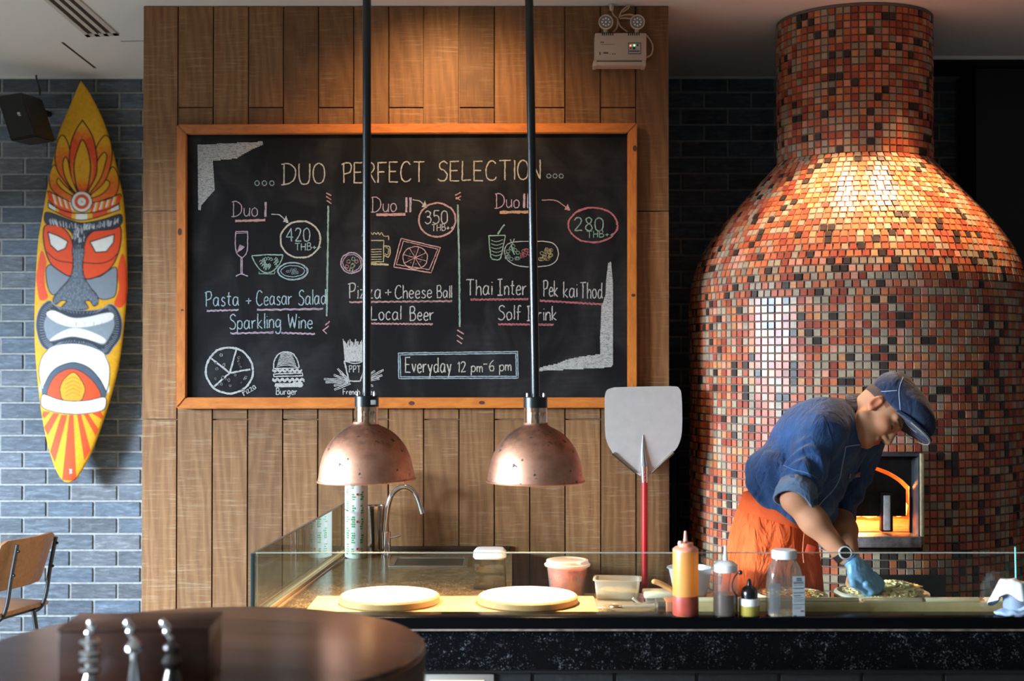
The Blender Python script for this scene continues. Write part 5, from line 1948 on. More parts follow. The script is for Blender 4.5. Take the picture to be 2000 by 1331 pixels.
def counter_things():
    milky = translucent('milky_plastic', (.72, .70, .66), .62)
    clear = translucent('clear_plastic', (.70, .68, .60), .80, .15, .10)
    greyp = translucent('grey_plastic', (.60, .62, .66), .40)
    # clear square canister with white lid
    Y = 4.80
    c = Vector((at(957, 1100, Y).x, Y, WT))
    root = thing('clear_canister', 'clear square canister with a white lid standing on the worktop before the sink', 'canister', c)
    h = at(957, 1087, Y).z - WT
    b = MB(); b.lathe([(0, 0), (.058, 0), (.0605, .006), (.053, h), (.051, h), (.058, .008), (0, .008)], c, 40, None, 1, 1, 8)
    b.build('body', thin_glass('canister_clear', (.92, .92, .88), 1.5), root)
    b = MB(); b.lathe([(0, h - .004), (.056, h - .004), (.060, h + .002), (.059, h + .016), (.048, h + .028), (0, h + .030)], c, 40, None, 1, 1, 5)
    b.build('lid', plain('lid_white', (.66, .66, .66), .4), root)
    # cutting board
    xa, xb = at(606, 1180, 4.4).x, at(1165, 1180, 4.4).x
    b = MB(); b.box(((xa + xb) / 2, 4.405, WT + .007), (xb - xa, .29, .014), .004)
    top(b.build('cutting_board', plain('butter_board', (.66, .47, .20), .5, 0, .05, 12), origin=((xa + xb) / 2, 4.405, WT)), 'wide pale yellow cutting board under the two heat lamps', 'cutting board')
    # round serving boards
    proto = None
    for i, (px, yy, lab) in enumerate(((761, 4.425, 'round wooden board with white top under the first heat lamp'), (1031, 4.42, 'round wooden board with white top under the second heat lamp, before the pink tub'))):
        cc = Vector((at(px, 1175, yy).x, yy, WT + .014))
        if proto is None:
            proto = thing('round_board', lab, 'serving board', cc, 'round boards under the heat lamps')
            b = MB(); b.lathe([(0, 0), (.158, 0), (.166, .004), (.166, .022), (.162, .026), (0, .026)], cc, 72)
            b.build('wood_disc', wood('board_beech', (.50, .24, .09), (.62, .33, .14), (6, 30, 30), .5), proto)
            b = MB(); b.lathe([(0, .0265), (.158, .0265), (.157, .0285), (0, .0290)], cc, 72)
            b.build('white_top', plain('board_white', (.80, .78, .74), .5), proto)
        else:
            o = copy_tree(proto)
            o.location = cc; o.rotation_euler.z = .6
            o['label'] = lab
    # pink tub
    Y = 4.622
    c = Vector((at(1108, 1130, Y).x, Y, WT))
    root = thing('plastic_tub', 'round lidded plastic tub with pink contents behind the round board', 'tub', c)
    h = at(1108, 1103, Y).z - WT
    b = MB(); b.lathe(tub_profile(.056, .071, h), c, 48)
    b.build('body', translucent('tub_plastic', (.70, .60, .54), .82), root)
    b = MB(); b.lathe([(.060, h - .004), (.079, h - .004), (.080, h + .002), (.074, h + .006), (.072, h + .016), (.064, h + .018), (.06, h + .013), (0, h + .013)], c, 48)
    b.build('lid', milky, root)
    b = MB(); b.lathe([(0, .007), (.0525, .007), (.0668, h - .014), (.05, h - .006), (0, h - .010)], c, 32)
    b.build('contents', plain('pink_pickle', (.62, .11, .08), .5, 0, .55, 45, .5), root)
    # rectangular container
    Y = 4.56
    c = Vector((at(1206, 1150, Y).x, Y, WT + .004))
    root = thing('food_container', 'rectangular clear food container with yellowish contents right of the pink tub', 'container', c)
    rz = Matrix.Rotation(math.radians(-7), 3, 'Z')
    h = .066
    b = MB(); b.lathe([(0, 0), (.092, 0), (.097, .004), (.105, h), (.113, h), (.113, h + .003), (.102, h + .003), (.093, .006), (0, .006)], c, 48, rz, .73, .52, 7)
    b.build('body', milky, root)
    b = MB(); b.lathe([(0, .007), (.09, .007), (.094, .026), (.06, .034), (0, .029)], c, 32, rz, .73, .52, 7)
    b.build('contents', plain('yellow_slices', (.62, .50, .16), .5, 0, .4, 60, .6), root)
    # thin disc lid under it
    Y = 4.47
    c = Vector((at(1190, 1168, Y).x, Y, WT + .0005))
    b = MB(); b.lathe([(0, 0), (.086, 0), (.088, .002), (.086, .004), (.078, .0035), (0, .003)], c, 48)
    top(b.build('disc_lid', milky, origin=c), 'flat round milky lid lying in front of the rectangular container', 'lid')
    # oval clear tray with a spoon
    Y = 4.36
    c = Vector((at(1232, 1190, Y).x, Y, WT + .0005))
    b = MB(); b.lathe([(0, 0), (.062, 0), (.088, .012), (.092, .013), (.090, .015), (.062, .003), (0, .003)], c, 48, None, 1, .62)
    top(b.build('oval_tray', clear, origin=c), 'shallow clear oval tray on the counter left of the orange bottle', 'tray')
    root = thing('spoon', 'bright metal spoon lying in the clear oval tray', 'spoon', c + Vector((0, 0, .004)))
    b = MB(); b.tube([c + Vector((-.03, .0, .012)), c + Vector((.02, -.004, .014)), c + Vector((.075, -.012, .020))], [.006, .004, .005], 8)
    b.build('handle', plain('spoon_steel', (.8, .78, .74), .3, .8), root)
    b = MB(); b.ball(c + Vector((-.048, .002, .012)), (.024, .015, .005), 16, 8)
    b.build('bowl', plain('spoon_bowl', (.5, .45, .38), .25, 1), root)
    # ladle
    Y = 4.43
    p = lambda x, y, d=0: at(x, y, Y + d)
    root = thing('ladle', 'pale curved plastic ladle lying beside the disc lid', 'ladle', p(1260, 1180))
    b = MB(); b.tube(crom([p(1236, 1169), p(1243, 1175), p(1254, 1182), p(1266, 1184.5)], 6), [.004] * 19, 8)
    b.build('handle', plain('ladle_pale', (.62, .56, .48), .4), root)
    b = MB(); b.ball(p(1271, 1181), (.030, .026, .010), 20, 10)
    b.build('bowl', clear, root)
    # flat lidded box
    Y = 4.50
    a_, d_ = at(1258, 1157, Y), at(1326, 1169, Y)
    root = thing('flat_container', 'low pale container with rounded lid left of the orange bottle', 'container', ((a_.x + d_.x) / 2, Y, WT))
    b = MB(); b.box(((a_.x + d_.x) / 2, Y + .03, (a_.z + d_.z) / 2), (d_.x - a_.x, .09, a_.z - d_.z), .006)
    b.build('lid', plain('lid_greenish', (.60, .58, .46), .4), root)
    b = MB(); b.box(((a_.x + d_.x) / 2, Y + .03, (d_.z + WT) / 2), (d_.x - a_.x - .012, .08, d_.z - WT), .003)
    b.build('body', milky, root)
    # steel insert pan with sauce
    Y = 4.31
    a_, d_ = at(1286, 1177, Y), at(1322, 1205, Y)
    cx = (a_.x + d_.x) / 2
    root = thing('insert_pan', 'small steel insert pan with a terracotta inner pot left of the orange bottle', 'pan', (cx, Y + .04, WT))
    b = MB(); b.box((cx - .004, Y + .04, (a_.z + WT) / 2), (d_.x - a_.x, .08, a_.z - WT), .004)
    b.build('body', M['steel'], root)
    b = MB(); b.box((cx + .012, Y + .035, (a_.z + WT) / 2 + .003), (.034, .084, a_.z - WT), .004)
    b.build('sauce_pot', plain('terracotta_plastic', (.62, .22, .12), .4), root)
    # bucket and spatula
    Y = 4.55
    c = Vector((at(1348, 1140, Y).x, Y, WT))
    root = thing('plastic_bucket', 'translucent grey plastic bucket behind the orange bottle', 'bucket', c)
    h = at(1348, 1110, Y).z - WT
    b = MB(); b.lathe(tub_profile(.050, .073, h, .0025, .006), c, 48)
    b.build('body', greyp, root)
    b = MB(); b.lathe([(0, .008), (.048, .008), (.053, .022), (.02, .03), (0, .026)], c, 24)
    b.build('contents', plain('onion_bits', (.62, .50, .40), .6, 0, .6, 90, .6), root)
    p = lambda x, y, d=0: at(x, y, 4.41 + d)
    root = thing('spatula', 'orange plastic spatula handle sticking out behind the orange bottle', 'spatula', p(1300, 1146))
    b = MB(); b.tube(crom([p(1273, 1136), p(1285, 1138.5), p(1300, 1146), p(1322, 1160), p(1350, 1178, .03)], 5), [.004, .0075, .0085, .0085, .0085] + [.009] * 16, 12)
    b.build('handle', plain('spatula_orange', (.72, .33, .12), .4), root)
    b = MB(); b.box(p(1356, 1181, .045), (.05, .04, .006), .002)
    b.build('blade', plain('spatula_orange_blade', (.72, .33, .12), .4), root)


counter_things()


# ------------------------------------------------------------------ bottles on the ledge
def bottles():
    Y = 4.197
    k = 1 / ppm(Y)
    # orange squeeze bottle
    c = Vector((at(1339, 1150, Y).x, Y, LT))
    root = thing('squeeze_bottle', 'tall orange squeeze bottle with pointed nozzle on the counter ledge', 'bottle', c)
    H = (1203 - 1079) * k
    b = MB(); b.lathe([(0, 0), (24 * k, 0), (25 * k, 2 * k), (25 * k, H - 3 * k), (24.5 * k, H), (0, H)], c, 48)
    b.build('body', translucent('orange_plastic', (.86, .42, .10), .05, .35, .05), root)
    b = MB(); b.lathe([(0, .5 * k), (24.4 * k, .5 * k), (25.25 * k, 2 * k), (25.25 * k, 36 * k), (25.1 * k, 38 * k)], c, 48)
    b.build('sauce_level', plain('red_sauce', (.33, .05, .03), .35, 0, .3, 30), root)
    b = MB(); b.lathe([(0, H), (25 * k, H), (25 * k, H + 4 * k), (20 * k, H + 8 * k), (15 * k, H + 9 * k), (15 * k, H + 16 * k), (0, H + 17 * k)], c, 40)
    cap = b.build('cap', plain('salmon_cap', (.80, .27, .16), .4), root)
    b = MB(); b.lathe([(4.5 * k, H + 16 * k), (2.2 * k, H + 39 * k), (0, H + 39.5 * k)], c, 16)
    b.build('nozzle', plain('salmon_nozzle', (.80, .30, .18), .4), cap)
    b = MB(); b.lathe([(4 * k, 0), (4 * k, 6 * k), (0, 7 * k)], c + Vector((-11 * k, -8 * k, H + 14 * k)), 12)
    b.build('tip_cap', plain('pale_tip_cap', (.8, .52, .42), .4), cap)
    # white topped squeeze bottle
    c = Vector((at(1417, 1150, Y).x, Y, LT))
    root = thing('squeeze_bottle', 'clear squeeze bottle of dark sauce with white top and black tether', 'bottle', c)
    H = (1203 - 1119) * k
    b = MB(); b.lathe([(0, 0), (23 * k, 0), (24 * k, 2 * k), (24 * k, H), (0, H)], c, 48)
    b.build('body', translucent('clear_squeeze', (.72, .56, .45), .84, .25, .07), root)
    b = MB(); b.lathe([(0, 1 * k), (22.8 * k, 1 * k), (23.2 * k, 3 * k), (23.2 * k, 41 * k), (0, 41 * k)], c, 40)
    b.build('sauce', plain('soy_sauce', (.02, .016, .02), .2), root)
    b = MB(); b.lathe([(0, H), (23 * k, H), (23.5 * k, H + 14 * k), (15 * k, H + 20 * k), (6 * k, H + 22 * k), (0, H + 22 * k)], c, 40)
    cap = b.build('cap', plain('cap_white', (.68, .68, .66), .4), root)
    b = MB(); b.lathe([(5.5 * k, H + 21 * k), (3 * k, H + 42 * k), (3 * k, H + 50 * k), (0, H + 51 * k)], c, 16)
    b.build('nozzle', plain('nozzle_white', (.72, .72, .70), .4), cap)
    p = lambda x, y: at(x, y, Y - .03)
    b = MB(); b.tube(crom([p(1443, 1119), p(1434, 1129), p(1430, 1145), p(1434, 1158), p(1440, 1164)], 6), .0022, 8)
    b.ball(p(1446, 1119), .0075, 12, 8)
    b.build('tether', M['blackgloss'], cap)
    # small oil bottle
    c = Vector((at(1463, 1180, Y).x, Y - .005, LT))
    root = thing('oil_bottle', 'small yellow oil bottle with a black pointed cap', 'bottle', c)
    b = MB(); b.lathe([(0, 0), (19 * k, 0), (20 * k, 2 * k), (20 * k, 30 * k), (0, 30 * k)], c, 40)
    b.build('body', translucent('oil_plastic', (.66, .56, .12), .25, .2, .08), root)
    b = MB(); b.lathe([(0, 1 * k), (18.8 * k, 1 * k), (19.2 * k, 3 * k), (19.2 * k, 19 * k), (0, 19 * k)], c, 32)
    b.build('oil', plain('olive_oil', (.42, .33, .02), .2), root)
    b = MB(); b.lathe([(0, 30 * k), (20 * k, 19 * k), (20.4 * k, 30 * k), (19.5 * k, 33 * k), (0, 33 * k)][1:], c, 32)
    b.build('collar', plain('collar_white', (.68, .68, .64), .4), root)
    b = MB(); b.lathe([(16 * k, 33 * k), (16.5 * k, 45 * k), (13 * k, 53 * k), (5 * k, 58 * k), (3.5 * k, 66 * k), (2 * k, 70 * k), (0, 70.5 * k)], c, 32)
    b.build('cap', M['blackgloss'], root)
    # square jar
    c = Vector((at(1531, 1150, Y).x, Y - .006, LT))
    root = thing('square_jar', 'large clear square jar with white lid and printed label on the ledge', 'jar', c)
    rz = Matrix.Rotation(math.radians(9), 3, 'Z')
    b = MB()
    pr = [(0, 0), (34, 0), (36, 3), (35, 60), (34, 78), (30, 94), (25, 103), (23, 106), (23, 112)]
    b.lathe([(r * k * .93, z * k) for r, z in pr] + [(0, 111 * k)][:0], c, 64, rz, 1, .62, 6)
    b.build('body', translucent('jar_clear', (.62, .58, .50), .80, .12, .10), root)
    b = MB(); b.lathe([(0, 1 * k), (31 * k, 1 * k), (31 * k, 7 * k), (20 * k, 9 * k), (0, 6 * k)], c, 40, rz, 1, .62, 6)
    b.build('contents', plain('spice_dregs', (.42, .33, .20), .7, 0, .6, 120, .6), root)
    b = MB(); b.lathe([(0, 110 * k), (22 * k, 110 * k), (24 * k, 111 * k), (24 * k, 125 * k), (22 * k, 127 * k), (0, 127.5 * k)], c, 48)
    b.build('lid', plain('jar_lid', (.66, .67, .66), .4), root)
    # label lies on the right hand front face
    ca = math.radians(9)
    ux, nx = Vector((math.cos(ca), math.sin(ca), 0)), Vector((math.sin(ca), -math.cos(ca), 0))

    def lab(x0, x1, y0, y1, nm, mt, par, off):
        """rectangle given in photo pixels, laid on the jar's front face"""
        d = 36 * k * .93 * .62 + off
        o = c + nx * d
        q = []
        for X, Yp in ((x0, y1), (x1, y1), (x1, y0), (x0, y0)):
            s = ((X - 1531) * k - nx.x * d) / ux.x
            q.append(o + ux * s + Vector((0, 0, (1203 - Yp) * k)))
        return q
    b = MB(); q = lab(1543.5, 1567.5, 1125, 1202, '', None, None, .0006); b.hexa(q + [v - nx * .0005 for v in q])
    lb = b.build('label', plain('label_paper', (.42, .46, .48), .5), root, smooth=False)
    b = MB()
    rows = [(1551, 1561, 1128, 1130.5), (1551, 1562, 1131.5, 1134), (1545, 1565, 1135.5, 1137), (1545, 1565, 1138, 1139.5), (1546, 1565, 1142, 1142.8), (1544, 1567, 1147.5, 1149), (1544, 1567, 1156, 1157.5), (1545, 1560, 1161.5, 1163), (1547, 1564, 1166, 1166.8),
            (1545, 1566, 1170, 1170.8), (1545, 1566, 1173, 1173.8), (1544, 1567, 1179, 1180.2), (1546, 1565, 1184, 1184.7), (1545, 1560, 1187, 1187.8), (1545, 1551, 1200, 1202)]
    for r in rows:
        q = lab(*r, '', None, None, .0010)
        b.hexa(q + [v - nx * .0003 for v in q])
    b.build('label_print', plain('label_ink', (.05, .055, .07), .6), lb, smooth=False)
    b = MB(); q = lab(1559, 1566, 1191, 1194, '', None, None, .0010); b.hexa(q + [v - nx * .0003 for v in q])
    b.build('label_mark', plain('label_red', (.22, .04, .07), .6), lb, smooth=False)
    b = MB()
    for kx in (0,):
        d = 36 * k * .93 * .62 - .0004
        o = c - ux * 0 + nx * d
        q = []
        for X, Yp in ((1497, 1196), (1519, 1196), (1519, 1138), (1497, 1138)):
            s = ((X - 1531) * k - nx.x * d) / ux.x
            q.append(o + ux * s + Vector((0, 0, (1203 - Yp) * k)))
        b.hexa(q + [v - nx * .0004 for v in q])
    b.build('rear_label', translucent('pale_label', (.62, .68, .72), .72, .4, .04), root, smooth=False)


bottles()


# ------------------------------------------------------------------ prep rail with pizzas
def prep():
    Y = 4.315
    zt = at(1700, 1177, Y).z
    x0 = at(1325, 1180, Y).x
    root = thing('prep_rail', 'long stainless steel topping rail behind the glass', 'prep rail', ((x0 + XR) / 2, Y + .1, WT))
    b = MB(); b.box(((x0 + XR) / 2, Y + .015, (zt + WT) / 2), (XR - x0, .03, zt - WT), .003)
    b.build('body', plain('rail_steel', (.62, .44, .22), .35, .1, .08, 40), root)
    proto = None
    segs = ((1326, 1679), (1687, 1802), (1810, 1915), (1925, 2060))
    for i, (a, c) in enumerate(segs):
        pa, pc = at(a, 1172, Y), at(c, 1172, Y)
        b = MB(); b.box(((pa.x + pc.x) / 2, Y + .016, zt + .004), (pc.x - pa.x, .030, .009), .003)
        b.box(((pa.x + pc.x) / 2, Y + .012, zt + .0105), (pc.x - pa.x, .014, .005), .0015)
        b.build('pan_rim', plain('rim_steel', (.82, .66, .44), .35, .1), root)
    # pizzas
    def pizza(px, yc, r, lab, tall, cols, gap):
        c = Vector((at(px, 1160, yc).x, yc, WT + .018))
        root = thing('pizza', lab, 'pizza', c, 'pizzas being topped on the rail')
        b = MB(); b.lathe([(0, -.018), (r * .97, -.018), (r * 1.0, -.002), (0, -.002)], c, 48)
        b.build('tray', plain('pan_black', (.02, .018, .016), .4), root)
        b = MB()
        b.lathe([(0, 0), (r * .96, 0), (r, .006), (r * .99, .016), (r * .93, .020), (r * .86, .013), (0, .012)], c, 56)
        b.build('crust', plain('pizza_dough', (.66, .58, .43), .7, 0, .12, 40, .3), root)
        for nm, col, n, s, mul in cols:
            b = MB()
            for _ in range(n):
                a, rr = RND.uniform(0, 2 * pi), r * .84 * math.sqrt(RND.random())
                x, y = rr * math.cos(a), rr * math.sin(a)
                if gap and math.hypot(x - gap[0], y - gap[1]) < .045:
                    continue
                hz = .013 + tall * math.exp(-((x - .05) ** 2 + y * y) / (.10 ** 2)) * RND.uniform(.3, 1)
                sz = s * RND.uniform(.6, 1.3)
                b.box(c + Vector((x, y, hz)), (sz * mul, sz * .55, sz * .4), 0, Matrix.Rotation(RND.uniform(0, 3), 3, 'Z') @ Matrix.Rotation(RND.uniform(-.6, .6), 3, 'X'))
            o = b.build(nm, plain(nm + '_food', col, .5), root, smooth=False)
            o['kind'] = 'stuff'
    ch = (.90, .76, .36)
    pizza(1545, 4.475, .122, 'pizza with tomato and orange toppings behind the square jar', .010,
          (('cheese', ch, 260, .012, 1.8), ('tomato', (.62, .10, .03), 120, .015, 1), ('carrot', (.75, .26, .04), 120, .014, 1.3), ('herbs', (.10, .20, .04), 60, .010, 1.6)), None)
    pizza(1722, 4.512, .158, 'pizza heaped with grated cheese under the blue gloved hand', .040,
          (('cheese', ch, 700, .011, 2.0), ('cream_cheese', (.88, .80, .52), 350, .010, 1.8), ('ham', (.60, .22, .12), 90, .014, 1.2), ('herbs', (.16, .28, .06), 60, .010, 1.7)), None)


prep()


# ------------------------------------------------------------------ cloth and straw at the right end
def cloth_cup():
    Y = 4.20
    c = Vector((at(1983, 1200, Y).x, Y - .007, LT))
    root = thing('glass_cup', 'glass cup under a white cloth at the right end of the ledge', 'cup', c)
    b = MB(); b.lathe([(0, 0), (.036, 0), (.038, .003), (.042, .10), (.040, .10), (.036, .006), (0, .006)], c, 40)
    b.build('body', translucent('frosted_cup', (.60, .70, .85), .4, .2, .1), root)
    # folded cloth: a drape over the cup
    k = 1 / ppm(Y)
    b = MB()
    nr_, na = 14, 56
    rings = []
    for i in range(nr_ + 1):
        t = i / nr_
        ring = []
        for j in range(na):
            a = 2 * pi * j / na
            ln = .078 + .022 * math.cos(2 * a + .4) + .018 * math.cos(3 * a - 1.0)
            s = t * ln * 1.4
            rr = min(s, .046 + .35 * max(0, s - .05))
            dz = .104 - max(0, s - .046) * .78 + .006 * math.sin(5 * a) * t
            rr += .006 * math.sin(7 * a + 1) * t + .004 * math.sin(11 * a) * t
            z = dz + .012 * math.cos(a + 2.4) * (1 - t)
            ring.append(c + Vector((rr * math.cos(a), rr * math.sin(a), z)))
        rings.append(ring)
    for ring in rings:
        for v in ring:
            v.y = min(v.y, YG - .0075)
    b.loft(rings[1:], False)
    bmesh.ops.contextual_create(b.b, geom=[e for e in b.b.edges if e.is_boundary and all((v.co - (c + Vector((0, 0, .1)))).length < .03 for v in e.verts)])
    o = b.build('white_cloth', plain('cloth_white', (.50, .50, .50), .9, 0, .04, 60, .2), origin=c + Vector((0, 0, .1)), ang=180)
    m = o.modifiers.new('thick', 'SOLIDIFY'); m.thickness = .002; m.offset = 1
    top(o, 'crumpled white cloth draped over the cup at the right end of the counter', 'cloth')
    b = MB()
    for q, rr in (((-.012, -.012, .010), (.062, .034, .012)), ((.03, -.016, .026), (.055, .032, .012))):
        b.ball(c + Vector(q), rr, 28, 12)
    for v in b.b.verts:
        v.co += Vector((0, 0, .003 * math.sin(v.co.x * 160) * math.cos(v.co.y * 90)))
    # flatten onto the ledge
    for v in b.b.verts:
        v.co.z = max(v.co.z, LT + .0005)
        v.co.y = min(v.co.y, YG - .006)
    p = at(1983.5, 1070, Y)
    o = top(b.build('blue_cloth', plain('cloth_blue', (.30, .38, .52), .9, 0, .1, 40, .3), origin=c, ang=180), 'folded pale blue cloth on the ledge at the foot of the cup', 'cloth')
    b = MB(); b.tube([at(1985, 1165, Y + .01), at(1983, 1069, Y + .01)], .0025, 10)
    top(b.build('straw', plain('teal_straw', (.16, .55, .50), .4), origin=at(1985, 1165, Y + .01)), 'thin teal straw standing upright out of the cloth covered cup', 'straw')


cloth_cup()


# ------------------------------------------------------------------ round table, box and silver shakers
def table():
    h = 0.665
    zt = EYE - h
    c = Vector((at(405, 1165, 3.1).x, 3.07, zt))
    R_ = 0.505
    root = thing('round_table', 'dark round wooden table in the foreground', 'table', (c.x, c.y, 0))
    t = NT('dark_table_wood')
    v = t.coord('Object', (1, 1, 1), (0, 0, math.radians(12)))
    sep = t.n('ShaderNodeSeparateXYZ'); t.l(v, sep.inputs[0])
    pl = t.math('MULTIPLY', sep.outputs[1], 6.2)
    fr = t.math('FRACT', pl)
    gap = t.math('LESS_THAN', t.math('MINIMUM', fr, t.math('SUBTRACT', 1.0, fr)), 0.02)
    fl = t.n('ShaderNodeMath', operation='FLOOR'); t.l(pl, fl.inputs[0])
    wn = t.n('ShaderNodeTexWhiteNoise', noise_dimensions='1D'); t.l(fl.outputs[0], wn.inputs['W'])
    mp = t.n('ShaderNodeMapping'); t.l(v, mp.inputs[0]); mp.inputs['Scale'].default_value = (2, 26, 26)
    n = t.noise(mp.outputs[0], 1.6, 6, .6, 1.0)
    f = t.math('ADD', t.math('MULTIPLY', n, .75), t.math('MULTIPLY', wn.outputs['Value'], .3))
    col = t.ramp(f, [(.3, (.035, .016, .011)), (.75, (.105, .048, .030))])
    col = t.mix(gap, col, (.012, .006, .004))
    bs = t.bsdf(Base_Color=col, Roughness=.2, Normal=t.bump(n, .06, .004))
    mt = t.done(bs)
    b = MB(); b.lathe([(0, -.03), (R_ - .006, -.03), (R_, -.026), (R_, -.004), (R_ - .004, 0), (0, 0)], c, 128)
    b.build('tabletop', mt, root)
    b = MB(); b.lathe([(R_ - .02, -.085), (R_ + .001, -.085), (R_ + .003, -.08), (R_ + .003, -.012), (R_ + .0005, -.009)], c, 128)
    b.build('apron_band', wood('table_band', (.05, .022, .010), (.13, .06, .025), (20, 20, 4), .35), root)
    b = MB(); b.lathe([(0, -.03), (.05, -.03), (.05, -zt + .05), (0, -zt + .05)], c, 28)
    b.build('pedestal', M['black'], root)
    b = MB(); b.lathe([(0, -zt), (.28, -zt), (.28, -zt + .015), (.06, -zt + .05), (0, -zt + .05)], c, 48)
    b.build('base', M['black'], root)
    # wooden box
    Y = 2.70
    a_, d_ = at(111, 1235, Y), at(402, 1228, Y)
    dp = .16
    bz = at(250, 1234, Y).z
    root = thing('caddy_box', 'dark wooden box standing on the round table', 'box', ((a_.x + d_.x) / 2, Y + dp / 2, zt))
    mtl = wood('caddy_wood', (.022, .006, .003), (.055, .017, .008), (3, 30, 30), .35)
    w = d_.x - a_.x
    rz = Matrix.Rotation(math.radians(3), 3, 'Z')
    cc = Vector(((a_.x + d_.x) / 2, Y + dp / 2, zt))
    b = MB(); b.box(cc + Vector((0, 0, (bz - zt) / 2)), (w, dp, bz - zt), .004, rz)
    b.build('body', mtl, root)
    b = MB(); b.box(cc + Vector((0, 0, bz - zt + .004)), (w + .004, dp + .004, .008), .003, rz)
    b.build('lid', mtl, root)
    sil = plain('polished_silver', (.78, .80, .84), .12, 1.0)
    # three silver shakers
    Ys = 2.63
    for px, lean, kind, lab in ((176, .0, 0, 'silver shaker of stacked rings before the box, nearest the chair'), (262, .35, 1, 'silver shaker with flared bell before the middle of the box'), (336, .45, 2, 'dark silver shaker before the box, farthest from the chair')):
        c0 = Vector((at(px, 1260, Ys).x, Ys, zt))
        root = thing('table_shaker', lab, 'shaker', c0, 'silver shakers on the table')
        q = 1 / ppm(Ys)
        zof = lambda y: at(px, y, Ys).z - zt
        b = MB()
        if kind == 0:
            pr = [(0, 0), (22, 0), (22, 8)]
            for y_ in (1309, 1289, 1276, 1254):
                z_ = zof(y_) / q
                pr += [(9, z_ - 8), (18, z_ - 5), (21, z_), (18, z_ + 5), (9, z_ + 7)]
            pr += [(0, zof(1246) / q)]
        elif kind == 1:
            z_ = zof(1262) / q
            pr = [(0, 0), (16, 0), (15, 10), (7, z_ - 30), (8, z_ - 14), (18, z_ - 10), (17, z_), (9, z_ + 10), (5, z_ + 16), (0, z_ + 17)]
        else:
            z_ = zof(1262) / q
            pr = [(0, 0), (22, 0), (22, 16), (12, z_ - 46), (20, z_ - 30), (12, z_ - 16), (18, z_ - 4), (17, z_ + 2), (8, z_ + 9), (5, z_ + 14), (0, z_ + 15)]
        b.lathe([(r * q, z * q) for r, z in pr], c0, 36)
        b.build('body', sil if kind < 2 else plain('smoked_silver', (.10, .09, .09), .25, .9), root)
        b = MB()
        zt_ = zof(1246 if kind == 0 else 1246)
        p0 = c0 + Vector((0, 0, zt_ - .004))
        t_ = c0 + Vector((-.024 * lean * 2 + .001, 0, zof(1213)))
        b.tube(crom([p0, p0.lerp(t_, .35) + Vector((-.004, 0, 0)), p0.lerp(t_, .6) + Vector((.004, 0, 0)), t_], 5), [.005] * 5 + [.007] * 5 + [.0075] * 5 + [.005], 12)
        b.ball(p0.lerp(t_, .85), (.007, .007, .010), 12, 10)
        b.build('top_knob', sil, root)


table()


# ------------------------------------------------------------------ chair
def chair():
    loc = Vector((-2.456, 6.28, 0))
    root = thing('dining_chair', 'wooden chair with black metal frame by the brick wall', 'chair', loc)
    oak = wood('chair_oak', (.24, .10, .035), (.40, .20, .085), (4, 30, 30), .42)
    Mz = Matrix.Translation(loc) @ Matrix.Rotation(math.radians(74), 4, 'Z')
    T = lambda x, y, z: Mz @ Vector((x, y, z))
    # curved backrest
    rings = []
    for i in range(13):
        s = -1 + 2 * i / 12
        x = .2 * s
        y = -.20 - .0 + .035 * s * s
        hh = .118 if abs(s) < .95 else .10
        zc = .70
        lean = -.035
        sec = []
        for dy, dz in ((-.009, -1), (.009, -1), (.009, 1), (-.009, 1)):
            sec.append(T(x, y + dy + lean * dz, zc + hh * dz))
        rings.append(sec)
    b = MB(); b.loft(rings)
    bmesh.ops.bevel(b.b, geom=[e for e in b.b.edges if e.calc_face_angle(0) > .7], offset=.006, segments=2, affect='EDGES')
    b.build('backrest', oak, root)
    b = MB(); b.box((0, 0, 0), (.40, .40, .022), .008)
    for v in b.b.verts:
        v.co = Mz @ (v.co + Vector((0, .02, .475)))
    b.build('seat', oak, root)
    blk = plain('chair_black', (.010, .011, .014), .35)
    for sx in (-1, 1):
        x = .145 * sx
        b = MB()
        b.tube(crom([T(x, -.255, .80), T(x, -.225, .66), T(x, -.20, .52), T(x, -.165, .455), T(x, -.10, .445), T(x, .15, .445)], 6), .0095, 10)
        up = b.build('back_upright', blk, root)
        b = MB()
        for z_, y_ in ((.77, -.262), (.66, -.238)):
            b.ball(T(x, y_, z_), .007, 8, 6)
        b.build('bolts', M['blackgloss'], up)
        for sy in (-1, 1):
            b = MB(); b.tube([T(x, .13 * sy, .46), T(x + .04 * sx, .18 * sy, .0)], .011, 10)
            b.build('leg', blk, root)
    b = MB()
    b.box((0, 0, 0), (.30, .30, .02), .003)
    for v in b.b.verts:
        v.co = Mz @ (v.co + Vector((0, .01, .452)))
    b.build('seat_frame', blk, root)


chair()

# ------------------------------------------------------------------ the cook: one implicit surface per garment
def A3(v):
    return np.array(tuple(v), np.float64)


def sd_cap(P, a, b, ra, rb):
    a, b = A3(a), A3(b)
    ba = b - a
    t = np.clip(((P - a) @ ba) / max(1e-12, ba @ ba), 0, 1)
    return np.linalg.norm(P - a - t[:, None] * ba, axis=1) - (ra + (rb - ra) * t)


def sd_ell(P, c, r, R=None):
    q = P - A3(c)
    if R is not None:
        q = q @ R                     # columns of R are the local axes
    r = np.array(r, np.float64)
    k0 = np.linalg.norm(q / r, axis=1)
    k1 = np.linalg.norm(q / (r * r), axis=1)
    return k0 * (k0 - 1) / np.maximum(k1, 1e-9)


def smin(a, b, k):
    h = np.clip(0.5 + 0.5 * (b - a) / k, 0, 1)
    return b + (a - b) * h - k * h * (1 - h)


def smax(a, b, k):
    return -smin(-a, -b, k)


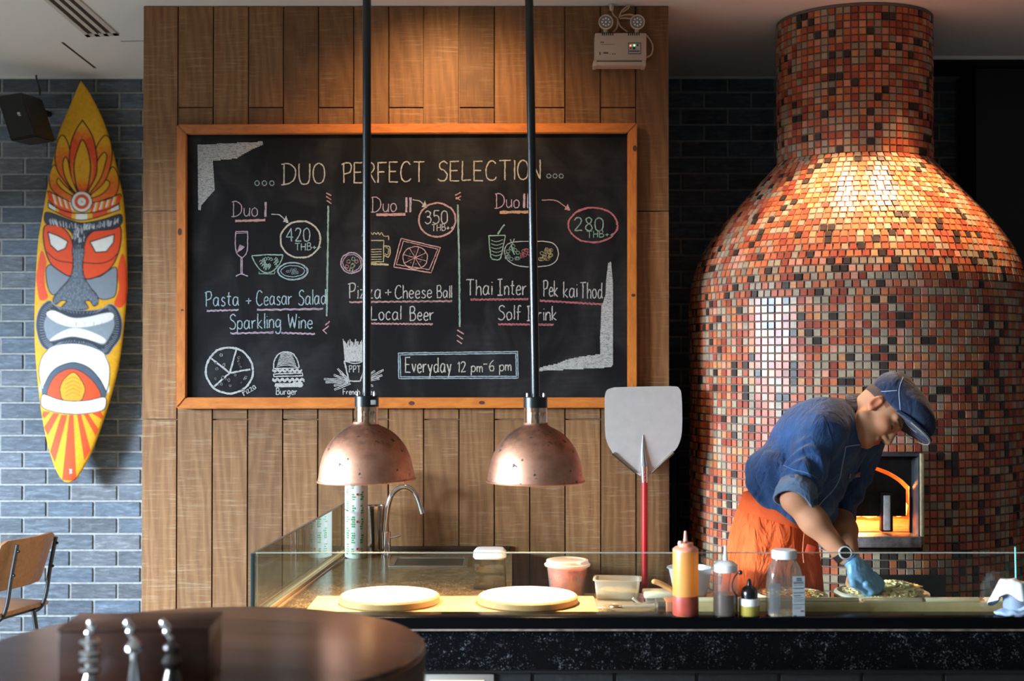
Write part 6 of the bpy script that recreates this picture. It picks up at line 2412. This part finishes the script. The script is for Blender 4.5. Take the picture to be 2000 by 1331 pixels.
def surface(f, lo, hi, h, blk=12):
    """surface nets over a box; blocks far from the surface are skipped"""
    lo, hi = np.array(lo, float), np.array(hi, float)
    n = np.ceil((hi - lo) / h).astype(int) + 1
    n = ((n + blk - 1) // blk) * blk
    V = np.full(n, 1.0, np.float32)
    nb = n // blk
    bi = np.stack(np.meshgrid(*[np.arange(k) for k in nb], indexing='ij'), -1).reshape(-1, 3)
    cen = lo + (bi * blk + (blk - 1) / 2) * h
    d = f(cen)
    rad = blk * h * 0.5 * 1.75 * 1.6 + 2 * h
    g = np.stack(np.meshgrid(*[np.arange(blk)] * 3, indexing='ij'), -1).reshape(-1, 3)
    near = np.abs(d) < rad
    for k in np.nonzero(~near & (d < 0))[0]:
        i, j, m = bi[k] * blk
        V[i:i + blk, j:j + blk, m:m + blk] = -1
    ids = np.nonzero(near)[0]
    for s in range(0, len(ids), 120):
        sub = ids[s:s + 120]
        pts = (lo + (bi[sub][:, None, :] * blk + g[None]) * h).reshape(-1, 3)
        val = f(pts).reshape(len(sub), blk, blk, blk)
        for q, k in enumerate(sub):
            i, j, m = bi[k] * blk
            V[i:i + blk, j:j + blk, m:m + blk] = val[q]
    S = V < 0
    acc_i, acc_p, quads = [], [], []
    st = np.array((n[1] * n[2], n[2], 1), np.int64)
    for ax in range(3):
        a = [slice(None)] * 3; c = [slice(None)] * 3
        a[ax] = slice(0, -1); c[ax] = slice(1, None)
        i = np.argwhere(S[tuple(a)] != S[tuple(c)])
        b_, c_ = (ax + 1) % 3, (ax + 2) % 3
        ok = (i[:, b_] > 0) & (i[:, c_] > 0) & (i[:, b_] < n[b_] - 1) & (i[:, c_] < n[c_] - 1)
        i = i[ok]
        if not len(i):
            continue
        e = np.zeros(3, int); e[ax] = 1
        v0 = V[tuple(i.T)].astype(float); v1 = V[tuple((i + e).T)].astype(float)
        t = v0 / (v0 - v1)
        p = lo + (i + e * t[:, None]) * h
        eb = np.zeros(3, int); eb[b_] = 1
        ec = np.zeros(3, int); ec[c_] = 1
        cells = [(i - eb - ec) @ st, (i - ec) @ st, i @ st, (i - eb) @ st]
        for q in cells:
            acc_i.append(q); acc_p.append(p)
        q = np.stack(cells, 1)
        inv = v0 >= 0
        q[inv] = q[inv][:, ::-1]
        quads.append(q)
    I = np.concatenate(acc_i); P = np.concatenate(acc_p); Q = np.concatenate(quads)
    u, inv = np.unique(I, return_inverse=True)
    cnt = np.bincount(inv)
    vs = np.stack([np.bincount(inv, P[:, k]) / cnt for k in range(3)], 1)
    F = np.searchsorted(u, Q)
    return vs, F


def skin_mesh(name, f, lo, hi, h, mat, parent, color=None, smooth_it=0):
    v, F = surface(f, lo, hi, h)
    me = pydata(v, F, None if color is None else color(v))
    o = finish(me, name, mat, parent, ang=180)
    if smooth_it:
        m = o.modifiers.new('relax', 'SMOOTH'); m.factor = .5; m.iterations = smooth_it
    return o


def nrm(v):
    v = np.array(v, float)
    return v / np.linalg.norm(v)


def person():
    K = 1 / ppm(4.75)
    T = lambda x, y, Y=4.78: A3(at(x, y, Y))
    root = thing('person', 'cook in a denim jacket, orange apron and flat cap bending over a pizza', 'person', (at(1510, 1000, 4.78).x, 4.78, 0))
    # ---- head frame
    tn = math.radians(27)
    fi = np.array((0.51, 0, -0.86))
    F_ = nrm(fi * math.cos(tn) + np.array((0, -1, 0)) * math.sin(tn))
    U_ = np.array((0.86, 0, 0.51))
    S_ = np.cross(F_, U_)
    if S_[1] > 0:
        S_ = -S_
    HR = np.stack([F_, U_, S_], 1)
    HC = T(1717, 801, 4.70)
    h = lambda f, u, s: HC + F_ * f + U_ * u + S_ * s

    def head(P):
        q = P - HC
        Lp = q @ HR
        d = sd_ell(P, h(-.002, .030, 0), (.087, .088, .077), HR)
        d = smin(d, sd_ell(P, h(.036, -.035, 0), (.060, .078, .058), HR), .03)
        d = smin(d, sd_cap(P, h(.074, -.100, -.012), h(.074, -.100, .012), .022, .022), .03)
        for s in (-1, 1):
            d = smin(d, sd_cap(P, h(.002, -.066, .050 * s), h(.062, -.098, .022 * s), .020, .018), .025)
            d = smin(d, sd_ell(P, h(.066, -.026, .040 * s), (.026, .022, .024), HR), .02)
            d = smin(d, sd_cap(P, h(.087, .020, .012 * s), h(.070, .022, .046 * s), .012, .010), .014)
            d = smax(d, -sd_ell(P, h(.098, .003, .033 * s), (.015, .013, .019), HR), .012)
            d = smin(d, sd_ell(P, h(.0775, .000, .033 * s), (.013, .0115, .015), HR), .005)
            # ear
            e = sd_ell(P, h(-.006, -.012, .077 * s), (.019, .033, .012), HR)
            e = smax(e, -sd_ell(P, h(-.002, -.009, .089 * s), (.011, .022, .009), HR), .006)
            e = smin(e, sd_ell(P, h(.004, -.037, .076 * s), (.009, .010, .007), HR), .008)
            d = smin(d, e, .008)
        d = smin(d, sd_cap(P, h(.088, .012, 0), h(.114, -.040, 0), .0085, .0135), .014)
        for s in (-1, 1):
            d = smin(d, sd_ell(P, h(.103, -.046, .0135 * s), (.012, .0085, .008), HR), .008)
            d = smax(d, -sd_ell(P, h(.108, -.054, .008 * s), (.005, .004, .004), HR), .003)
        d = smin(d, sd_cap(P, h(.094, -.068, -.017), h(.094, -.068, .017), .0075, .0075), .008)
        d = smin(d, sd_cap(P, h(.091, -.079, -.014), h(.091, -.079, .014), .0075, .0075), .008)
        d = smax(d, -sd_cap(P, h(.104, -.0735, -.019), h(.104, -.0735, .019), .0025, .0025), .004)
        return d
    # ---- skeleton
    pel = T(1507, 1050, 4.80); wst = T(1520, 985, 4.79); chs = T(1592, 890, 4.78); shc = T(1640, 838, 4.78)
    nk0, nk1 = T(1662, 822, 4.77), T(1700, 800, 4.72)
    shN, elN, wrN = T(1604, 842, 4.63), T(1552, 976, 4.50), T(1650, 1088, 4.455)
    shF, elF, wrF = T(1690, 858, 4.93), T(1640, 1000, 4.93), T(1664, 1098, 4.70)
    tr = nrm(shN - shF)          # across the shoulders, towards the near arm
    ax = nrm(shc - pel)
    fr = nrm(np.cross(tr, ax))
    TR = np.stack([tr, fr, ax], 1)
    kn = [A3((pel[0] - .085, 4.76, .52)), A3((pel[0] + .085, 4.80, .52))]
    an = [A3((pel[0] - .10, 4.84, .075)), A3((pel[0] + .09, 4.86, .075))]
    hp = [pel + A3((-.075, -.02, -.03)), pel + A3((.075, .02, -.03))]

    # ---- near hand, fingers pinching the toppings
    PC = T(1683, 1117, 4.43)
    hd = nrm(T(1702, 1146, 4.43) - T(1659, 1098, 4.45))     # wrist to knuckles
    hn = nrm(A3((.55, -.72, .42)) - hd * (A3((.55, -.72, .42)) @ hd))   # back of the hand
    hs = np.cross(hd, hn)
    if hs[1] > 0:
        hs = -hs                                             # towards the camera side: thumb
    HN = np.stack([hd, hs, hn], 1)
    hp_ = lambda a, s, n: PC + hd * a + hs * s + hn * n
    fing = []
    tipz = at(1706, 1166, 4.46).z
    for i, (s, L, tip) in enumerate(((.030, .0, (1694, 1163, 4.435)), (.010, .004, (1704, 1166, 4.445)), (-.011, .002, (1711, 1163, 4.46)), (-.030, -.004, (1716, 1156, 4.475)))):
        k0 = hp_(.040 + L, s, .004)
        t = T(*tip)
        m = (k0 + t) / 2
        k1 = k0 * .62 + t * .38 + hd * .016 + hn * .014
        k2 = k0 * .25 + t * .75 + hd * .010 + hn * .006
        fing.append((k0, k1, k2, t))
    th = (hp_(-.018, .030, -.010), hp_(.012, .046, -.022), T(1684, 1150, 4.415), T(1697, 1165, 4.425))

    def hand(P, g=0.0):
        d = sd_ell(P, PC, (.050 + g, .042 + g, .019 + g), HN)
        d = smin(d, sd_cap(P, hp_(-.045, 0, 0), hp_(-.075, 0, .0), .024 + g, .0255 + g), .02)
        for k0, k1, k2, t in fing:
            e = np.minimum(np.minimum(sd_cap(P, k0, k1, .0104 + g, .0090 + g), sd_cap(P, k1, k2, .0090 + g, .0082 + g)), sd_cap(P, k2, t, .0082 + g, .0066 + g))
            d = smin(d, e, .0035)
        e = np.minimum(np.minimum(sd_cap(P, th[0], th[1], .014 + g, .0115 + g), sd_cap(P, th[1], th[2], .0115 + g, .010 + g)), sd_cap(P, th[2], th[3], .010 + g, .008 + g))
        return smin(d, e, .008)

    fh = [wrF + A3((.012, -.050, -.062))]

    def farhand(P):
        d = sd_cap(P, wrF, fh[0], .026, .030)
        for i in range(4):
            a = fh[0] + A3((-.026 + .018 * i, -.012, -.010))
            b_ = a + A3((.004, -.030, -.020)); c = b_ + A3((.002, -.014, -.026))
            d = smin(d, np.minimum(sd_cap(P, a, b_, .0105, .0095), sd_cap(P, b_, c, .0095, .0078)), .007)
        a = fh[0] + A3((-.030, .004, .012)); b_ = a + A3((-.014, -.032, -.014))
        return smin(d, np.minimum(sd_cap(P, a, b_, .013, .011), sd_cap(P, b_, b_ + A3((.008, -.024, -.014)), .011, .009)), .008)

    def arm(P, sh, el, wr, g=0.0):
        mid = el * .62 + wr * .38
        d = sd_cap(P, sh, el, .056 + g, .044 + g)
        d = smin(d, sd_cap(P, el, mid, .044 + g, .044 + g), .02)
        d = smin(d, sd_cap(P, mid, wr, .043 + g, .0285 + g), .03)
        return d

    def body(P):
        d = head(P)
        d = smin(d, sd_cap(P, nk0, nk1, .064, .056), .03)
        t = sd_ell(P, chs, (.165, .115, .20), TR)
        t = smin(t, sd_ell(P, pel * .6 + wst * .4, (.145, .110, .14), TR), .08)
        t = smin(t, sd_cap(P, shN, shF, .06, .06), .06)
        d = smin(d, t, .04)
        d = smin(d, arm(P, shN, elN, wrN), .02)
        d = smin(d, arm(P, shF, elF, wrF), .02)
        d = smin(d, hand(P, -.0015), .010)
        d = smin(d, farhand(P), .012)
        for i in (0, 1):
            d = smin(d, np.minimum(sd_cap(P, hp[i], kn[i], .082, .055), sd_cap(P, kn[i], an[i], .053, .036)), .03)
            d = smin(d, sd_cap(P, an[i] + A3((0, .02, -.035)), an[i] + A3((.05, -.15, -.048)), .034, .024), .03)
        return d

    def skin_col(v):
        q = (v - HC) @ HR
        c = np.tile(np.array((0.47, 0.215, 0.115)), (len(v), 1))
        c *= 1 + 0.05 * np.sin(v[:, :1] * 90) * np.sin(v[:, 2:3] * 110)
        f, u, s = q[:, 0], q[:, 1], np.abs(q[:, 2])
        inh = (np.linalg.norm(q, axis=1) < .17)
        lip = inh & (f > .080) & (np.abs(u + .0735) < .0135) & (s < .024)
        c[lip] = (0.36, 0.10, 0.075)
        ear = inh & (s > .072) & (np.abs(f + .004) < .03)
        c[ear] = c[ear] * (1.12, .82, .75)
        ch = inh & (f > .04) & (s > .02) & (u < -.005) & (u > -.06)
        c[ch] = c[ch] * (1.06, .94, .9)
        stub = inh & (f < .03) & (f > -.08) & (u > .008) & (u < .05) & (s > .05)
        c[stub] = c[stub] * .38 + np.array((.02, .018, .018))
        brow = inh & (f > .060) & (np.abs(u - .022 - .05 * (s - .03)) < .0038) & (s > .014) & (s < .052)
        c[brow] = (.09, .05, .032)
        lash = inh & (f > .07) & (np.abs(u + .0075 + .12 * (s - .03) ** 2 * 100 * .0) < .0028) & (s > .018) & (s < .046)
        c[lash] = (.035, .018, .014)
        ms = inh & (f > .085) & (u < -.054) & (u > -.064) & (s < .022)
        c[ms] = c[ms] * .72
        sole = v[:, 2] < .16
        c[sole] = (.02, .02, .022)
        return c

    t = NT('skin')
    ca = t.attr('tone').outputs['Color']
    nz = t.noise(t.coord(), 260, 3)
    bs = t.bsdf(Base_Color=ca, Roughness=.6, Normal=t.bump(nz, .06, .001))
    bs.inputs['Specular IOR Level'].default_value = .3
    bs.inputs['Subsurface Weight'].default_value = .06
    bs.inputs['Subsurface Radius'].default_value = (.012, .004, .002)
    M['skin'] = t.done(bs)
    lo = (1.30 * 0 + pel[0] - .28, 4.33, 0.0); hi = (at(1812, 800, 4.70).x, 5.09, at(1750, 730, 4.7).z + .03)
    skin_mesh('body', body, lo, hi, .0031, M['skin'], root, skin_col)

    # ---- glove on the near hand
    gw = hp_(-.056, 0, 0)

    def glove(P):
        d = hand(P, .0022)
        q = P - PC
        d = d + .0005 * np.sin(q @ hs * 420 + 3 * np.sin(q @ hd * 130)) * np.clip((.02 - (q @ hd)) * 40 + .6, .15, 1)
        return smax(d, -((P - gw) @ hd), .003)
    rub = plain('blue_nitrile', (.20, .42, .68), .38, 0, .06, 60, .1)
    gl = skin_mesh('glove', glove, PC - .11, PC + .11, .0019, rub, root)
    b = MB()
    b.tube([gw + (hs * math.cos(a) * .0275 + hn * math.sin(a) * .0262) for a in np.linspace(0, 2 * pi, 36, False)], .0022, 8, closed=True)
    b.build('glove_cuff', plain('nitrile_roll', (.07, .20, .50), .35), gl)

    # ---- wrist watch
    wd_ = nrm(wrN - elN)
    wc = elN + (wrN - elN) * .955
    face = nrm(np.array((.05, -.97, .20)) - wd_ * (np.array((.05, -.97, .20)) @ wd_))
    sd = np.cross(wd_, face)
    b = MB()
    b.loft([[Vector(wc + wd_ * o_ + (sd * math.cos(a) + face * math.sin(a)) * r_) for a in np.linspace(0, 2 * pi, 36, False)]
            for o_, r_ in ((-.011, .0315), (-.011, .0345), (.011, .0335), (.011, .0305), (-.011, .0315))], False)
    wr_o = b.build('wristwatch', plain('watch_strap', (.012, .012, .013), .45), root)
    WM = Matrix([list(x) for x in np.stack([sd, wd_, face], 1)])
    b = MB(); b.lathe([(0, 0), (.021, 0), (.0225, .004), (.0215, .009), (.0185, .0095), (.018, .008)], Vector(wc + face * .031), 36, WM)
    b.build('watch_case', plain('watch_silver', (.62, .62, .62), .3, .2), wr_o)
    b = MB(); b.lathe([(0, .0083), (.0186, .0083), (.0186, .006), (0, .006)], Vector(wc + face * .031), 36, WM)
    b.build('watch_face', plain('watch_dark', (.012, .010, .010), .15), wr_o)

    # ---- denim jacket
    def denim(name, dark, light, rough=.75):
        t = NT(name)
        v = t.coord()
        big = t.noise(v, 9, 5, .6, .5)
        fine = t.noise(t.coord('Object', (1, 1, 3)), 330, 2)
        f = t.math('ADD', t.math('MULTIPLY', big, .8), t.math('MULTIPLY', t.math('SUBTRACT', fine, .3), .6))
        c = t.ramp(f, [(.34, dark), (.72, light)])
        bs = t.bsdf(Base_Color=c, Roughness=rough, Normal=t.bump(t.math('ADD', t.math('MULTIPLY', fine, .10), t.math('MULTIPLY', t.noise(t.coord('Object', (1, 1, .7)), 21, 3, .5, 1.2), 1.0)), .8, .022))
        bs.inputs['Specular IOR Level'].default_value = .2
        bs.inputs['Sheen Weight'].default_value = .15
        return t.done(bs)
    den = denim('denim_blue', (.008, .028, .092), (.030, .084, .210))
    denl = denim('denim_reverse', (.065, .105, .18), (.12, .175, .26))
    dend = denim('denim_dark', (.005, .009, .026), (.014, .027, .070))
    thread = plain('pale_stitching', (.34, .40, .50), .8)

    cuffN0 = shN * .10 + elN * .90
    adN = nrm(elN - shN); adF = nrm(elF - shF)
    bel = T(1545, 978, 4.775)

    def folds(P):
        q = (P - chs) @ TR
        a = q[:, 2] * 34 + q[:, 0] * 16
        w = .0075 * np.sin(a + 2.2 * np.sin(q[:, 0] * 22)) * np.exp(-((q[:, 2] + .15) / .12) ** 2)
        w += .0055 * np.sin(q[:, 0] * 60 + q[:, 2] * 28) * np.exp(-((q[:, 2] - .10) / .10) ** 2)
        r = P - elN
        al = r @ adN
        w += .0066 * np.sin(al * 95 + 2.5 * np.sin((r @ fr) * 40)) * np.exp(-((al + .10) / .09) ** 2) * (np.linalg.norm(r - al[:, None] * adN, axis=1) < .11)
        w += .005 * np.sin(P[:, 0] * 75 + P[:, 2] * 52) * np.exp(-((P[:, 2] - bel[2]) / .10) ** 2)
        return w

    def jacket(P, g=0.0):
        t = sd_ell(P, chs - fr * .0, (.170, .152, .205), TR)
        t = smin(t, sd_ell(P, bel, (.165, .152, .135), TR), .09)
        t = smin(t, sd_ell(P, T(1510, 950, 4.79), (.140, .100, .10), TR), .06)
        t = smin(t, sd_cap(P, T(1580, 842, 4.77), T(1522, 925, 4.79), .098, .098), .05)
        t = smin(t, sd_cap(P, shN + ax * -.005, shF, .070, .064), .07)
        t = smin(t, sd_cap(P, T(1612, 826, 4.72), nk0, .075, .070), .05)
        s = sd_cap(P, shN, elN, .074, .064)
        s = smax(s, (P - cuffN0) @ adN - .028, .006)
        t = smin(t, s, .032)
        s = sd_cap(P, shF, elF, .070, .062)
        t = smin(t, s, .03)
        hem = T(1500, 985, 4.78)
        cut = (hem - P) @ nrm(ax * .9 + fr * -.25)
        t = smax(t, cut, .012)
        cdir = nrm((.95, -.22, .17))
        t = smax(t, -sd_cap(P, T(1671, 822, 4.765), T(1671, 822, 4.765) + cdir * .3, .084, .084), .008)
        return t + folds(P) + g
    jo = skin_mesh('denim_jacket', jacket, (pel[0] - .26, 4.36, pel[2] - .02), (at(1745, 800, 4.9).x + .02, 5.10, at(1600, 765, 4.7).z + .02), .0042, den, root, None, 1)
    # collar
    nd = nrm((.95, -.22, .17))
    e1 = nrm(np.cross(nd, (0, 1, 0))); e2 = np.cross(nd, e1)
    cc0, cc1 = T(1671, 822, 4.765), T(1683, 819, 4.755)
    rings = []
    for (c, r, o_) in ((cc0 - nd * .02, .099, 0), (cc0, .094, 0), (cc1 + nd * .002, .086, 0), (cc1 + nd * .004, .083, 0), (cc1, .080, 0), (cc0 - nd * .02, .085, 0)):
        rings.append([Vector(c + e1 * math.cos(a) * r + e2 * math.sin(a) * r) for a in np.linspace(0, 2 * pi, 48, False)])
    b = MB(); b.loft(rings, False)
    b.build('collar', dend, jo, ang=180)

    # helper: lay a strip on a garment surface by marching from the camera side
    def onto(f, px, py, y0=4.30, off=.001, y1=5.2):
        lo_, hi_ = None, None
        ys = np.arange(y0, y1, .004)
        pts = np.array([A3(at(px, py, y)) for y in ys])
        d = f(pts)
        k = np.nonzero(d < off)[0]
        if not len(k):
            return None
        k = max(1, k[0])
        a_, c_ = ys[k - 1], ys[k]
        for _ in range(14):
            m = (a_ + c_) / 2
            if f(A3(at(px, py, m))[None])[0] < off:
                c_ = m
            else:
                a_ = m
        return at(px, py, c_)

    def strip(f, pts, w, name, mat, par, off=.002, n=8, thick=.0016):
        q = crom(pts, n)
        path = [p for p in (onto(f, x, y, off=off) for x, y in q) if p is not None]
        if len(path) < 3:
            return None
        b = MB(); b.tube(path, w, 6)
        return b.build(name, mat, par)
    strip(jacket, [(1652, 873), (1649, 890), (1645, 910), (1640, 935), (1628, 957), (1608, 978), (1590, 1000)], .0017, 'front_piping', thread, jo, .0005)
    strip(jacket, [(1652, 873), (1665, 871), (1680, 869)], .0017, 'collar_piping', thread, jo, .0005)
    strip(jacket, [(1608, 812), (1618, 838), (1625, 868), (1622, 905)], .0013, 'armhole_seam', dend, jo, .0002)
    strip(jacket, [(1530, 909), (1550, 918), (1575, 924), (1596, 934)], .0014, 'sleeve_pocket_seam', plain('seam_light', (.10, .17, .30), .8), jo, .0004)
    # name tag
    q = [onto(jacket, x, y, off=.006) for x, y in ((1659, 935), (1680, 932), (1681, 923), (1661, 926))]
    if all(q):
        b = MB(); b.hexa(q + [v + Vector((.001, .004, 0)) for v in q])
        tg = b.build('name_tag', plain('tag_silver', (.5, .46, .44), .35, .2), jo, smooth=False)
        q2 = [onto(jacket, x, y, off=.0068) for x, y in ((1673, 932), (1680, 931), (1681, 924), (1674, 925))]
        b = MB(); b.hexa(q2 + [v + Vector((.001, .003, 0)) for v in q2])
        b.build('tag_mark', plain('tag_red', (.35, .10, .10), .5), tg, smooth=False)
    # turned-up cuff
    uN = nrm(np.cross(adN, (0, 1, 0))); vN = np.cross(adN, uN)
    cA, cB = elN - adN * .052, elN + adN * .014
    rings = []
    for c, r in ((cA, .062), (cA - adN * .001, .069), ((cA + cB) / 2, .072), (cB, .0705), (cB + adN * .001, .063), ((cA + cB) / 2, .060)):
        ring = []
        for k in range(64):
            a = 2 * pi * k / 64
            rr = r * (1 + .022 * math.sin(3 * a + c[2] * 60) + .012 * math.sin(7 * a + c[0] * 90))
            ring.append(Vector(c + (uN * math.cos(a) + vN * math.sin(a)) * rr + adN * .008 * math.sin(2 * a + 1)))
        rings.append(ring)
    rings.append(rings[0])
    b = MB(); b.loft(rings, False)
    b.build('sleeve_cuff', denl, jo, ang=180)

    # ---- trousers (seen behind the apron edge)
    def trousers(P):
        d = sd_ell(P, pel + A3((0, 0, -.02)), (.120, .110, .12))
        for i in (0, 1):
            d = smin(d, np.minimum(sd_cap(P, hp[i] * .8 + pel * .2, kn[i], .082, .066), sd_cap(P, kn[i], an[i] + A3((0, 0, .04)), .066, .056)), .04)
        return smax(d, P[:, 2] - (pel[2] + .06), .01)
    skin_mesh('trousers', trousers, (pel[0] - .25, 4.55, .06), (pel[0] + .25, 5.05, pel[2] + .1), .006, denim('trouser_denim', (.02, .05, .16), (.05, .11, .28)), root)
    # shoes
    for i in (0, 1):
        b = MB()
        c = Vector(an[i])
        b.ball(c + Vector((.02, -.07, -.035)), (.052, .135, .045), 24, 14)
        b.ball(c + Vector((0, .015, -.02)), (.046, .055, .06), 20, 12)
        for v in b.b.verts:
            v.co.z = max(v.co.z, .001)
        b.build('shoe', M['black'], root, ang=180)

    def cloth(name, lo_, hi_):
        t = NT(name)
        big = t.noise(t.coord('Object', (1, 1, .32)), 17, 3, .5, 1.4)
        fine = t.noise(t.coord(), 300, 2)
        c = t.ramp(big, [(.3, lo_), (.7, hi_)])
        bs = t.bsdf(Base_Color=c, Roughness=.88, Normal=t.bump(t.math('ADD', t.math('MULTIPLY', big, 1.0), t.math('MULTIPLY', fine, .03)), .9, .035))
        bs.inputs['Specular IOR Level'].default_value = .12
        return t.done(bs)
    # ---- apron: wrapped skirt of orange cloth, with waistband
    def ring(xl, yl, xr, yr, depth, n=88, amp=0.0, ph=0.0, yc=4.785):
        a, c = A3(at(xl, yl, yc)), A3(at(xr, yr, yc))
        m, hw = (a + c) / 2, np.linalg.norm(c - a) / 2
        d = nrm(c - a)
        out = []
        for k in range(n):
            an_ = 2 * pi * k / n
            r = 1 + amp * (math.sin(9 * an_ + ph) + .6 * math.sin(14 * an_ + 2 * ph + 1))
            out.append(Vector(m + d * hw * math.cos(an_) * r + np.array((0, -1, 0)) * depth * math.sin(an_) * r))
        return out
    ap = cloth('apron_orange', (.66, .090, .022), (.80, .13, .034))
    rr = [ring(1457, 966, 1592, 1012, 0.128, amp=0.0060), ring(1447, 980, 1591, 1026, 0.135, amp=0.0105, ph=.3), ring(1437, 1004, 1594, 1050, 0.142, amp=0.0150, ph=.6),
          ring(1428, 1036, 1599, 1082, 0.148, amp=0.0195, ph=.9), ring(1420, 1075, 1604, 1112, 0.151, amp=0.0225, ph=1.1), ring(1414, 1120, 1607, 1148, 0.153, amp=0.0270, ph=1.3),
          ring(1408, 1200, 1610, 1215, 0.155, amp=0.0330, ph=1.5), ring(1404, 1330, 1612, 1335, 0.155, amp=0.0390, ph=1.6)]
    b = MB(); b.loft(rr, False)
    bmesh.ops.subdivide_edges(b.b, edges=b.b.edges[:], cuts=1, use_grid_fill=True)
    ao = b.build('apron', ap, root, ang=180)
    m = ao.modifiers.new('thick', 'SOLIDIFY'); m.thickness = .003; m.offset = -1
    m = ao.modifiers.new('soft', 'SMOOTH'); m.iterations = 4
    rr = [ring(1461, 960, 1594, 1006, 0.135, amp=0.0045), ring(1453, 962, 1595, 1009, 0.140, amp=0.0045), ring(1448, 977, 1594, 1022, 0.144, amp=0.0060, ph=.2), ring(1441, 992, 1595, 1036, 0.147, amp=0.0075, ph=.3), ring(1441, 994, 1593, 1038, 0.140, amp=0.0075, ph=.3)]
    b = MB(); b.loft(rr, False)
    wb = b.build('waistband', plain('apron_band_orange', (.72, .105, .026), .85, 0, .10, 26, .2, spec=.15), ao, ang=180)
    b = MB()
    p = lambda x, y: at(x, y, 4.585)
    b.tube(crom([at(1571, 1040, 4.615), p(1569, 1060), p(1568, 1080), p(1570, 1100)], 6), .0016, 6)
    b.build('apron_string', plain('string_orange', (.75, .2, .09), .8), ao)
    b = MB(); b.box(at(1583, 1074, 4.60), (.032, .003, .030), .001, Matrix.Rotation(.35, 3, 'Y'))
    b.build('apron_tab', plain('tab_red', (.60, .06, .02), .7), ao)

    # ---- flat cap
    def cap(P, g=0.0):
        d = sd_ell(P, h(.004, .064, 0), (.100, .080, .092), HR)
        d = smin(d, sd_ell(P, h(.066, .094, 0), (.106, .058, .088), HR), .04)
        d = smin(d, sd_ell(P, h(-.030, .085, 0), (.062, .062, .080), HR), .03)
        q = (P - HC) @ HR
        # lower edge rises towards the peak
        low = (-.004 + .29 * (q[:, 0] + .08)) - q[:, 1]
        d = smax(d, low, .008)
        d = d + .0020 * np.sin(q[:, 0] * 55 + q[:, 2] * 40) * np.sin(q[:, 1] * 48) + g
        # hollow for the head
        return d
    co = skin_mesh('flat_cap', cap, HC - .23, HC + .23, .0032, dend, root, None, 1)

    b = MB()
    topg, botg = [], []
    for i in range(15):
        sx = -1 + 2 * i / 14
        s_ = .080 * sx
        ra, rb = [], []
        for j in range(9):
            t_ = j / 8
            f_ = .060 + t_ * .132 * math.sqrt(max(0.0, 1 - (sx * .97) ** 2)) ** .8
            u_ = .046 + (f_ - .085) * .27 - 1.2 * s_ * s_ + .006 * t_
            th_ = .0052 * (1 - .35 * t_)
            ra.append(Vector(h(f_, u_ + th_, s_))); rb.append(Vector(h(f_, u_ - th_, s_)))
        topg.append(ra); botg.append(rb)
    rings = [a_ + list(reversed(c_)) for a_, c_ in zip(topg, botg)]
    b.loft(rings)
    pk = b.build('peak', dend, co, ang=60)
    b = MB()
    edge_ = [Vector(h(.060 + .133 * math.sqrt(max(0.0, 1 - (sx * .97) ** 2)) ** .8, .043 + (.060 + .132 * math.sqrt(max(0.0, 1 - (sx * .97) ** 2)) ** .8 - .085) * .27 - 1.2 * (.08 * sx) ** 2, .08 * sx)) for sx in np.linspace(-.96, .96, 30)]
    b.tube(edge_, .0016, 6)
    b.build('peak_piping', plain('pale_piping', (.42, .36, .28), .8), pk)
    strip(cap, [(1764, 737), (1759, 750), (1756, 764), (1757, 784), (1760, 806), (1772, 830), (1790, 845)], .0013, 'cap_stitching', thread, co, .0004)
    strip(cap, [(1709, 763), (1724, 765), (1740, 764), (1752, 763)], .0011, 'cap_stitching', thread, co, .0004)
    # ---- short hair at nape and temple
    def hair(P):
        d = sd_ell(P, h(-.006, .026, 0), (.086, .084, .0785), HR)
        q = (P - HC) @ HR
        d = smax(d, q[:, 0] - .012, .006)
        d = smax(d, -q[:, 1] - .002, .006)
        d = smax(d, q[:, 1] - .075, .006)
        return d
    skin_mesh('hair', hair, HC - .14, HC + .14, .0035, plain('cropped_hair', (.055, .036, .028), .8, 0, .4, 300, .5), root)


person()
